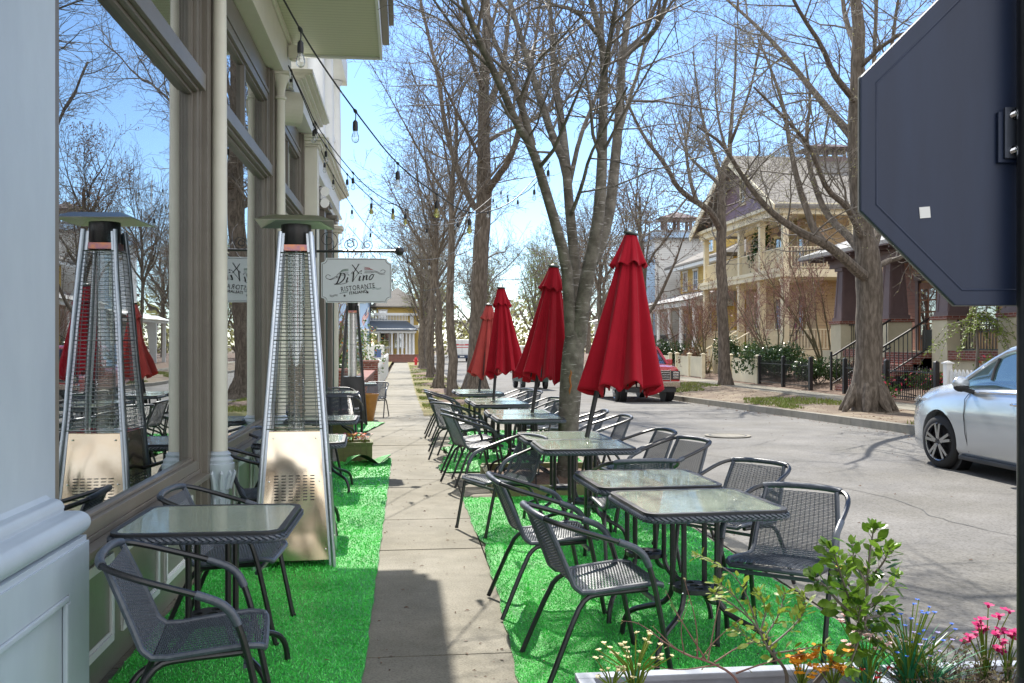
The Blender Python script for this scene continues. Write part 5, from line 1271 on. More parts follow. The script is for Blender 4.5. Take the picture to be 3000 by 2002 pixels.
for a, b in ((16.3,19.05),(19.35,22.25),(22.55,25.45)):
    railing(C, (a,39.25), (b,39.25), 4.62, .95, M['ivory'], .14, 'railing', .018); railing(C, (a,39.25), (b,39.25), 1.15, .9, M['ivory'], .14, 'railing', .018)
for y in (42.6, 45.4, 48.2): window(C, 18.4, y, 5.0, 6.6, .9, M['ivory']); window(C, 18.4, y, 1.9, 3.6, .9, M['ivory'])
for x in (20.4, 23.6, 26.8): window(C, x, 41.2, 5.0, 6.6, .9, M['ivory'], axis='X'); window(C, x, 41.2, 1.9, 3.6, .9, M['ivory'], axis='X')
# gable: boards, bargeboards, roof planes
yc, y0, y1, zt = 44.7, 39.0, 50.4, 10.5
mb = MB(); mb.prism([(y0+.4,7.401),(y1-.4,7.401),(yc,zt-.25)], (.25,0,0), (16.3,0,0), (0,1,0), (0,0,1)); pobj('gable', mb, M['purple'], C)
window(C, 16.3, yc, 8.2, 9.3, .55, M['ivory'])
for s, ye in ((1, y0-.25), (-1, y1+.25)):
    mb = MB(); th = .16; a = (ye, 7.30); b = (yc, zt)
    mb.add([(15.5,a[0],a[1]),(32.5,a[0],a[1]),(32.5,b[0],b[1]),(15.5,b[0],b[1]),(15.5,a[0],a[1]-th),(32.5,a[0],a[1]-th),(32.5,b[0],b[1]-th),(15.5,b[0],b[1]-th)],
           [(0,1,2,3),(7,6,5,4),(0,4,5,1),(1,5,6,2),(2,6,7,3),(3,7,4,0)]); pobj('roof', mb, M['shingle'], C)
    mb = MB(); mb.bar((15.46, ye, 7.12), (15.46, yc, zt-.2), .06, .36, (0,0,1)); pobj('bargeboard', mb, M['ivory'], C)
mb = MB(); mb.box(19.6,21.3,yc-.5,yc+.5,zt-.6,zt-.02); mb.box(19.3,21.6,yc-.8,yc+.8,zt+.30,zt+.36)
for x in (19.7,20.2,20.7,21.2):
    for y in (yc-.45, yc+.45): mb.box(x-.06,x+.06,y-.06,y+.06,zt-.02,zt+.30)
mb.add([(19.2,yc-.9,zt+.361),(21.7,yc-.9,zt+.361),(21.7,yc+.9,zt+.361),(19.2,yc+.9,zt+.361),(19.8,yc-.35,zt+.58),(21.1,yc-.35,zt+.58),(21.1,yc+.35,zt+.58),(19.8,yc+.35,zt+.58)], [(0,1,5,4),(1,2,6,5),(2,3,7,6),(3,0,4,7),(4,5,6,7)])
pobj('chimney_cap', mb, M['brown'], C)
mb = MB()
for k in range(6): mb.box(14.2+.3*k, 16.0, 42.3, 44.2, 0, .19*(k+1))
pobj('steps', mb, M['ivory'], C)
for y in (42.25, 44.25):
    railing(C, (14.1,y), (16.05,y), .1, .95, M['ivory'], .16, 'stair_rail', .02, 1.2)
    mb = MB(); mb.box(14.0,14.18,y-.09,y+.09,0,1.2); mb.box(13.97,14.21,y-.12,y+.12,1.201,1.25); pobj('newel', mb, M['ivory'], C)
mb = MB(); mb.lathe([(.02,6.9),(.02,6.6),(.10,6.55),(.13,6.45),(.05,6.36)], (17.2,42.4), 10)
for k in range(5): a = k*1.2566; mb.bar((17.2,42.4,6.5), (17.2+.6*math.cos(a),42.4+.6*math.sin(a),6.46), .12, .015)
pobj('ceiling_fan', mb, M['brown'], C)
rc = thing('rocking_chair', 'rocking chair with a red and blue plaid blanket on the ivory porch', 'chair', (16.9, 40.6, 1.16), R(75))
mb = MB(); mb.box(-.3,.3,-.25,.25,.40,.44)
for s in (-.28,.28):
    mb.tube([(s,-.45,.06),(s,0,.02),(s,.45,.07)], .02, 6); mb.bar((s,.22,.03),(s,.22,.65),.04); mb.bar((s,-.22,.03),(s,-.30,1.15),.04); mb.bar((s,-.25,.64),(s,.28,.66),.05,.03)
obj('frame', mb, M['dgreen'], rc)
m = mat("plaid_blanket", (.35,.04,.04), .9); p = m.node_tree.nodes["Principled BSDF"]; tc = N(m,"ShaderNodeTexCoord"); ck = N(m,"ShaderNodeTexChecker"); ck.inputs["Scale"].default_value = 9; ck.inputs["Color1"].default_value = (.35,.03,.04,1); ck.inputs["Color2"].default_value = (.05,.07,.18,1); L(m,tc.outputs["Object"],ck.inputs[0]); L(m,ck.outputs[0],p.inputs["Base Color"])
mb = MB(); mb.grid(lambda u, v: (-.27+.54*u, -.335+.06*(1-v)-.01*math.sin(u*9), 1.17-.72*v), 8, 8); o = obj('blanket', mb, m, rc); sm = o.modifiers.new("cloth",'SOLIDIFY'); sm.thickness = .03
# ---- yellow house with white porch
Y_ = thing('yellow_house', 'yellow clapboard house with white round porch columns across the street', 'house', (16, 57, -.05))
mb = MB(); mb.box(18.3,30,51.6,62,-.05,6.3); pobj('wall', mb, M['yellow'], Y_)
mb = MB(); mb.box(16,18.29,51.8,61.8,-.05,1.05); pobj('porch_base', mb, M['brick'], Y_)
mb = MB(); mb.box(15.8,18.29,51.6,62,3.55,3.85); pobj('porch_beam', mb, M['white'], Y_)
mb = MB(); mb.add([(15.5,51.3,3.86),(18.29,51.3,4.7),(18.29,62.3,4.7),(15.5,62.3,3.86),(15.5,51.3,3.852),(18.29,51.3,3.852),(18.29,62.3,3.852),(15.5,62.3,3.852)], [(0,1,2,3),(0,4,5,1),(3,7,4,0),(2,6,7,3)]); pobj('porch_roof', mb, M['slate'], Y_)
for y in (52.1,54.6,57.1,59.6,61.6):
    mb = MB(); mb.lathe([(.20,1.06),(.20,1.16),(.16,1.2),(.15,2.2),(.13,3.4),(.18,3.45),(.18,3.549)], (16.2,y), 16); pobj('porch_column', mb, M['white'], Y_, True)
for a, b in ((52.3,54.4),(57.3,59.4),(59.8,61.5)): railing(Y_, (16.2,a), (16.2,b), 1.05, .9, M['black'], .14, 'railing', .012)
for y in (53.4,56,58.6,60.8): window(Y_, 18.3, y, 1.7, 3.2, .8, M['white']); window(Y_, 18.3, y, 4.9, 6.0, .8, M['white'])
pobj('roof', hip(17.4, 31, 50.8, 62.8, 6.45, 9.6, 4.5), M['shingle'], Y_)
mb = MB(); mb.box(17.45,17.6,50.9,62.7,6.12,6.32); mb.box(17.601,18.29,51.7,62,6.2,6.31); pobj('eave', mb, M['white'], Y_)
for y in (54.5,):
    mb = MB(); mb.box(17.9,20.6,y-1.1,y+1.1,6.4,8.0); mb.prism([(-1.1,8.0),(1.1,8.0),(0,8.8)], (2.7,0,0), (17.9,y,0), (0,1,0), (0,0,1)); pobj('dormer', mb, M['yellow'], Y_); window(Y_, 17.9, y, 6.9, 7.8, .9, M['white'])
    for s in (1,-1): 
        mb = MB(); mb.bar((19.1,y+s*1.35,7.85),(19.1,y,8.92),2.9,.09,(1,0,0)); pobj('dormer_roof', mb, M['shingle'], Y_)
railing(Y_, (14.4,54.9), (16.1,54.9), .1, .9, M['black'], .15, 'stair_rail', .012, 1.1); railing(Y_, (14.4,56.8), (16.1,56.8), .1, .9, M['black'], .15, 'stair_rail', .012, 1.1)
mb = MB()
for k in range(6): mb.box(14.5+.25*k, 16, 55, 56.7, -.05, .17*(k+1))
pobj('steps', mb, M['brick'], Y_)
# ---- blue grey house
A_ = thing('blue_house', 'tall blue and grey house with small rooftop cupola beyond the yellow house', 'house', (16.5, 69, -.1))
mb = MB(); mb.box(17,29,63.6,74,-.1,8.6); pobj('wall', mb, M['grey'], A_)
mb = MB(); mb.box(16.2,16.999,63.6,66.5,0,7.2); pobj('bay', mb, M['blue'], A_)
mb = MB(); mb.box(16.6,29.4,63.2,74.4,8.601,8.95); pobj('parapet', mb, M['blue'], A_)
mb = MB(); mb.box(16.9,29.1,63.5,74.1,8.951,9.15); pobj('roof', mb, M['slate'], A_)
mb = MB()
for x in (18.6,19.5,20.4):
    for y in (66.6,67.6): mb.box(x-.1,x+.1,y-.1,y+.1,9.151,10.2)
mb.box(18.2,20.8,66.3,67.9,10.201,10.35); mb.add([(18.0,66.1,10.351),(21,66.1,10.351),(21,68.1,10.351),(18,68.1,10.351),(19.5,67.1,10.9)], [(0,1,4),(1,2,4),(2,3,4),(3,0,4)]); pobj('cupola', mb, M['brown'], A_)
for y in (68.5,71.5): window(A_, 17, y, 5.2, 7.0, .9, M['white']); window(A_, 17, y, 1.6, 3.4, .9, M['white'])
for z in (1.5,4.6): window(A_, 16.2, 65, z, z+1.8, 1.0, M['white'])
mb = MB(); mb.box(14.6,16.19,63.8,73,2.9,3.1); mb.add([(14.3,63.5,3.101),(17,63.5,3.9),(17,73.3,3.9),(14.3,73.3,3.101)], [(0,1,2,3)])
for y in (64,67,70,72.8): mb.box(14.7,14.95,y-.12,y+.12,-.1,2.899)
pobj('porch', mb, M['white'], A_)
# ---- fences
def fence(label, name, y0, y1, x, kind, ends=True):
    t = thing(name, label, 'fence', (x, (y0+y1)/2, gnd(y0)-.1)); n = max(1, round(abs(y1-y0)/2.3)); Lh = y1-y0
    wood = {'cream': M['ivory'], 'white': M['white'], 'black': M['black']}[kind]
    for k in range(n+1):
        y = -Lh/2+Lh*k/n; mb = MB(); s = .055
        if kind == 'black': mb.box(-s,s,y-s,y+s,0,1.08); mb.add([(-s,y-s,1.08),(s,y-s,1.08),(s,y+s,1.08),(-s,y+s,1.08),(0,y,1.12)], [(0,1,4),(1,2,4),(2,3,4),(3,0,4)])
        else: mb.box(-.075,.075,y-.075,y+.075,0,1.05); mb.box(-.11,.11,y-.11,y+.11,1.051,1.085); mb.add([(-.09,y-.09,1.086),(.09,y-.09,1.086),(.09,y+.09,1.086),(-.09,y+.09,1.086),(0,y,1.13)], [(0,1,4),(1,2,4),(2,3,4),(3,0,4)])
        obj('post', mb, wood, t)
    mb = MB(); q = .105 if kind == 'black' else .11
    for k in range(n):
        a = -Lh/2+Lh*k/n+.08; b = -Lh/2+Lh*(k+1)/n-.08
        if kind == 'black':
            mb.box(-.018,.018,a,b,.14,.17); mb.box(-.018,.018,a,b,.80,.83); m_ = int((b-a)/q)
            for j in range(1, m_): 
                y = a+(b-a)*j/m_; mb.box(-.009,.009,y-.009,y+.009,.08,.93)
                if j%2: mb.ball((0,y,.5), .022, 6, 4); mb.ball((0,y,.95), .014, 6, 4)
        else:
            mb.box(.02,.05,a,b,.22,.30); mb.box(.02,.05,a,b,.74,.82); m_ = max(2, int((b-a)/(.10 if kind == 'cream' else .15)))
            for j in range(m_):
                y = a+(b-a)*(j+.5)/m_; hw_ = (b-a)/m_*(.47 if kind == 'cream' else .33); zt_ = .93
                if kind == 'cream': mb.box(-.012,.0195,y-hw_,y+hw_,.06,zt_)
                else: mb.prism([(-hw_,.06),(hw_,.06),(hw_,zt_-.08),(0,zt_),(-hw_,zt_-.08)], (.03,0,0), (-.012,y,0), (0,1,0), (0,0,1))
        if kind == 'cream': mb.box(-.03,.04,a,b,.931,.96)
    obj('panel', mb, wood, t); return t
fence('cream board fence right of the tall verge tree, joining the black railing', 'board_fence', 34.1, 37.0, 13, 'cream')
fence('short cream board fence beside the red pickup truck', 'board_fence', 40.6, 44.6, 13, 'cream')
fence('cream board fence farther on, partly behind the red pickup truck', 'board_fence', 45.8, 50.5, 13, 'cream')
fence('black iron railing left of the gap before the brick steps', 'iron_fence', 29.5, 33.95, 13, 'black')
fence('black iron railing on the right of the broad tree, near the silver car', 'iron_fence', 22.2, 27.1, 13, 'black')
fence('white picket fence with pointed slats behind the silver car', 'picket_fence', 15.5, 21.7, 13, 'white')
# ---- shrubs
def shrub(name, label, loc, rx, ry, rz_, n, leaf, sz, seed, cat='shrub', lumps=7, stems=True, extra=None, group=None):
    r = random.Random(seed); t = thing(name, label, cat, loc, r.uniform(0, 6), group); mb = MB()
    L_ = [(r.gauss(0,.33)*rx, r.gauss(0,.33)*ry, rz_*r.uniform(.35,.75), r.uniform(.35,.6)) for _ in range(lumps)]
    mx = MB()
    for _ in range(n):
        c = L_[r.randrange(lumps)]; d = Vector((r.gauss(0,1), r.gauss(0,1), r.gauss(0,1))).normalized(); q = (r.random()**.4)*c[3]
        p = Vector((c[0]+d.x*rx*q, c[1]+d.y*ry*q, max(.02, c[2]+d.z*rz_*q*.9))); nn = (d+Vector((r.gauss(0,.7), r.gauss(0,.7), r.gauss(0,.7)+.3))).normalized()
        x = nn.orthogonal().normalized(); x = Matrix.Rotation(r.uniform(0,6.28), 3, nn) @ x; y = nn.cross(x); s = sz*r.uniform(.6,1.3); tgt = mx if extra and r.random() < extra[1] else mb
        tgt.add([tuple(p-x*s*.5), tuple(p+y*s*.3+nn*s*.1), tuple(p+x*s*.5), tuple(p-y*s*.3+nn*s*.1)], [(0,1,2,3)])
    obj('foliage', mb, M[leaf], t)
    if mx.v: obj('blossom', mx, extra[0], t)
    if stems:
        mb = MB()
        for _ in range(9):
            c = L_[r.randrange(lumps)]; mb.tube([(r.gauss(0,.05)*rx,r.gauss(0,.05)*ry,-.05),(c[0]*.5+r.gauss(0,.04),c[1]*.5,c[2]*.5),(c[0],c[1],c[2])], [.018,.012,.005], 5)
        obj('stem', mb, M['twig'], t)
    return t
M['blush'] = mat("pink_blossom", (.55,.05,.09), .7); M['orange'] = mat("orange_blossom", (.60,.16,.02), .7)
shrub('boxwood', 'clipped round boxwood beside the ivory porch steps', (14.6, 38.6, .2), .95, .95, 1.35, 2600, 'leaf', .10, 1)
shrub('camellia', 'glossy dark rounded shrub in front of the ivory porch railing', (14.4, 36.4, .2), 1.2, 1.2, 1.25, 3200, 'gloss', .12, 2)
shrub('camellia', 'glossy dark shrub behind the black railing by the brown porch', (14.0, 34.2, .2), 1.1, 1.2, 1.2, 2800, 'gloss', .12, 3)
shrub('camellia', 'low glossy shrub at the open end of the black railing', (13.9, 30.9, .1), .8, 1.1, .8, 2200, 'gloss', .11, 4)
shrub('hedge', 'dark hedge between the tall verge tree and the cream fence', (14.4, 41.3, .1), .7, .8, 1.5, 2400, 'gloss', .11, 5)
shrub('hedge', 'hedge in front of the yellow house porch', (14.8, 50.5, .1), .8, 2.4, 1.5, 2600, 'gloss', .13, 6)
shrub('hedge', 'reddish brown hedge beside the cream fence of the yellow house', (13.9, 44.2, .1), .7, 1.3, 1.2, 2000, 'dead', .10, 7)
shrub('flower_bush', 'flowering bush with red blooms behind the black railing near the silver car', (13.7, 23.3, .0), .6, 1.2, .75, 2000, 'leaf', .09, 8, extra=(M['blush'], .18))
shrub('flower_bush', 'small bush with red blooms beside the white picket post', (14.0, 21.3, .1), .7, .8, 1.0, 1300, 'leaf', .09, 9, extra=(M['blush'], .25))
shrub('vine', 'leafy vine on the upper porch of the purple house', (16.5, 42.9, 4.7), .5, .9, 1.9, 1500, 'gloss', .14, 10, stems=False)
shrub('azalea', 'low azalea under the railing beside the brown porch', (15.0, 30.8, .1), .5, 1.2, .8, 1200, 'dead', .08, 12)
# weeping shrub by the porch
def weeping(loc, label):
    r = random.Random(5); t = thing('weeping_shrub', label, 'shrub', loc); w_ = MB(); lf = MB()
    w_.tube([(0,0,-.1),(.03,0,.8),(0,.05,1.7)], [.05,.04,.025], 7)
    for k in range(34):
        a = r.uniform(0,6.28); l = r.uniform(.7,1.5); p = Vector((0,.05,r.uniform(1.2,1.9))); pts = [p+Vector((math.cos(a)*l*f, math.sin(a)*l*f, .55*f-1.45*f*f*r.uniform(.8,1.15))) for f in (0,.25,.5,.75,1)]
        w_.tube(pts, [.012,.009,.006,.004,.003], 4)
        for _ in range(64):
            f = r.random()*.999*4; i = int(f); q = pts[i].lerp(pts[i+1], f-i); d = Vector((r.gauss(0,1),r.gauss(0,1),r.gauss(-.4,1))).normalized(); x = d.orthogonal().normalized(); s = r.uniform(.05,.09)
            lf.add([tuple(q),tuple(q+d*s*.5+x*s*.25),tuple(q+d*s),tuple(q+d*s*.5-x*s*.25)], [(0,1,2,3)])
    obj('stem', w_, M['twig'], t, True); obj('foliage', lf, M['lime'], t)
weeping((14.5, 22.9, .55), 'weeping shrub with pale green leaves before the brown porch')
# bare crape myrtles
M['rtwig'] = mat("reddish_twig", (.20,.10,.085), .8, var=(3,(.26,.15,.12),.4,.7)); M['gtwig'] = mat("olive_stem", (.10,.09,.045), .8, var=(3,(.15,.13,.07),.4,.7))
def myrtle(seed, H, n, name, label, loc, group=None):
    T = Tree(seed, .0055, 'dead', .05, 1); r = T.rnd
    for k in range(n):
        a = r.uniform(0,6.28); sp_ = r.uniform(.25,.55); p0 = Vector((math.cos(a)*.1, math.sin(a)*.1, -.05)); d = Vector((math.cos(a)*sp_, math.sin(a)*sp_, 1))
        pts = wander(r, p0, d, H*r.uniform(.75,1.05), 8, .10, .03); rad = [max(.008, .035*(1-.8*q/8)) for q in range(9)]; T.wood.tube(pts, rad, 6); T.sprout(pts, rad, [(3.2,1.15,.55,.08),(4.2,.6,.6,.08),(4.5,.3,.6,.04)], 0, .35)
    return T.build(label, loc, M['gtwig'], M['rtwig'], 'tree', group, name)
my = myrtle(3, 4.6, 9, 'crape_myrtle', 'bare vase shaped crape myrtle with reddish twigs before the purple house', (14.3, 35.6, .2), 'bare crape myrtles in the front yards')
dup(my, (14.0, 43.3, .1), 2.0, 'bare crape myrtle with reddish twigs behind the tall verge tree')
dup(my, (14.6, 49.0, .1), 4.0, 'bare crape myrtle before the yellow house porch')
dup(my, (16.9, 36.6, .2), 1.1, 'bare reddish twigged crape myrtle close to the brown porch roof').scale = (1.25,1.25,1.35)
# ================================================================== vehicles
def loft(stations, n=None):
    mb = MB(); n = len(stations[0]); vs = [p for s in stations for p in s]; fs = []
    for i in range(len(stations)-1):
        for k in range(n): fs.append((i*n+k, i*n+(k+1)%n, (i+1)*n+(k+1)%n, (i+1)*n+k))
    fs.append(tuple(range(n-1,-1,-1))); fs.append(tuple(range((len(stations)-1)*n, len(stations)*n)))
    return mb.add(vs, fs)
def section(y, hw, zl, zb, zt, ht, crown=.03, tuck=.06):
    """half section mirrored: sill -> waist -> belt -> top edge -> centre"""
    P = [(hw-tuck-.03, zl), (hw-tuck*.35, zl+.10), (hw-.012, zl+(zb-zl)*.42), (hw, zl+(zb-zl)*.66), (hw-.022, zl+(zb-zl)*.88), (hw-.05, zb), (ht, zt-.02), (ht*.86, zt+crown*.4), (ht*.5, zt+crown*.85), (0, zt+crown)]
    full = [(x, y, z) for x, z in P]+[(-x, y, z) for x, z in P[-2::-1]]
    return full
def boolean_cut(o, cutters):
    for c in cutters:
        md = o.modifiers.new("cut", 'BOOLEAN'); md.object = c; md.operation = 'DIFFERENCE'; md.solver = 'EXACT'
    dg = bpy.context.evaluated_depsgraph_get(); dg.update(); me = bpy.data.meshes.new_from_object(o.evaluated_get(dg)); o.modifiers.clear(); old = o.data; o.data = me
    for c in cutters: bpy.data.objects.remove(c)
def cyl_x(x0, x1, y, z, r, n=28):
    mb = MB(); mb.tube([(x0,y,z),(x1,y,z)], r, n); return mb
def wheel(root, x, y, r, side, rimm, w_=.21, steer=0, spokes=5):
    t = bpy.data.objects.new('wheel', None); COL.objects.link(t); t.parent = root; t.location = (x, y, r); t.rotation_euler = (0, 0, steer)
    s = side; mb = MB(); prof = [(r*.70,0),(r*.80,.0),(r*.93,.012),(r*.985,.035),(r,.06),(r,w_-.06),(r*.97,w_-.02),(r*.7,w_)]
    vs = []; fs = []; n = 40
    for a_, d_ in prof:
        for k in range(n): a = 2*math.pi*k/n; vs.append((s*(.0-d_), a_*math.cos(a), a_*math.sin(a)))
    for i in range(len(prof)-1):
        for k in range(n): fs.append((i*n+k, i*n+(k+1)%n, (i+1)*n+(k+1)%n, (i+1)*n+k))
    mb.add(vs, fs); obj('tyre', mb, M['rubber'], t, True)
    mb = MB(); rr = r*.71
    rp = [(rr,.0),(rr*1.0,-.004),(rr*.95,.006),(rr*.92,.05)]; vs = []; fs = []
    for a_, d_ in rp:
        for k in range(n): a = 2*math.pi*k/n; vs.append((s*(-d_), a_*math.cos(a), a_*math.sin(a)))
    for i in range(3):
        for k in range(n): fs.append((i*n+k, i*n+(k+1)%n, (i+1)*n+(k+1)%n, (i+1)*n+k))
    mb.add(vs, fs)
    for k in range(spokes):
        for da in (-.17, .17):
            a = 2*math.pi*k/spokes+.3; b = a+da; p = Vector((-s*.016, rr*.18*math.cos(a+da*.8), rr*.18*math.sin(a+da*.8))); q = Vector((-s*.012, rr*.95*math.cos(b), rr*.95*math.sin(b))); mb.bar(p, q, .036, .058, (1,0,0))
    mb.tube([(-s*.03,0,0),(s*.0,0,0)], rr*.26, 18); obj('rim', mb, rimm, t, True)
    mb = MB(); mb.tube([(-s*.075,0,0),(-s*.09,0,0)], rr*.9, 24); obj('brake', mb, M['bplastic'], t)
    mb = MB(); mb.tube([(s*.0,0,0),(s*.004,0,0)], rr*.13, 16)
    for k in range(5): a = 2*math.pi*k/5+.93; mb.tube([(-s*.01,rr*.2*math.cos(a),rr*.2*math.sin(a)),(s*.003,rr*.2*math.cos(a),rr*.2*math.sin(a))], .011, 8)
    obj('hub', mb, M['bplastic'], t); return t
M['silverpaint'] = mat("silver_car_paint", (.50,.535,.57), .26, .55, .6, coat=1.0)
M['redpaint'] = mat("red_car_paint", (.40,.018,.022), .25, .15, .6, coat=1.0)
M['carglass'] = glass_mat("car_glass", (.22,.9), (.32,.42,.42)); M['lamp'] = glass_mat("lamp_lens", (.3,.9), (.65,.7,.75))
M['alloy'] = mat("alloy_rim", (.42,.42,.43), .25, 1.0); M['trim'] = mat("dark_trim", (.018,.018,.02), .5)
# ---- silver people carrier
V = thing('silver_car', 'silver people carrier parked with its nose away, cut off by the sign post', 'car', (7.86, 11.72, -.148), 0)
S = [(.98,.50,.30,.50,.56,.40),(.95,.66,.22,.60,.70,.55),(.86,.82,.19,.72,.84,.68),(.70,.91,.18,.83,.945,.76),(.45,.965,.18,.91,1.03,.80),(.10,.985,.18,.955,1.09,.82),(-.30,.99,.19,.985,1.14,.82),(-.62,.99,.20,1.00,1.17,.80),(-1.0,.99,.20,1.02,1.19,.78),(-2.2,.995,.20,1.05,1.12,.80),(-3.4,.99,.20,1.08,1.14,.80),(-4.0,.97,.24,1.10,1.16,.80),(-4.2,.92,.30,1.08,1.14,.76)]
body = obj('body', loft([section(y, hw, zl, zb, zt, ht) for y, hw, zl, zb, zt, ht in S]), M['silverpaint'], V, True)
cs = []
for y in (0, -3.06):
    for s in (-1, 1): cs.append(link('cutter', cyl_x(s*.72, s*1.1, y, .345, .415, 40).mesh('cutter'), V))
bpy.context.view_layer.update(); boolean_cut(body, cs); body.data.shade_smooth(); body.data.set_sharp_from_angle(angle=R(34))
GHS = [(-.36,.80,1.14,1.145),(-.70,.80,1.16,1.345),(-1.10,.79,1.18,1.56),(-1.6,.78,1.13,1.67),(-2.4,.78,1.12,1.70),(-3.4,.76,1.13,1.69),(-3.85,.74,1.15,1.58),(-4.15,.74,1.16,1.20)]
def gsec(y, hb, zb, zt, inset=0):
    ht = hb-(zt-zb)*.33; P = [(hb+.12-inset, zb-.06),(hb+.10-inset, zb),(ht+.10-inset, zt-.05),(ht-inset, zt-.008),(0, zt+.015-inset*.4)]
    return [(x,y,z) for x,z in P]+[(-x,y,z) for x,z in P[-2::-1]]
gl = obj('window', loft([gsec(*g, .012) for g in GHS]), M['carglass'], V, True)
# roof skin and pillars
mb = MB(); rf = []
for y, hb, zb, zt in [(-1.12,.79,1.19,1.565)]+GHS[3:7]:
    ht = hb-(zt-zb)*.33; P = [(ht+.107,zt-.075),(ht+.098,zt-.035),(ht+.05,zt+.0),(ht*.6,zt+.014),(0,zt+.02)]; rf.append([(x,y,z) for x,z in P]+[(-x,y,z) for x,z in P[-2::-1]])
obj('roof', loft(rf), M['silverpaint'], V, True)
for s in (-1, 1):
    def gp_(y, f): 
        for a, b in zip(GHS, GHS[1:]):
            if b[0] <= y <= a[0]:
                q = (a[0]-y)/(a[0]-b[0]); hb, zb, zt = [a[i]+(b[i]-a[i])*q for i in (1,2,3)]; ht = hb-(zt-zb)*.33
                return Vector((s*((hb+.10)+(ht-hb)*f), y, zb+(zt-.05-zb)*f))
    mb = MB(); mb.tube([gp_(y, .98) for y in (-.37,-.55,-.75,-.95,-1.15,-1.5,-2.0,-2.6,-3.2,-3.8,-4.1)], .032, 8); obj('pillar', mb, M['silverpaint'], V, True)
    for y in (-1.98, -3.1):
        mb = MB(); mb.tube([gp_(y, 0), gp_(y-.06, .5), gp_(y-.14, .97)], .035, 6); obj('pillar', mb, M['trim'], V, True)
    mb = MB(); mb.tube([gp_(-1.02, .0), gp_(-1.0,.5), gp_(-1.03, .94)], .018, 6); obj('pillar', mb, M['trim'], V, True)
    mb = MB(); mb.tube([Vector((s*.945, y, z)) for y, z in ((-.62,1.015),(-1.4,1.04),(-2.4,1.06),(-3.6,1.09))], .010, 6); obj('belt_trim', mb, M['chrome'], V, True)
    # door seams, handle, sill, mirror
    for y, k in ((-.60,.10),(-1.85,.04)):
        mb = MB(); mb.tube([(s*.948,y-k*.6,1.01),(s*.975,y,.93),(s*.994,y,.72),(s*.986,y-.02,.50),(s*.958,y-.06,.28)], .0045, 5); obj('door_seam', mb, M['trim'], V)
    for y in (-1.62, -2.02):
        mb = MB(); mb.tube([(s*.985,y+.10,.915),(s*1.012,y+.06,.92),(s*1.014,y-.06,.925),(s*.985,y-.11,.92)], .015, 8); obj('door_handle', mb, M['chrome'], V, True)
    mb = MB(); mb.box(min(s*.90,s*.965), max(s*.90,s*.965), -2.62,-.44,.17,.225); obj('sill', mb, M['trim'], V, bevel=.01)
    mr = MB(); mr.ball((s*1.10,-.72,1.13), .115, 14, 9, (.95,.62,.72)); mo = obj('mirror', mr, M['silverpaint'], V, True)
    mb = MB(); mb.ball((s*1.10,-.725,1.085), .10, 12, 7, (.98,.66,.62)); mb.bar((s*.94,-.72,1.02),(s*1.08,-.72,1.06),.05,.05); obj('mirror_base', mb, M['trim'], mo, True)
    hl = MB(); hl.add([(s*.70,.905,.84),(s*.88,.72,.88),(s*.955,.50,.925),(s*.962,.48,.875),(s*.90,.74,.78),(s*.74,.90,.74)], [(0,1,2,3,4,5)]); ho = obj('headlight', hl, M['lamp'], V); sm = ho.modifiers.new("lens",'SOLIDIFY'); sm.thickness = .02
    mb = MB(); mb.add([(s*.725,.907,.82),(s*.885,.73,.855),(s*.95,.52,.90),(s*.952,.51,.892),(s*.89,.735,.835),(s*.73,.908,.80)], [(0,1,2,3,4,5)]); o = obj('light_strip', mb, M['chrome'], ho); sm = o.modifiers.new("strip",'SOLIDIFY'); sm.thickness = .03
    for y in (0, -3.06):
        mb = MB(); mb.tube([(s*.70,y,.345),(s*.86,y,.345)], .408, 32); obj('wheel_well', mb, M['trim'], V)
for s in (-1, 1): wheel(V, s*.97, 0, .343, s, M['alloy'], steer=R(8)); wheel(V, s*.97, -3.06, .343, s, M['alloy'])
mb = MB(); mb.box(-.7,.7,-1.2,-.75,.85,1.06); mb.box(-.62,-.12,-1.9,-1.75,.6,1.2); mb.box(.12,.62,-1.9,-1.75,.6,1.2); obj('seat', mb, M['curtain'], V, bevel=.03)
mb = MB(); mb.tube([(-.37+.19*math.cos(a*.449),-1.22-.05*math.sin(a*.449),1.08+.18*math.sin(a*.449)) for a in range(14)], .016, 6, closed=True); obj('steering_wheel', mb, M['trim'], V, True)
# ---- red pickup
K = thing('red_pickup', 'red pickup truck facing us with a chrome barred grille, parked at the far kerb', 'truck', (7.78, 30.55, zg(30.5)-.148), math.pi)
S = [(1.0,.88,.62,.98,1.05,.80),(.97,.94,.50,1.03,1.12,.84),(.80,.975,.45,1.06,1.16,.86),(.2,.985,.42,1.07,1.19,.86),(-.45,.99,.42,1.08,1.22,.86),(-.6,.99,.42,1.09,1.22,.86),(-2.6,.99,.42,1.09,1.2,.86),(-2.65,.99,.42,1.09,1.15,.9),(-4.4,.98,.48,1.09,1.15,.9)]
body = obj('body', loft([section(y, hw, zl, zb, zt, ht) for y, hw, zl, zb, zt, ht in S]), M['redpaint'], K, True)
cs = []
for y in (0, -3.3):
    for s in (-1, 1): cs.append(link('cutter', cyl_x(s*.66, s*1.1, y, .40, .47, 36).mesh('cutter'), K))
bpy.context.view_layer.update(); boolean_cut(body, cs); body.data.shade_smooth(); body.data.set_sharp_from_angle(angle=R(34))
GT_ = [(-.50,.86,1.20,1.21),(-1.15,.84,1.20,1.78),(-2.3,.84,1.2,1.80),(-2.62,.84,1.2,1.22)]
obj('window', loft([gsec(*g, .012) for g in GT_]), M['carglass'], K, True)
rf = []
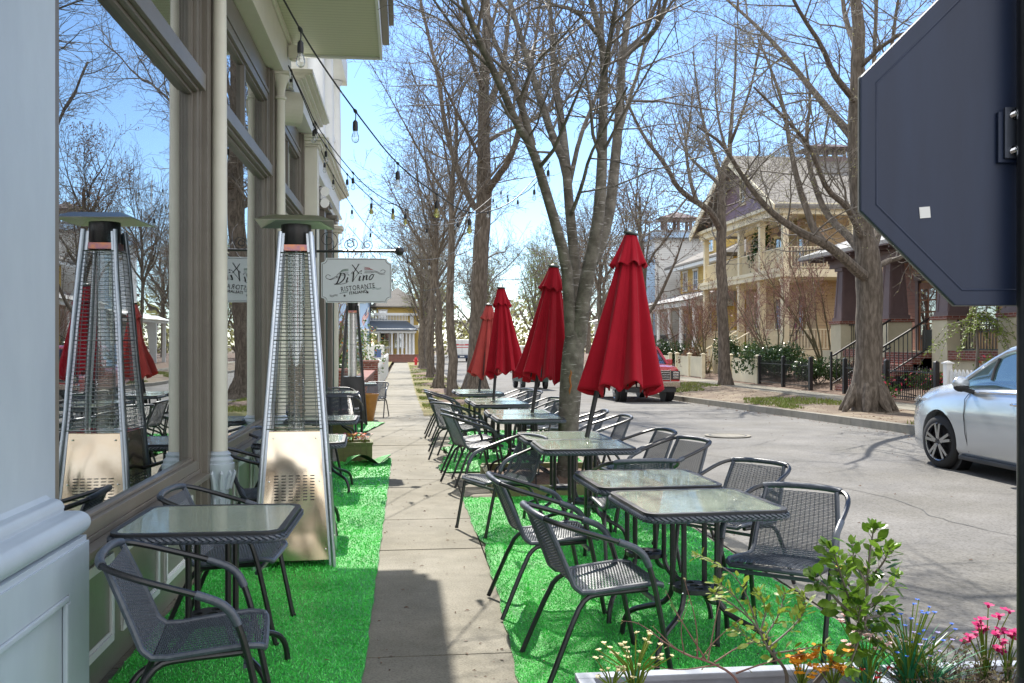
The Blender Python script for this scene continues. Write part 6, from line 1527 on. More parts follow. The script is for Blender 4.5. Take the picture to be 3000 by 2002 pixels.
for y, hb, zb, zt in ((-1.08,.84,1.2,1.74),(-1.25,.84,1.2,1.80),(-2.2,.84,1.2,1.82),(-2.42,.84,1.2,1.70)):
    ht = hb-(zt-zb)*.33; P = [(ht+.107,zt-.09),(ht+.09,zt-.03),(ht+.04,zt+.0),(ht*.6,zt+.014),(0,zt+.02)]; rf.append([(x,y,z) for x,z in P]+[(-x,y,z) for x,z in P[-2::-1]])
obj('roof', loft(rf), M['redpaint'], K, True)
for s in (-1, 1):
    mb = MB(); mb.tube([(s*.95,-.48,1.19),(s*.76,-1.16,1.75)], .04, 6); obj('pillar', mb, M['redpaint'], K, True)
    mb = MB(); mb.box(min(s*.97,s*1.16),max(s*.97,s*1.16),-.78,-.66,1.17,1.36); obj('mirror', mb, M['redpaint'], K, bevel=.03)
    mb = MB(); mb.box(min(s*.62,s*.93),max(s*.62,s*.93),.93,1.012,.74,1.02); ho = obj('headlight', mb, M['trim'], K, bevel=.02)
    mb = MB()
    for z in (.80,.88,.96): mb.box(min(s*.70,s*.88),max(s*.70,s*.88),1.0121,1.02,z-.028,z+.028)
    obj('lamp_unit', mb, M['chrome'], ho, bevel=.006)
    mb = MB(); mb.box(min(s*.66,s*.84),max(s*.66,s*.84),1.062,1.07,.60,.67); obj('fog_lamp', mb, M['chrome'], K)
    for y in (0,-3.3):
        mb = MB(); mb.tube([(s*.64,y,.40),(s*.85,y,.40)], .46, 28); obj('wheel_well', mb, M['trim'], K)
mb = MB(); mb.box(-.60,.60,.95,1.004,.72,1.04); gr = obj('grille', mb, M['trim'], K, bevel=.02)
mb = MB()
for z in (.75,.82,.89,.96,1.02): mb.box(-.59,.59,1.0041,1.022,z-.013,z+.013)
mb.box(-.63,-.595,.96,1.03,.70,1.06); mb.box(.595,.63,.96,1.03,.70,1.06); obj('chrome_bar', mb, M['chrome'], gr, bevel=.006)
mb = MB(); mb.box(-.94,.94,.88,1.06,.50,.69); obj('bumper', mb, mat("bumper_chrome", (.5,.42,.38), .2, 1.), K, bevel=.03)
mb = MB(); mb.box(-.80,.80,.80,1.02,.34,.495); obj('valance', mb, M['trim'], K, bevel=.02)
for s in (-1, 1): wheel(K, s*.96, 0, .395, s, M['alloy'], .26); wheel(K, s*.96, -3.3, .395, s, M['alloy'], .26)
# ---- white van far down the road
W = thing('white_van', 'white delivery van seen from behind, far down the street', 'van', (6.6, 108, zg(108)-.15))
mb = MB(); mb.box(-1.0,1.0,0,5.4,.75,2.55); obj('body', mb, M['white'], W, bevel=.14)
mb = MB(); mb.box(-.98,.98,-.06,.2,.42,.76); obj('bumper', mb, mat("blue_skirt", (.03,.05,.10), .5), W, bevel=.03)
mr_ = mat("red_van_lettering", (.5,.02,.03), .6)
for z0, z1, x0, x1 in ((1.86,2.02,-.75,-.36),(1.86,2.02,.32,.75),(1.60,1.68,-.70,.70),(1.86,1.98,-.32,.28)):
    mb = MB(); mb.box(x0,x1,-.004,.004,z0,z1); obj('stripe', mb, mr_, W)
for s in (-1,1):
    mb = MB(); mb.box(s*.95-.05,s*.95+.05,-.02,.05,1.1,1.6); obj('tail_light', mb, mat("tail_red", (.4,.01,.01), .3), W)
    for y in (1.0,4.3): wheel(W, s*.92, y, .36, s, M['alloy'], .24)
mb = MB(); mb.box(-.25,.25,-.064,-.061,.55,.68); obj('number_plate', mb, M['white'], W); mb = MB(); mb.box(-.01,.01,-.006,.004,.8,2.45); obj('door_gap', mb, M['trim'], W)
# ---- open cart with white roof
q = at(1202, 862, 42); G = thing('golf_cart', 'small open cart with a white roof between two red umbrellas', 'cart', (q.x+.3, q.y, zg(42)-.15), .1)
mb = MB(); mb.box(-.6,.6,-.9,1.1,.3,.72); mb.box(-.6,.6,-.95,-.3,.721,.95); obj('body', mb, M['dgreen'], G, bevel=.05)
mb = MB(); mb.box(-.62,.62,-1.0,.75,1.80,1.87); obj('roof', mb, M['white'], G, bevel=.03)
for sx in (-.56,.56):
    for a, b in ((-.9,-.85),(.9,.6)):
        mb = MB(); mb.bar((sx,a,.7),(sx,b,1.8),.04); obj('post', mb, M['white'], G)
    for y in (-.65,.8): wheel(G, sx*1.05, y, .24, 1 if sx > 0 else -1, M['alloy'], .18)
mb = MB(); mb.box(-.5,.5,-.25,-.1,.96,1.35); obj('seat', mb, M['white'], G, bevel=.04)
# ================================================================== stop sign seen from behind
zS = 2.17; c = at(2347, 330, zS); SG = thing('stop_sign', 'dark back of an octagonal stop sign on a black round post', 'road sign', (c.x, c.y, 0), -TH)
a_ = .366; P = [(a_/math.cos(R(22.5))*math.cos(R(22.5+45*k)), a_/math.cos(R(22.5))*math.sin(R(22.5+45*k))) for k in range(8)]
M['signback'] = mat("sign_back_coating", (.006,.014,.042), .42, 0, .45, var=(5,(.013,.027,.070),.35,.75,(1.6,1,.22)), bump=(5,.08))
mb = MB(); mb.prism(P, (0,.012,0), (0,.0,c.z)); obj('plate', mb, M['signback'], SG, bevel=.002)
mb = MB(); P1 = [(x*.905,z*.905) for x, z in P]; mb.tube([(x,.003,z+c.z) for x, z in P1], .0045, 8, closed=True);  obj('pressed_rib', mb, M['signback'], SG, True)
mb = MB(); mb.prism([(x*1.004,z*1.004) for x, z in P], (0,.0035,0), (0,.0125,c.z)); obj('edge_frame', mb, mat("weathered_edge", (.30,.31,.30), .5), SG)
mb = MB(); mb.prism([(x*.985,z*.985) for x, z in P], (0,.001,0), (0,.0165,c.z)); obj('front_face', mb, mat("sign_red_sheet", (.45,.01,.015), .4), SG)
me = text_mesh("STOP", .30, 0, .006, 1, .001); me.materials.append(M['white']); o = link('lettering', me, SG); o.location = (0, .0185, c.z); o.rotation_euler = (R(90), 0, math.pi)
px = -.0067; mb = MB(); mb.tube([(px,-.045,-.1),(px,-.045,c.z+.42)], .0275, 18); obj('post', mb, M['black'], SG, True)
mb = MB(); mb.lathe([(.05,.0),(.085,.02),(.085,.18),(.07,.2),(.075,.23),(.06,.26),(.062,.42),(.052,.5),(.054,.60),(.046,.63),(.05,.66),(.031,.72),(.0285,.735)], (px,-.045), 24); obj('post_base', mb, M['black'], SG, True)
for zz in (c.z+.0155,):
    mb = MB(); mb.box(-.061,.035,-.012,-.0005,c.z-.045,c.z+.070); obj('backing_bar', mb, M['signback'], SG, bevel=.002)
    mb = MB(); mb.box(-.0505,.035,-.0215,-.0125,c.z-.037,c.z+.078); cl = obj('clamp', mb, mat("clamp_metal", (.05,.06,.085), .4, .3), SG, bevel=.002)
    for dz in (-.036, .045):
        mb = MB(); mb.tube([(-.031,-.022,zz+dz),(-.031,-.026,zz+dz)], .0115, 16); mb.tube([(-.031,-.026,zz+dz),(-.031,-.036,zz+dz)], .0065, 6); mb.ball((-.031,-.039,zz+dz), .0045, 8, 5); obj('bolt', mb, M['chrome'], cl, True)
mb = MB(); q = at(2122, 488, zS); sx = (q-c).dot(Vector((CT,-ST,0))); mb.obox((sx,-.0012,q.z), (.998,0,.08), (0,1,0), (-.08,0,.998), .012, .0006, .0125); obj('sticker', mb, M['white'], SG)
# ================================================================== beyond the shop on the left
M['brickxz'] = brick_mat("red_brick_face", (.20,.052,.032), (.13,.033,.024), (.30,.26,.22), plane='XZ')
t = thing('brick_wall', 'low red brick wall with a taller pier beside the pavement, past the far heater', 'wall', (-1.0, 24.5, zg(24)))
mb = MB(); mb.box(-.16,.12,-3.6,5.2,0,.74); mb.box(-.19,.15,-3.62,5.2,.741,.80); obj('wall', mb, M['brick'], t)
mb = MB(); mb.box(-.6,-.17,-3.9,-3.3,0,1.0); mb.box(-.64,-.13,-3.94,-3.26,1.001,1.07); obj('pier', mb, M['brick'], t)
mb = MB(); mb.box(-.30,.22,5.21,5.8,0,1.02); mb.box(-.34,.26,5.17,5.84,1.021,1.09); obj('pier', mb, M['brick'], t)
t = thing('picket_fence', 'white picket fence running along the left edge of the pavement', 'fence', (-.98, 46, zg(46)))
for k in range(12):
    y = -14.2+2.6*k; mb = MB(); mb.box(-.07,.07,y-.07,y+.07,-.1,1.12); mb.add([(-.1,y-.1,1.121),(.1,y-.1,1.121),(.1,y+.1,1.121),(-.1,y+.1,1.121),(0,y,1.2)], [(0,1,4),(1,2,4),(2,3,4),(3,0,4),(3,2,1,0)]); obj('post', mb, M['white'], t)
mb = MB(); mb.box(.0,.03,-14.2,14.4,.25,.33); mb.box(0,.03,-14.2,14.4,.78,.86)
for k in range(190): y = -14.1+.15*k; mb.prism([(-.045,.03),(.045,.03),(.045,.92),(0,1.0),(-.045,.92)], (.022,0,0), (.031,y,0), (0,1,0), (0,0,1))
obj('pickets', mb, M['white'], t)
t = thing('notice_box', 'white post with a small framed blue notice above the picket fence', 'notice board', (-1.15, 41, zg(41)))
mb = MB(); mb.box(-.35,.35,-.05,.05,1.0,1.75); obj('panel', mb, M['white'], t, bevel=.02)
mb = MB(); mb.box(-.06,.22,-.058,-.051,1.22,1.58); obj('notice', mb, mat("blue_notice", (.08,.13,.30), .5), t); mb = MB(); mb.box(-.05,.05,-.04,.04,-.1,.999); obj('post', mb, M['white'], t)
# pot, wooden flower boxes
t = thing('plant_pot', 'tall tapered orange glazed pot beside the pavement', 'plant pot', (-.72, 19.1, zg(19)))
mb = MB(); mb.lathe([(.14,0),(.145,.02),(.235,.48),(.25,.50),(.25,.53),(.225,.53),(.21,.44)], n=28); obj('pot', mb, mat("ochre_glaze", (.36,.16,.025), .22, 0, .6, var=(3,(.20,.09,.02),.35,.7)), t, True)
mb = MB(); mb.lathe([(.0,.42),(.21,.44)], n=20); obj('soil', mb, M['mulch'], t)
def blossoms(mb, p, r, n, rnd, up=Vector((0,0,1))):
    for k in range(n):
        a = 2*math.pi*k/n+rnd.random(); d = Vector((math.cos(a), math.sin(a), .35)).normalized(); s = Vector((-math.sin(a), math.cos(a), 0)); q = p+d*r
        mb.add([tuple(p), tuple(p+d*r*.6+s*r*.42), tuple(q), tuple(p+d*r*.6-s*r*.42)], [(0,1,2,3)])
def flower_plant(name, label, loc, n, h, spread, col, br, seed, leafm='leaf', blades=14, group=None, petals=6, double=1):
    r = random.Random(seed); t = thing(name, label, 'flower', loc, 0, group); st_ = MB(); bl = MB(); lv = MB()
    for _ in range(n):
        a = r.uniform(0,6.28); l = spread*r.uniform(.2,1); hh = h*r.uniform(.55,1.05); tip = Vector((math.cos(a)*l, math.sin(a)*l, hh)); st_.tube([(0,0,-.02),(tip.x*.35,tip.y*.35,hh*.6),tuple(tip)], [.003,.0025,.0018], 4)
        bl = MB()
        for q in range(double): blossoms(bl, tip+Vector((r.gauss(0,.3)*br,r.gauss(0,.3)*br,q*br*.35)), br*r.uniform(.8,1.2), petals, r)
        bl.ball(tuple(tip), br*.3, 6, 4); obj('bloom', bl, col, t)
    for _ in range(blades):
        a = r.uniform(0,6.28); l = spread*r.uniform(.4,1.25); hh = h*r.uniform(.35,.95); w_ = h*.028; s = Vector((-math.sin(a), math.cos(a), 0))*w_; prev = None; P = []
        for f in (0,.35,.7,1): c = Vector((math.cos(a)*l*f**1.3, math.sin(a)*l*f**1.3, hh*(1.25*f-.35*f*f))); ww = (1-f*.9); P.append((c-s*ww, c+s*ww))
        for (a0,a1),(b0,b1) in zip(P, P[1:]): lv.add([tuple(a0),tuple(a1),tuple(b1),tuple(b0)], [(0,1,2,3)])
    obj('stem', st_, M['lime'], t); obj('leaf', lv, M[leafm], t); return t
def fmat(n, c): return leafmat(n, c, tuple(min(1, x*1.25) for x in c), .6, .25)
F_ = dict(pink=fmat("pink_petal", (.62,.16,.26)), mag=fmat("magenta_petal", (.50,.015,.15)), blue=fmat("blue_petal", (.05,.16,.62)), lil=fmat("lilac_petal", (.40,.36,.70)), yel=fmat("ochre_petal", (.70,.33,.02)), cream=fmat("cream_petal", (.74,.66,.38)), blushp=fmat("blush_petal", (.75,.50,.48)), org=fmat("orange_petal", (.75,.18,.02)), redp=fmat("red_petal", (.55,.02,.03)))
M['blade2'] = leafmat("teal_blade", (.02,.15,.07), (.04,.24,.10), .4, .25)
def wood_box(label, loc, rz, a, b, h):
    t = thing('flower_box', label, 'planter', loc, rz); 
    for k, (x0,x1,y0,y1) in enumerate(((-a,a,-b,-b+.022),(-a,a,b-.022,b),(-a,-a+.022,-b+.0225,b-.0225),(a-.022,a,-b+.0225,b-.0225))):
        mb = MB(); n = 6 if k < 2 else 3
        for j in range(n):
            if k < 2: w_ = (x1-x0)/n; mb.box(x0+w_*j+.002, x0+w_*(j+1)-.002, y0, y1, 0, h-.03)
            else: w_ = (y1-y0)/n; mb.box(x0, x1, y0+w_*j+.002, y0+w_*(j+1)-.002, 0, h-.03)
        obj('side_boards', mb, M['woodbox'], t)
    mb = MB(); mb.box(-a-.012,a+.012,-b-.012,-b+.03,h-.0295,h); mb.box(-a-.012,a+.012,b-.03,b+.012,h-.0295,h); mb.box(-a-.012,-a+.03,-b+.031,b-.031,h-.0295,h); mb.box(a-.03,a+.012,-b+.031,b-.031,h-.0295,h); obj('rim', mb, M['woodbox'], t, bevel=.004)
    mb = MB(); mb.box(-a+.023,a-.023,-b+.023,b-.023,.02,h-.05); obj('soil', mb, M['mulch'], t); return t
wood_box('green wooden flower box full of pink and orange flowers on the left turf', (-.59, 11.98, .012), R(2), .21, .17, .25)
for i, (dx, dy, c, lb) in enumerate(((-.14,-.05,'pink','pink flowers at the left in the wooden flower box'),(-.03,-.06,'yel','yellow flowers in the middle of the wooden flower box'),(.07,.0,'org','orange flowers at the right in the wooden flower box'),(-.08,.06,'pink','pink flowers at the back of the wooden flower box'),(.15,-.04,'blushp','pale pink flowers at the right corner of the wooden flower box'))):
    flower_plant('flower_plant', lb, (-.60+dx, 11.98+dy, .20), 12, .15, .10, F_[c], .022, 20+i, 'leaf', 10, 'flowers in the wooden boxes')
wood_box('weathered wooden flower box farther along, behind the chair before the far heater', (-1.02, 15.3, .012), R(1), .24, .18, .30)
flower_plant('flower_plant', 'sparse pink flowers in the farther wooden flower box', (-1.0, 15.25, .26), 10, .18, .16, F_['pink'], .02, 31, 'leaf', 10)
# solar lantern stakes in the tree pit
for i, (px_, py_, z_, lb) in enumerate(((1230,1112,9.45,'small solar lantern on a stake at the left of the tree pit'),(1364,1040,10.5,'small solar lantern on a stake behind the tree pit'))):
    q = at(px_, py_, z_); t = thing('solar_lantern', lb, 'lantern', (q.x, q.y, .05))
    mb = MB(); mb.tube([(0,0,-.05),(0,0,.12)], .008, 6); obj('stake', mb, M['bplastic'], t)
    mb = MB(); mb.lathe([(.03,.12),(.05,.135)], n=4)
    for k in range(4): a = R(45+90*k); mb.bar((.032*math.cos(a),.032*math.sin(a),.13),(.048*math.cos(a),.048*math.sin(a),.235),.007)
    mb.lathe([(.075,.235),(.075,.245),(.035,.275),(.02,.28)], n=4); obj('cage', mb, M['bplastic'], t)
    mb = MB(); mb.lathe([(.028,.136),(.042,.234)], n=4); obj('pane', mb, M['bulbglass'], t)
# leftover leaf on the turf
mb = MB(); mb.add([(-.03,0,.016),(0,.016,.03),(.035,.002,.018),(0,-.014,.024)], [(0,1,2,3)]); o = obj('fallen_leaf', mb, M['dead']); q = gz(350, 1522); o.location = (q.x, q.y, 0.004); tag(o, 'dry brown leaf lying on the left turf below the near chair', 'leaf')
# ---- garden behind the brick wall
T = Tree(71, .006); r = T.rnd
for k in range(6):
    a = k*1.05+.3; d = Vector((math.cos(a)*.55, math.sin(a)*.55, 1)); pts = wander(r, Vector((0,0,.75)), d, 1.6, 6, .12, .04); T.limb(pts, .05, .028, 8); T.sprout(pts, [.04]*7, [(2.2,.85,.5,.1)], 0, .45)
T.wood.tube([(0,0,-.2),(.03,0,.4),(0,0,.85)], [.11,.085,.075], 10)
T.build('hard pruned bare crape myrtle behind the low brick wall', (-1.75, 22.8, zg(22)), M['bark'], M['bark'], 'tree', None, 'pruned_tree')
shrub('garden_shrub', 'flowering garden shrub with orange red blooms behind the picket fence', (-2.6, 34, zg(34)), 1.5, 2.4, 2.4, 3600, 'leaf', .11, 41, extra=(M['orange'], .09), lumps=10)
shrub('garden_shrub', 'yellow green shrub low behind the brick pier', (-1.75, 27.5, zg(27)), .7, 1.5, 1.0, 1800, 'lime', .08, 42)
shrub('garden_shrub', 'dark garden shrub beside the shop end wall', (-2.3, 30, zg(30)), 1.0, 1.4, 1.5, 2000, 'gloss', .10, 43)
shrub('garden_shrub', 'loose shrub with pale leaves before the far yellow house', (-2.6, 44, zg(44)), 1.3, 2.4, 2.6, 2600, 'bud', .10, 44, lumps=10)
dup(my, (-2.2, 25.6, zg(25)), .6, 'tall slim crape myrtle with tan stems behind the far heater').scale = (.75,.75,1.2)
t = thing('garden_lamp', 'black lantern on a post in the garden behind the brick wall', 'lamp', (-2.45, 42, zg(42)))
mb = MB(); mb.tube([(0,0,0),(0,0,2.15)], .04, 10); obj('post', mb, M['black'], t, True)
mb = MB(); mb.lathe([(.11,2.16),(.14,2.18)], n=6); mb.lathe([(.30,2.62),(.22,2.70),(.04,2.82),(.02,2.88)], n=6)
for k in range(6): a = k*1.047; mb.bar((.13*math.cos(a),.13*math.sin(a),2.17),(.22*math.cos(a),.22*math.sin(a),2.63),.02)
obj('lantern', mb, M['black'], t); mb = MB(); mb.lathe([(.12,2.181),(.20,2.619)], n=6); obj('pane', mb, M['bulbglass'], t)
# ---- houses at the bend
H1 = thing('far_yellow_house', 'yellow house with a white columned porch at the end of the pavement', 'house', (-1, 104, zg(104)))
gy = zg(104)
mb = MB(); mb.box(-2.9,1.7,106,116,gy,gy+5.9); pobj('wall', mb, M['yellow'], H1)
mb = MB(); mb.box(-3.2,2.0,105.6,105.99,gy+5.0,gy+5.25); mb.box(.75,1.15,105.85,105.99,gy,gy+5.0); mb.box(-3.0,.749,105.86,105.99,gy+3.6,gy+3.95); mb.box(1.151,1.72,105.86,105.99,gy+3.6,gy+3.95); pobj('trim', mb, M['white'], H1)
pobj('roof', hip(-3.6,2.3,105.4,116.6,gy+6.0,gy+8.2,3), M['shingle'], H1)
mb = MB(); mb.box(-3.9,1.2,103.2,105.99,gy,gy+.75); pobj('porch_base', mb, M['white'], H1)
mb = MB(); mb.box(-4.1,1.4,103.0,105.84,gy+3.05,gy+3.3); pobj('porch_beam', mb, M['white'], H1)
mb = MB(); mb.add([(-4.4,102.7,gy+3.31),(1.6,102.7,gy+3.31),(.4,105.84,gy+4.3),(-4.4,105.84,gy+4.7)], [(0,1,2,3)]); o = pobj('porch_roof', mb, mat("slate_blue_roof", (.10,.125,.16), .7), H1); sm = o.modifiers.new("roof",'SOLIDIFY'); sm.thickness = .1
for x in (-3.7,-2.6,-1.2,-.55,-.1,.35,.7,1.1):
    mb = MB(); mb.lathe([(.17,gy+.751),(.13,gy+.9),(.11,gy+2.9),(.16,gy+3.049)], (x,103.3), 12); pobj('porch_column', mb, M['white'], H1, True)
railing(H1, (-3.6,103.3), (-1.3,103.3), gy+.75, .85, M['white'], .16, 'railing', .025)
railing(H1, (-3.8,104.4), (.6,104.4), gy+4.3, .9, M['white'], .16, 'balcony_rail', .025)
for x in (-2.0,-.4): window(H1, x, 106, gy+1.5, gy+3, .9, M['white'], axis='X')
for x in (-2.2,): window(H1, x, 106, gy+4.0, gy+5.5, .8, M['white'], axis='X')
H2 = thing('far_blue_house', 'pale blue house beside the far yellow house, flying a flag', 'house', (-8, 100, zg(100)))
mb = MB(); mb.box(-14,-3.6,99,110,gy,gy+6.6); pobj('wall', mb, mat("powder_blue_boards", (.34,.47,.66), .6), H2)
for x in (-10,-7.5,-5.0): window(H2, x, 99, gy+4.2, gy+6, 1, M['white'], axis='X'); window(H2, x, 99, gy+1.2, gy+3, 1, M['white'], axis='X')
pobj('roof', hip(-14.6,-3.0,98.4,110.6,gy+6.7,gy+9.4,4), M['shingle'], H2)
mb = MB(); mb.box(-14,-3.4,97,98.99,gy+3.2,gy+3.4); mb.box(-3.9,-3.6,97.1,97.4,gy,gy+3.199); mb.box(-6.9,-6.6,97.1,97.4,gy,gy+3.199); pobj('porch', mb, M['white'], H2)
FL = thing('flag', 'american flag on a short pole before the far yellow house', 'flag', (-2.95, 84, 4.25))
mb = MB(); mb.tube([(-.65,0,-1.5),(.0,0,.28)], .03, 6); obj('pole', mb, M['white'], FL)
def fl(u, v): return Vector((-.02-.75*v*.55-.2*u+.06*math.sin(v*7), .05*math.sin(v*9+u*2), .15-1.25*v-.35*(1-u)*.9+.1*u))
def patch(u0, u1, v0, v1, n=6): 
    mb = MB(); mb.grid(lambda a, b: fl(u0+(u1-u0)*a, v0+(v1-v0)*b), 2, n); return mb
mr1, mw1 = mat("flag_red", (.45,.03,.05), .8), mat("flag_white", (.75,.74,.74), .8)
for k in range(13): obj('stripe', patch(k/13, (k+1)/13, .42 if k >= 6 else 0, 1, 10), mr1 if k%2 == 0 else mw1, FL)
obj('canton', patch(6/13, 1, 0, .42), mat("flag_blue", (.02,.03,.16), .8), FL)
sb = MB()
for i in range(6):
    for j in range(4): p = fl(.52+.075*i, .05+.1*j); sb.ball((p.x,p.y-.012,p.z), .018, 5, 3)
obj('stars', sb, mw1, FL)
t = thing('garden_wall', 'red brick garden wall with recessed panels at the end of the pavement', 'wall', (0, 99, zg(99)))
mb = MB(); mb.box(-2.5,1.55,0,.3,0,.72); mb.box(-2.55,1.6,-.06,.36,.721,.80); obj('wall', mb, M['brickxz'], t)
for x in (-1.5,-.75,.05,.8,1.5):
    mb = MB(); mb.box(x-.16,x+.16,-.05,-.001,0,.72); obj('pier', mb, M['brickxz'], t)
t = thing('fire_hydrant', 'red fire hydrant on the verge near the thick tree', 'hydrant', (1.08, 82, zg(82)))
mb = MB(); mb.lathe([(.17,0),(.17,.05),(.12,.07),(.12,.5),(.15,.52),(.15,.56),(.12,.6),(.08,.68),(.03,.72),(.03,.77)], n=16); mb.tube([(-.2,0,.42),(.2,0,.42)], .055, 10); mb.tube([(0,-.2,.38),(0,0,.38)], .07, 10); obj('body', mb, mat("hydrant_red", (.55,.02,.02), .4), t, True)
q = at(955, 834, 80); t.location.x = q.x
# ================================================================== the white planters in front
M['planter'] = mat('planter_paint', (.33,.36,.42), .5, var=(6,(.25,.275,.32),.4,.7), bump=(30,.15))
def planter(label, x0, x1, y0, y1, h):
    cx, cy = (x0+x1)/2, (y0+y1)/2; t = thing('planter', label, 'planter', (cx, cy, .0)); a, b = (x1-x0)/2, (y1-y0)/2; k = .03
    mb = MB()
    for q in ((-a,a,-b,-b+k),(-a,a,b-k,b),(-a,-a+k,-b+k+.0005,b-k-.0005),(a-k,a,-b+k+.0005,b-k-.0005)): mb.box(q[0],q[1],q[2],q[3],.0,h-.025)
    obj('side', mb, M['planter'], t, bevel=.003); mb = MB(); e = .014
    for q in ((-a-e,a+e,-b-e,-b+k+.012),(-a-e,a+e,b-k-.012,b+e),(-a-e,-a+k+.012,-b+k+.0125,b-k-.0125),(a-k-.012,a+e,-b+k+.0125,b-k-.0125)): mb.box(q[0],q[1],q[2],q[3],h-.0245,h)
    obj('rim', mb, M['planter'], t, bevel=.005)
    mb = MB(); mb.grid(lambda u, v: (-a+k+.001+(2*a-2*k-.002)*u, -b+k+.001+(2*b-2*k-.002)*v, h-.06+.012*math.sin(u*23+v*9)+.01*math.sin(v*31)), 20, 10); obj('soil', mb, M['mulch'], t, True); return t
PH = .34
planter('pale grey flower planter at the bottom edge, nearest the pavement', .60, 1.62, 2.75, 3.24, PH)
planter('pale grey flower planter at the bottom right, beside the sign post', 1.68, 2.24, 2.72, 3.20, PH)
def pp(px_, py_, z_): return at(px_, py_, z_)
def leafy(name, label, base, stems, leafm, sz, seed, dens=26, wm='twig', t0=.35, w=.34, cat='shrub'):
    """stems traced as pixel paths with depth; leaves set alternately along and at the tips"""
    r = random.Random(seed); t = thing(name, label, cat, base); b = Vector(base); wd = MB(); lf = MB()
    def lay(p, d, s):
        n = (Vector((r.gauss(0,.5), r.gauss(0,.5), 1))).normalized(); d = d.normalized(); x = d.cross(n).normalized(); n = x.cross(d); q = []
        for f, ww in ((0,0),(.3,w*.85),(.55,w),(.8,w*.6),(1,0)):
            c = p+d*s*f-n*s*.16*f*f; q.append((c, x*ww*s*.5+n*s*.06*(1 if ww else 0)))
        lf.add([tuple(q[0][0])]+[tuple(c+o) for c, o in q[1:4]]+[tuple(q[4][0])]+[tuple(c-Vector((o.x,o.y,o.z))+n*s*.0) for c, o in q[3:0:-1]]+[tuple(c) for c, o in q[1:4]], [(0,1,8),(1,2,9,8),(2,3,10,9),(3,4,10),(0,8,7),(8,9,6,7),(9,10,5,6),(10,4,5)])
    for path, r0, nl in stems:
        P = smooth_path([Vector(p)-b for p in path], 2); m = len(P); wd.tube(P, [r0*(1-.8*i/(m-1)) for i in range(m)], 6)
        for k in range(nl):
            f = t0+(1-t0)*k/max(1,nl-1); f = min(f, .999); i = int(f*(m-1)); p = P[i]; d0 = (P[min(i+1,m-1)]-P[max(i-1,0)]).normalized(); a = k*2.4
            sd = side_dir(r, d0, r.uniform(.6,1.2)); s = sz*r.uniform(.6,1.25)*(1-.35*f)
            st2 = p+sd*s*.5; wd.tube([p, st2], [.0012,.0009], 3, cap=False); lay(st2, sd+Vector((0,0,.15)), s)
            if r.random() < .5: lay(p+sd*s*.15, side_dir(r, d0, .9), s*.8)
        for _ in range(3): lay(P[-1], (P[-1]-P[-2]).normalized()+Vector((r.gauss(0,.4), r.gauss(0,.4), .2)), sz*.6)
    obj('stem', wd, M[wm], t, True); obj('foliage', lf, M[leafm], t); return t
zc = 3.06
B1 = pp(1790, 1600, zc)
M['holly'] = leafmat('holly_leaf', (.05,.12,.012), (.17,.29,.03), .3, .45)
holly = [([(1870,1570,3.02),(1930,1500,3.0),(1985,1450,2.98),(1990,1360,2.98),(1995,1270,3.0),(2005,1215,3.0)],.009,30),
 ([(1985,1440,2.98),(1950,1380,2.9),(1930,1320,2.88),(1910,1260,2.88)],.006,18),([(1990,1400,2.98),(2030,1350,3.05),(2060,1320,3.1)],.006,14),([(1985,1430,2.98),(1930,1390,2.9),(1890,1340,2.86),(1870,1330,2.86)],.006,16),
 ([(1990,1340,2.98),(1960,1290,3.05),(1955,1250,3.1)],.005,14),([(1993,1330,2.98),(2030,1290,2.9),(2040,1260,2.88)],.005,14),([(1988,1420,2.98),(2030,1410,3.05),(2050,1390,3.1)],.005,12),([(1975,1455,2.98),(1960,1500,2.92),(1950,1530,2.9)],.005,10),([(1985,1440,2.98),(2010,1470,3.05),(2030,1490,3.1)],.005,10),([(1988,1380,3),(1945,1345,3.08),(1920,1290,3.12)],.005,14),([(1985,1450,2.98),(1968,1430,2.9),(1975,1390,2.86)],.005,12)]
holly = [([pp(*q) for q in p], r_, n_) for p, r_, n_ in holly]
leafy('holly_shrub', 'young holly like shrub with glossy dark green leaves rising over the planter', pp(1870, 1590, 3.02), [(p, r_, int(n_*1.3)) for p, r_, n_ in holly], 'holly', .058, 3, w=.62, t0=.2)
pr = [([(1800,1600,3.05),(1810,1540,3.05),(1760,1490,3.0),(1740,1440,2.98),(1700,1400,2.95),(1640,1360,2.95)],.007,18),([(1745,1450,2.98),(1760,1400,3.02),(1740,1360,3.05)],.004,16),([(1750,1470,3.0),(1790,1410,3.05),(1800,1360,3.1)],.004,18),([(1760,1490,3),(1820,1440,3.08),(1850,1400,3.1),(1845,1370,3.1)],.004,18),
 ([(1740,1440,2.98),(1700,1330,2.95),(1640,1290,2.92),(1600,1275,2.9)],.003,8),([(1775,1500,3.0),(1840,1490,3.0),(1900,1480,3.02)],.004,12),([(1715,1410,2.96),(1680,1360,2.9),(1650,1340,2.88)],.003,10),([(1755,1480,3.0),(1720,1470,2.95),(1690,1440,2.92)],.003,10)]
pr = [([pp(*q) for q in p], r_, n_) for p, r_, n_ in pr]
leafy('privet_shrub', 'sprawling shrub with small yellow green leaves in the middle of the planter', pp(1800, 1610, 3.05), [(p, r_, int(n_*1.8)) for p, r_, n_ in pr], 'lime', .040, 5, w=.42)
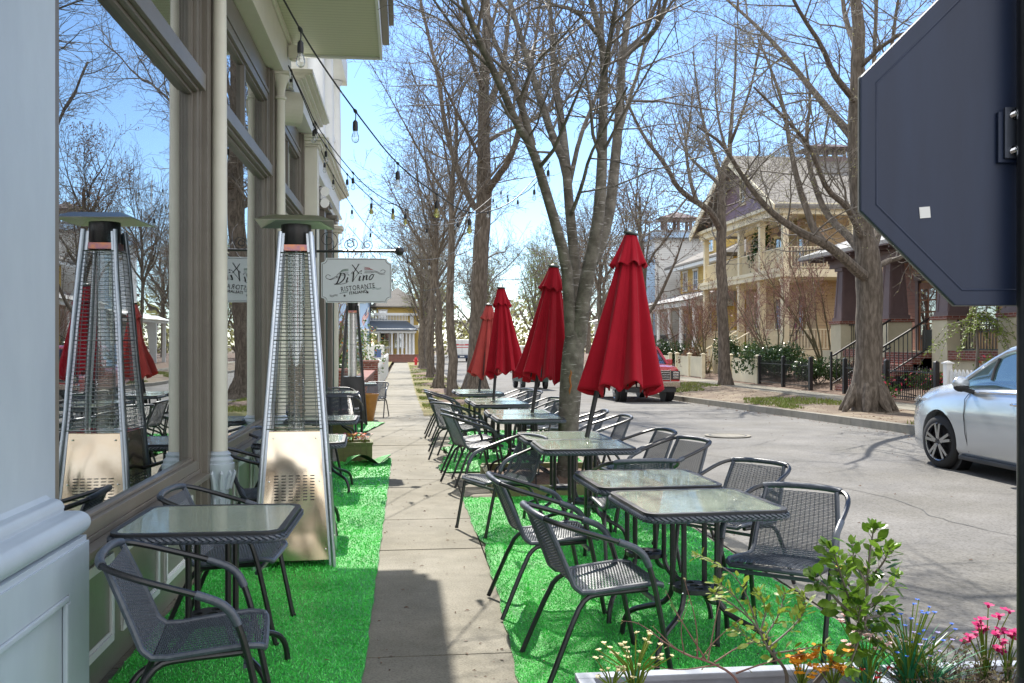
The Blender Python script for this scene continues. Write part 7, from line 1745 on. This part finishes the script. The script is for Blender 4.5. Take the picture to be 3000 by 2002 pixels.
br = [([(1700,1600,3.08),(1690,1550,3.08),(1620,1515,3.05),(1560,1500,3.0),(1500,1440,2.98)],.006,0),([(1620,1515,3.05),(1580,1450,3.02),(1540,1390,3.0)],.003,3),([(1600,1510,3.04),(1600,1430,3.0),(1570,1330,2.98)],.003,3),([(1625,1515,3.05),(1640,1430,3.1),(1660,1350,3.12)],.003,3),([(1590,1508,3.03),(1530,1480,3.05),(1470,1430,3.08),(1430,1425,3.1)],.003,3),([(1640,1520,3.06),(1700,1480,3.1),(1780,1460,3.12)],.003,3),([(1610,1512,3.04),(1640,1470,2.95),(1700,1420,2.9)],.003,2),([(1570,1500,3.0),(1560,1440,2.96),(1580,1380,2.94)],.0025,2),([(1650,1525,3.06),(1560,1540,3.0),(1500,1530,2.98)],.003,2),([(1620,1515,3.05),(1560,1420,3.1),(1530,1360,3.12)],.0025,2),([(1690,1545,3.08),(1760,1520,3.0),(1850,1500,2.95)],.004,3)]
br = [([pp(*q) for q in p], r_, n_) for p, r_, n_ in br]
leafy('bare_azalea', 'leafless shrub with thin brown branching twigs at the left of the planter', pp(1700, 1605, 3.08), br, 'bud', .014, 6, wm='rtwig', w=.4)
# artificial flowers
GF = 'flowers in the front planters'
for nm, lb, px_, py_, z_, n, h, sp_, c, br_, sd, bd in (('cream_flowers','cluster of small cream flowers at the left end of the planter',1458,1590,3.05,20,.17,.11,'cream',.011,1,8),
    ('cream_flowers','few cream flowers just left of the bare twigs',1405,1592,3.02,9,.09,.06,'cream',.010,2,4),
    ('ochre_flowers','bunch of ochre yellow flowers in the right middle of the planter',1838,1592,2.98,10,.12,.05,'yel',.024,3,12),
    ('ochre_flowers','ochre yellow flowers right of the first ochre bunch',1912,1602,2.98,9,.15,.05,'yel',.022,4,9),
    ('blush_flowers','pale pink globe flowers on thin stems below the holly shrub',1990,1596,3.02,16,.23,.11,'blushp',.013,5,26),
    ('red_flower','small red flowers low among blush ones',2010,1590,2.98,3,.08,.05,'redp',.014,12,5),
    ('blue_flowers','spray of small blue flowers over teal blades at the right',2085,1592,3.02,26,.26,.14,'blue',.011,6,44),
    ('lilac_flowers','lilac and pale blue flowers beside the blue spray',2130,1590,3.0,9,.20,.14,'lil',.010,7,20),
    ('magenta_flowers','magenta daisy like flowers by the sign post base',2262,1585,3.05,11,.25,.06,'mag',.022,8,8),
    ('magenta_flowers','magenta flowers leaning against the sign post',2312,1580,2.95,7,.19,.05,'mag',.024,9,8)):
    q = pp(px_, py_, z_); flower_plant(nm, lb, (q.x, q.y, max(.26, q.z)), int(n*1.35), h, sp_*1.15, F_[c], br_*.82, sd, 'blade2' if c in ('blue','lil','blushp','cream','redp') else 'leaf', int(bd*1.5), GF, 6, 2 if c in ('mag','yel','blushp','cream') else 1)
# dry twiggy heather at the right
r = random.Random(8); q = pp(2190, 1590, 3.02); t = thing('heather', 'dry brown twiggy heather with tiny dull leaves at the planter right end', 'shrub', (q.x, q.y, .28)); wd = MB(); lf = MB()
for k in range(120):
    a = r.uniform(0,6.28); d = Vector((math.cos(a)*.9, math.sin(a)*.55, r.uniform(.25,1.2))); P = wander(r, Vector((r.gauss(0,.05),r.gauss(0,.03),0)), d, r.uniform(.12,.27), 4, .25, .02); wd.tube(P, [.0034,.003,.0024,.0018,.0013], 4)
    for j in range(1,5):
        for _ in range(3):
            dd = side_dir(r, d.normalized(), .7); p2 = P[j]+dd*r.uniform(.02,.045); wd.tube([P[j], p2], [.0012,.0008], 3, cap=False)
            for _ in range(2): e = Vector((r.gauss(0,1),r.gauss(0,1),r.gauss(.4,1))).normalized(); x = e.orthogonal().normalized(); s = r.uniform(.012,.022); lf.add([tuple(p2),tuple(p2+e*s*.5+x*s*.25),tuple(p2+e*s),tuple(p2+e*s*.5-x*s*.25)], [(0,1,2,3)])
obj('stem', wd, mat("heather_twig", (.085,.06,.045), .9), t); obj('foliage', lf, leafmat("heather_leaf", (.13,.115,.05), (.22,.18,.09)), t)
# ================================================================== festoon lights
GL = 'strings of festoon bulbs'
M['bulbwarm'] = mat("bulb_lit_glass", (.55,.50,.15), .1, 0, .6, trans=.75)
def festoon(label, pts, bulbs, droop=.0, sz=1.0, lit=()):
    P = smooth_path(pts, 3); t = thing('festoon_string', label, 'string lights', tuple(P[0]), 0, GL); o = P[0]; P = [p-o for p in P]
    mb = MB(); mb.tube(P, .0052*sz, 6); obj('cable', mb, M['cord'], t, True)
    ds = [0]
    for a, b in zip(P, P[1:]): ds.append(ds[-1]+(b-a).length)
    def proj(p):
        q = p+o-Vector((0,0,CAMH)); d_ = q.y*CT+q.x*ST; return 1175+F*(q.x*CT-q.y*ST)/d_
    fr = []
    for bx in bulbs:
        best = min(range(len(P)*8-8), key=lambda i: abs(proj(P[i//8].lerp(P[i//8+1], (i%8)/8))-bx)); i = best//8; fr.append((ds[i]+(ds[i+1]-ds[i])*(best%8)/8)/ds[-1])
    for k, f in enumerate(fr):
        x = f*ds[-1]; i = 0
        while i < len(ds)-2 and ds[i+1] < x: i += 1
        p = P[i].lerp(P[i+1], (x-ds[i])/max(1e-6, ds[i+1]-ds[i])); d = (P[i+1]-P[i]).normalized()
        mb = MB(); mb.tube([p-d*.026*sz, p, p+d*.026*sz], [.007*sz,.012*sz,.007*sz], 8); mb.tube([p, p+Vector((.003,0,-.03*sz)), p+Vector((0,0,-.062*sz))], .0035*sz, 5)
        mb.lathe([(.007*sz,-.055*sz),(.015*sz,-.066*sz),(.0165*sz,-.10*sz),(.0155*sz,-.118*sz)], n=12); s0 = mb
        for j in range(len(mb.v)-48, len(mb.v)): mb.v[j] = (mb.v[j][0]+p.x, mb.v[j][1]+p.y, mb.v[j][2]+p.z)
        so = obj('socket', mb, M['cord'], t, True)
        mb = MB(); mb.lathe([(.012*sz,-.1181*sz),(.015*sz,-.13*sz),(.0225*sz,-.152*sz),(.0235*sz,-.168*sz),(.018*sz,-.184*sz),(.006*sz,-.192*sz)], n=14); mb.v = [(a+p.x, b+p.y, c_+p.z) for a, b, c_ in mb.v]; bo = obj('bulb', mb, M['bulbwarm'] if k in lit else M['bulbglass'], t, True)
        mb = MB(); mb.tube([(p.x-.004,p.y,p.z-.122*sz),(p.x-.006,p.y,p.z-.155*sz),(p.x+.006,p.y,p.z-.155*sz),(p.x+.004,p.y,p.z-.122*sz)], .0012, 4); obj('filament', mb, M['wire'], bo)
A = lambda *q: [at(*w) for w in q]
festoon('nearest festoon string sweeping from the soffit towards the street tree', A((520,-260,3.6),(600,-95,4.2),(690,72,4.9),(750,165,5.3),(815,256,5.75),(913,382,6.9),(1003,447,7.8),(1080,498,8.6),(1175,470,9.3),(1240,395,9.8)), (690,815,913,1003,1078,1238), sz=1.0, lit=(3,4))
festoon('festoon string from the beam end hanging low to the middle trunk', A((662,150,9.7),(700,228,9.9),(726,292,10.1),(812,402,10.6),(860,445,11),(930,483,12),(1000,505,13),(1060,505,14),(1110,470,16),(1150,432,18)), (668,724,810,902,930,1050,1132,1150), lit=(3,4))
festoon('festoon string from the beam end passing behind the hanging sign bulbs', A((662,152,9.7),(698,230,9.9),(724,300,10.1),(765,360,10.4),(797,402,10.8),(850,455,11.5),(905,500,12.5),(980,518,13.5),(1048,515,15),(1120,480,18),(1190,420,22)), (720,748,797,852,980,1120,1165), lit=(3,))
festoon('festoon string from the corner pilaster dropping past the sign bracket', A((724,310,12.4),(740,355,12.6),(765,405,13),(806,472,14),(850,530,15),(905,578,16.5),(960,600,18.5),(1030,590,22),(1090,545,27),(1105,520,31)), (745,765,808,850,935,985,1022,1080))
festoon('farthest festoon string sagging below the sign towards the row of trees', A((800,520,16),(850,580,17.5),(902,640,19),(945,664,21),(990,668,24),(1035,650,27),(1092,600,31)), (862,900,943,1000,1048))
festoon('festoon string from tree to tree above the far umbrellas', A((1110,470,31),(1125,478,25),(1165,445,18),(1185,455,14),(1225,430,11.5),(1262,372,10)), (1140,1166,1188,1226,1258))

# ---- the far wood closing the street
r = random.Random(90); mb = MB(); m2 = MB()
for _ in range(15000):
    x = r.uniform(-45, 60); y = r.uniform(138, 165); top = 7.5+2.5*math.sin(x*.37)+1.5*math.sin(x*1.13+1)
    z = zg(150)+top*(r.random()**.8); d = Vector((r.gauss(0,1), r.gauss(0,1), r.gauss(0,1))).normalized(); u_ = d.orthogonal().normalized(); v_ = d.cross(u_); s = r.uniform(.18,.5); p = Vector((x,y,z))
    (mb if r.random() < .55 else m2).add([tuple(p-u_*s),tuple(p+v_*s*.6),tuple(p+u_*s),tuple(p-v_*s*.6)], [(0,1,2,3)])
o = tag(obj('far_wood', mb, M['bud']), 'hazy pale green wood closing the far end of the street', 'wood', kind='stuff')
obj('undergrowth', m2, M['twig'], o)

# ---- bits of dry leaf and twig lying about
r = random.Random(17); mb = MB()
def bit(x, y, z, s):
    a = r.uniform(0, 6.28); c, n_ = math.cos(a)*s, math.sin(a)*s; k = r.uniform(.2,.5); h = s*r.uniform(.1,.5)
    mb.add([(x-c,y-n_,z+.003),(x-n_*k,y+c*k,z+.003+h),(x+c,y+n_,z+.003),(x+n_*k,y-c*k,z+.003+h*.3)], [(0,1,2,3)])
for _ in range(260): bit(r.uniform(-.15,.52), r.uniform(3,20), .002, r.uniform(.006,.018))
for _ in range(420):
    y = r.uniform(3, 28); bit(2.5+abs(r.gauss(0,.22)), y, zg(y)-.148, r.uniform(.010,.028))
for _ in range(420):
    y = r.uniform(9, 34); bit(9.0-abs(r.gauss(0,.25)), y, zg(y)-.148, r.uniform(.012,.034))
for _ in range(160):
    y = r.uniform(4, 30); bit(r.uniform(2.6,8.8), y, zg(y)-.148, r.uniform(.010,.024))
for _ in range(90): bit(r.uniform(-1.15,-.2), r.uniform(2.8,9), .022, r.uniform(.006,.015))
for _ in range(110): bit(r.uniform(.6,2.2), r.uniform(3.2,9), .022, r.uniform(.006,.015))
for _ in range(700):
    y = r.uniform(14, 36); x = r.uniform(9.2, 11.4); bit(x, y, zg(y)+vz(x,y)-.004, r.uniform(.015,.04))
tag(obj('leaf_litter', mb, M['dead']), 'dry leaf crumbs scattered over pavement, turf, verge and gutter', 'leaf litter', kind='stuff')
# cracks sealed with dark tar
mb = MB()
for k, (x0, y0, x1_, y1_) in enumerate(((3.6,5.0,7.8,9.5),(7.8,9.5,8.9,15.0),(3.0,13.0,8.4,17.0),(5.2,7.2,4.4,13.6))):
    n = 40; pts = []
    for i in range(n+1):
        f = i/n; pts.append((x0+(x1_-x0)*f+.14*math.sin(f*13+k)+r.gauss(0,.02), y0+(y1_-y0)*f+.1*math.sin(f*17+k*2)+r.gauss(0,.03)))
    for (a, b), (c, d) in zip(pts, pts[1:]):
        wv_ = .004+.005*r.random(); mb.add([(a-wv_,b,zg(b)-.1462),(a+wv_,b,zg(b)-.1462),(c+wv_,d,zg(d)-.1462),(c-wv_,d,zg(d)-.1462)], [(0,1,2,3)])
struct('road_crack', mb, mat("tar_crack", (.06,.06,.062), .8))
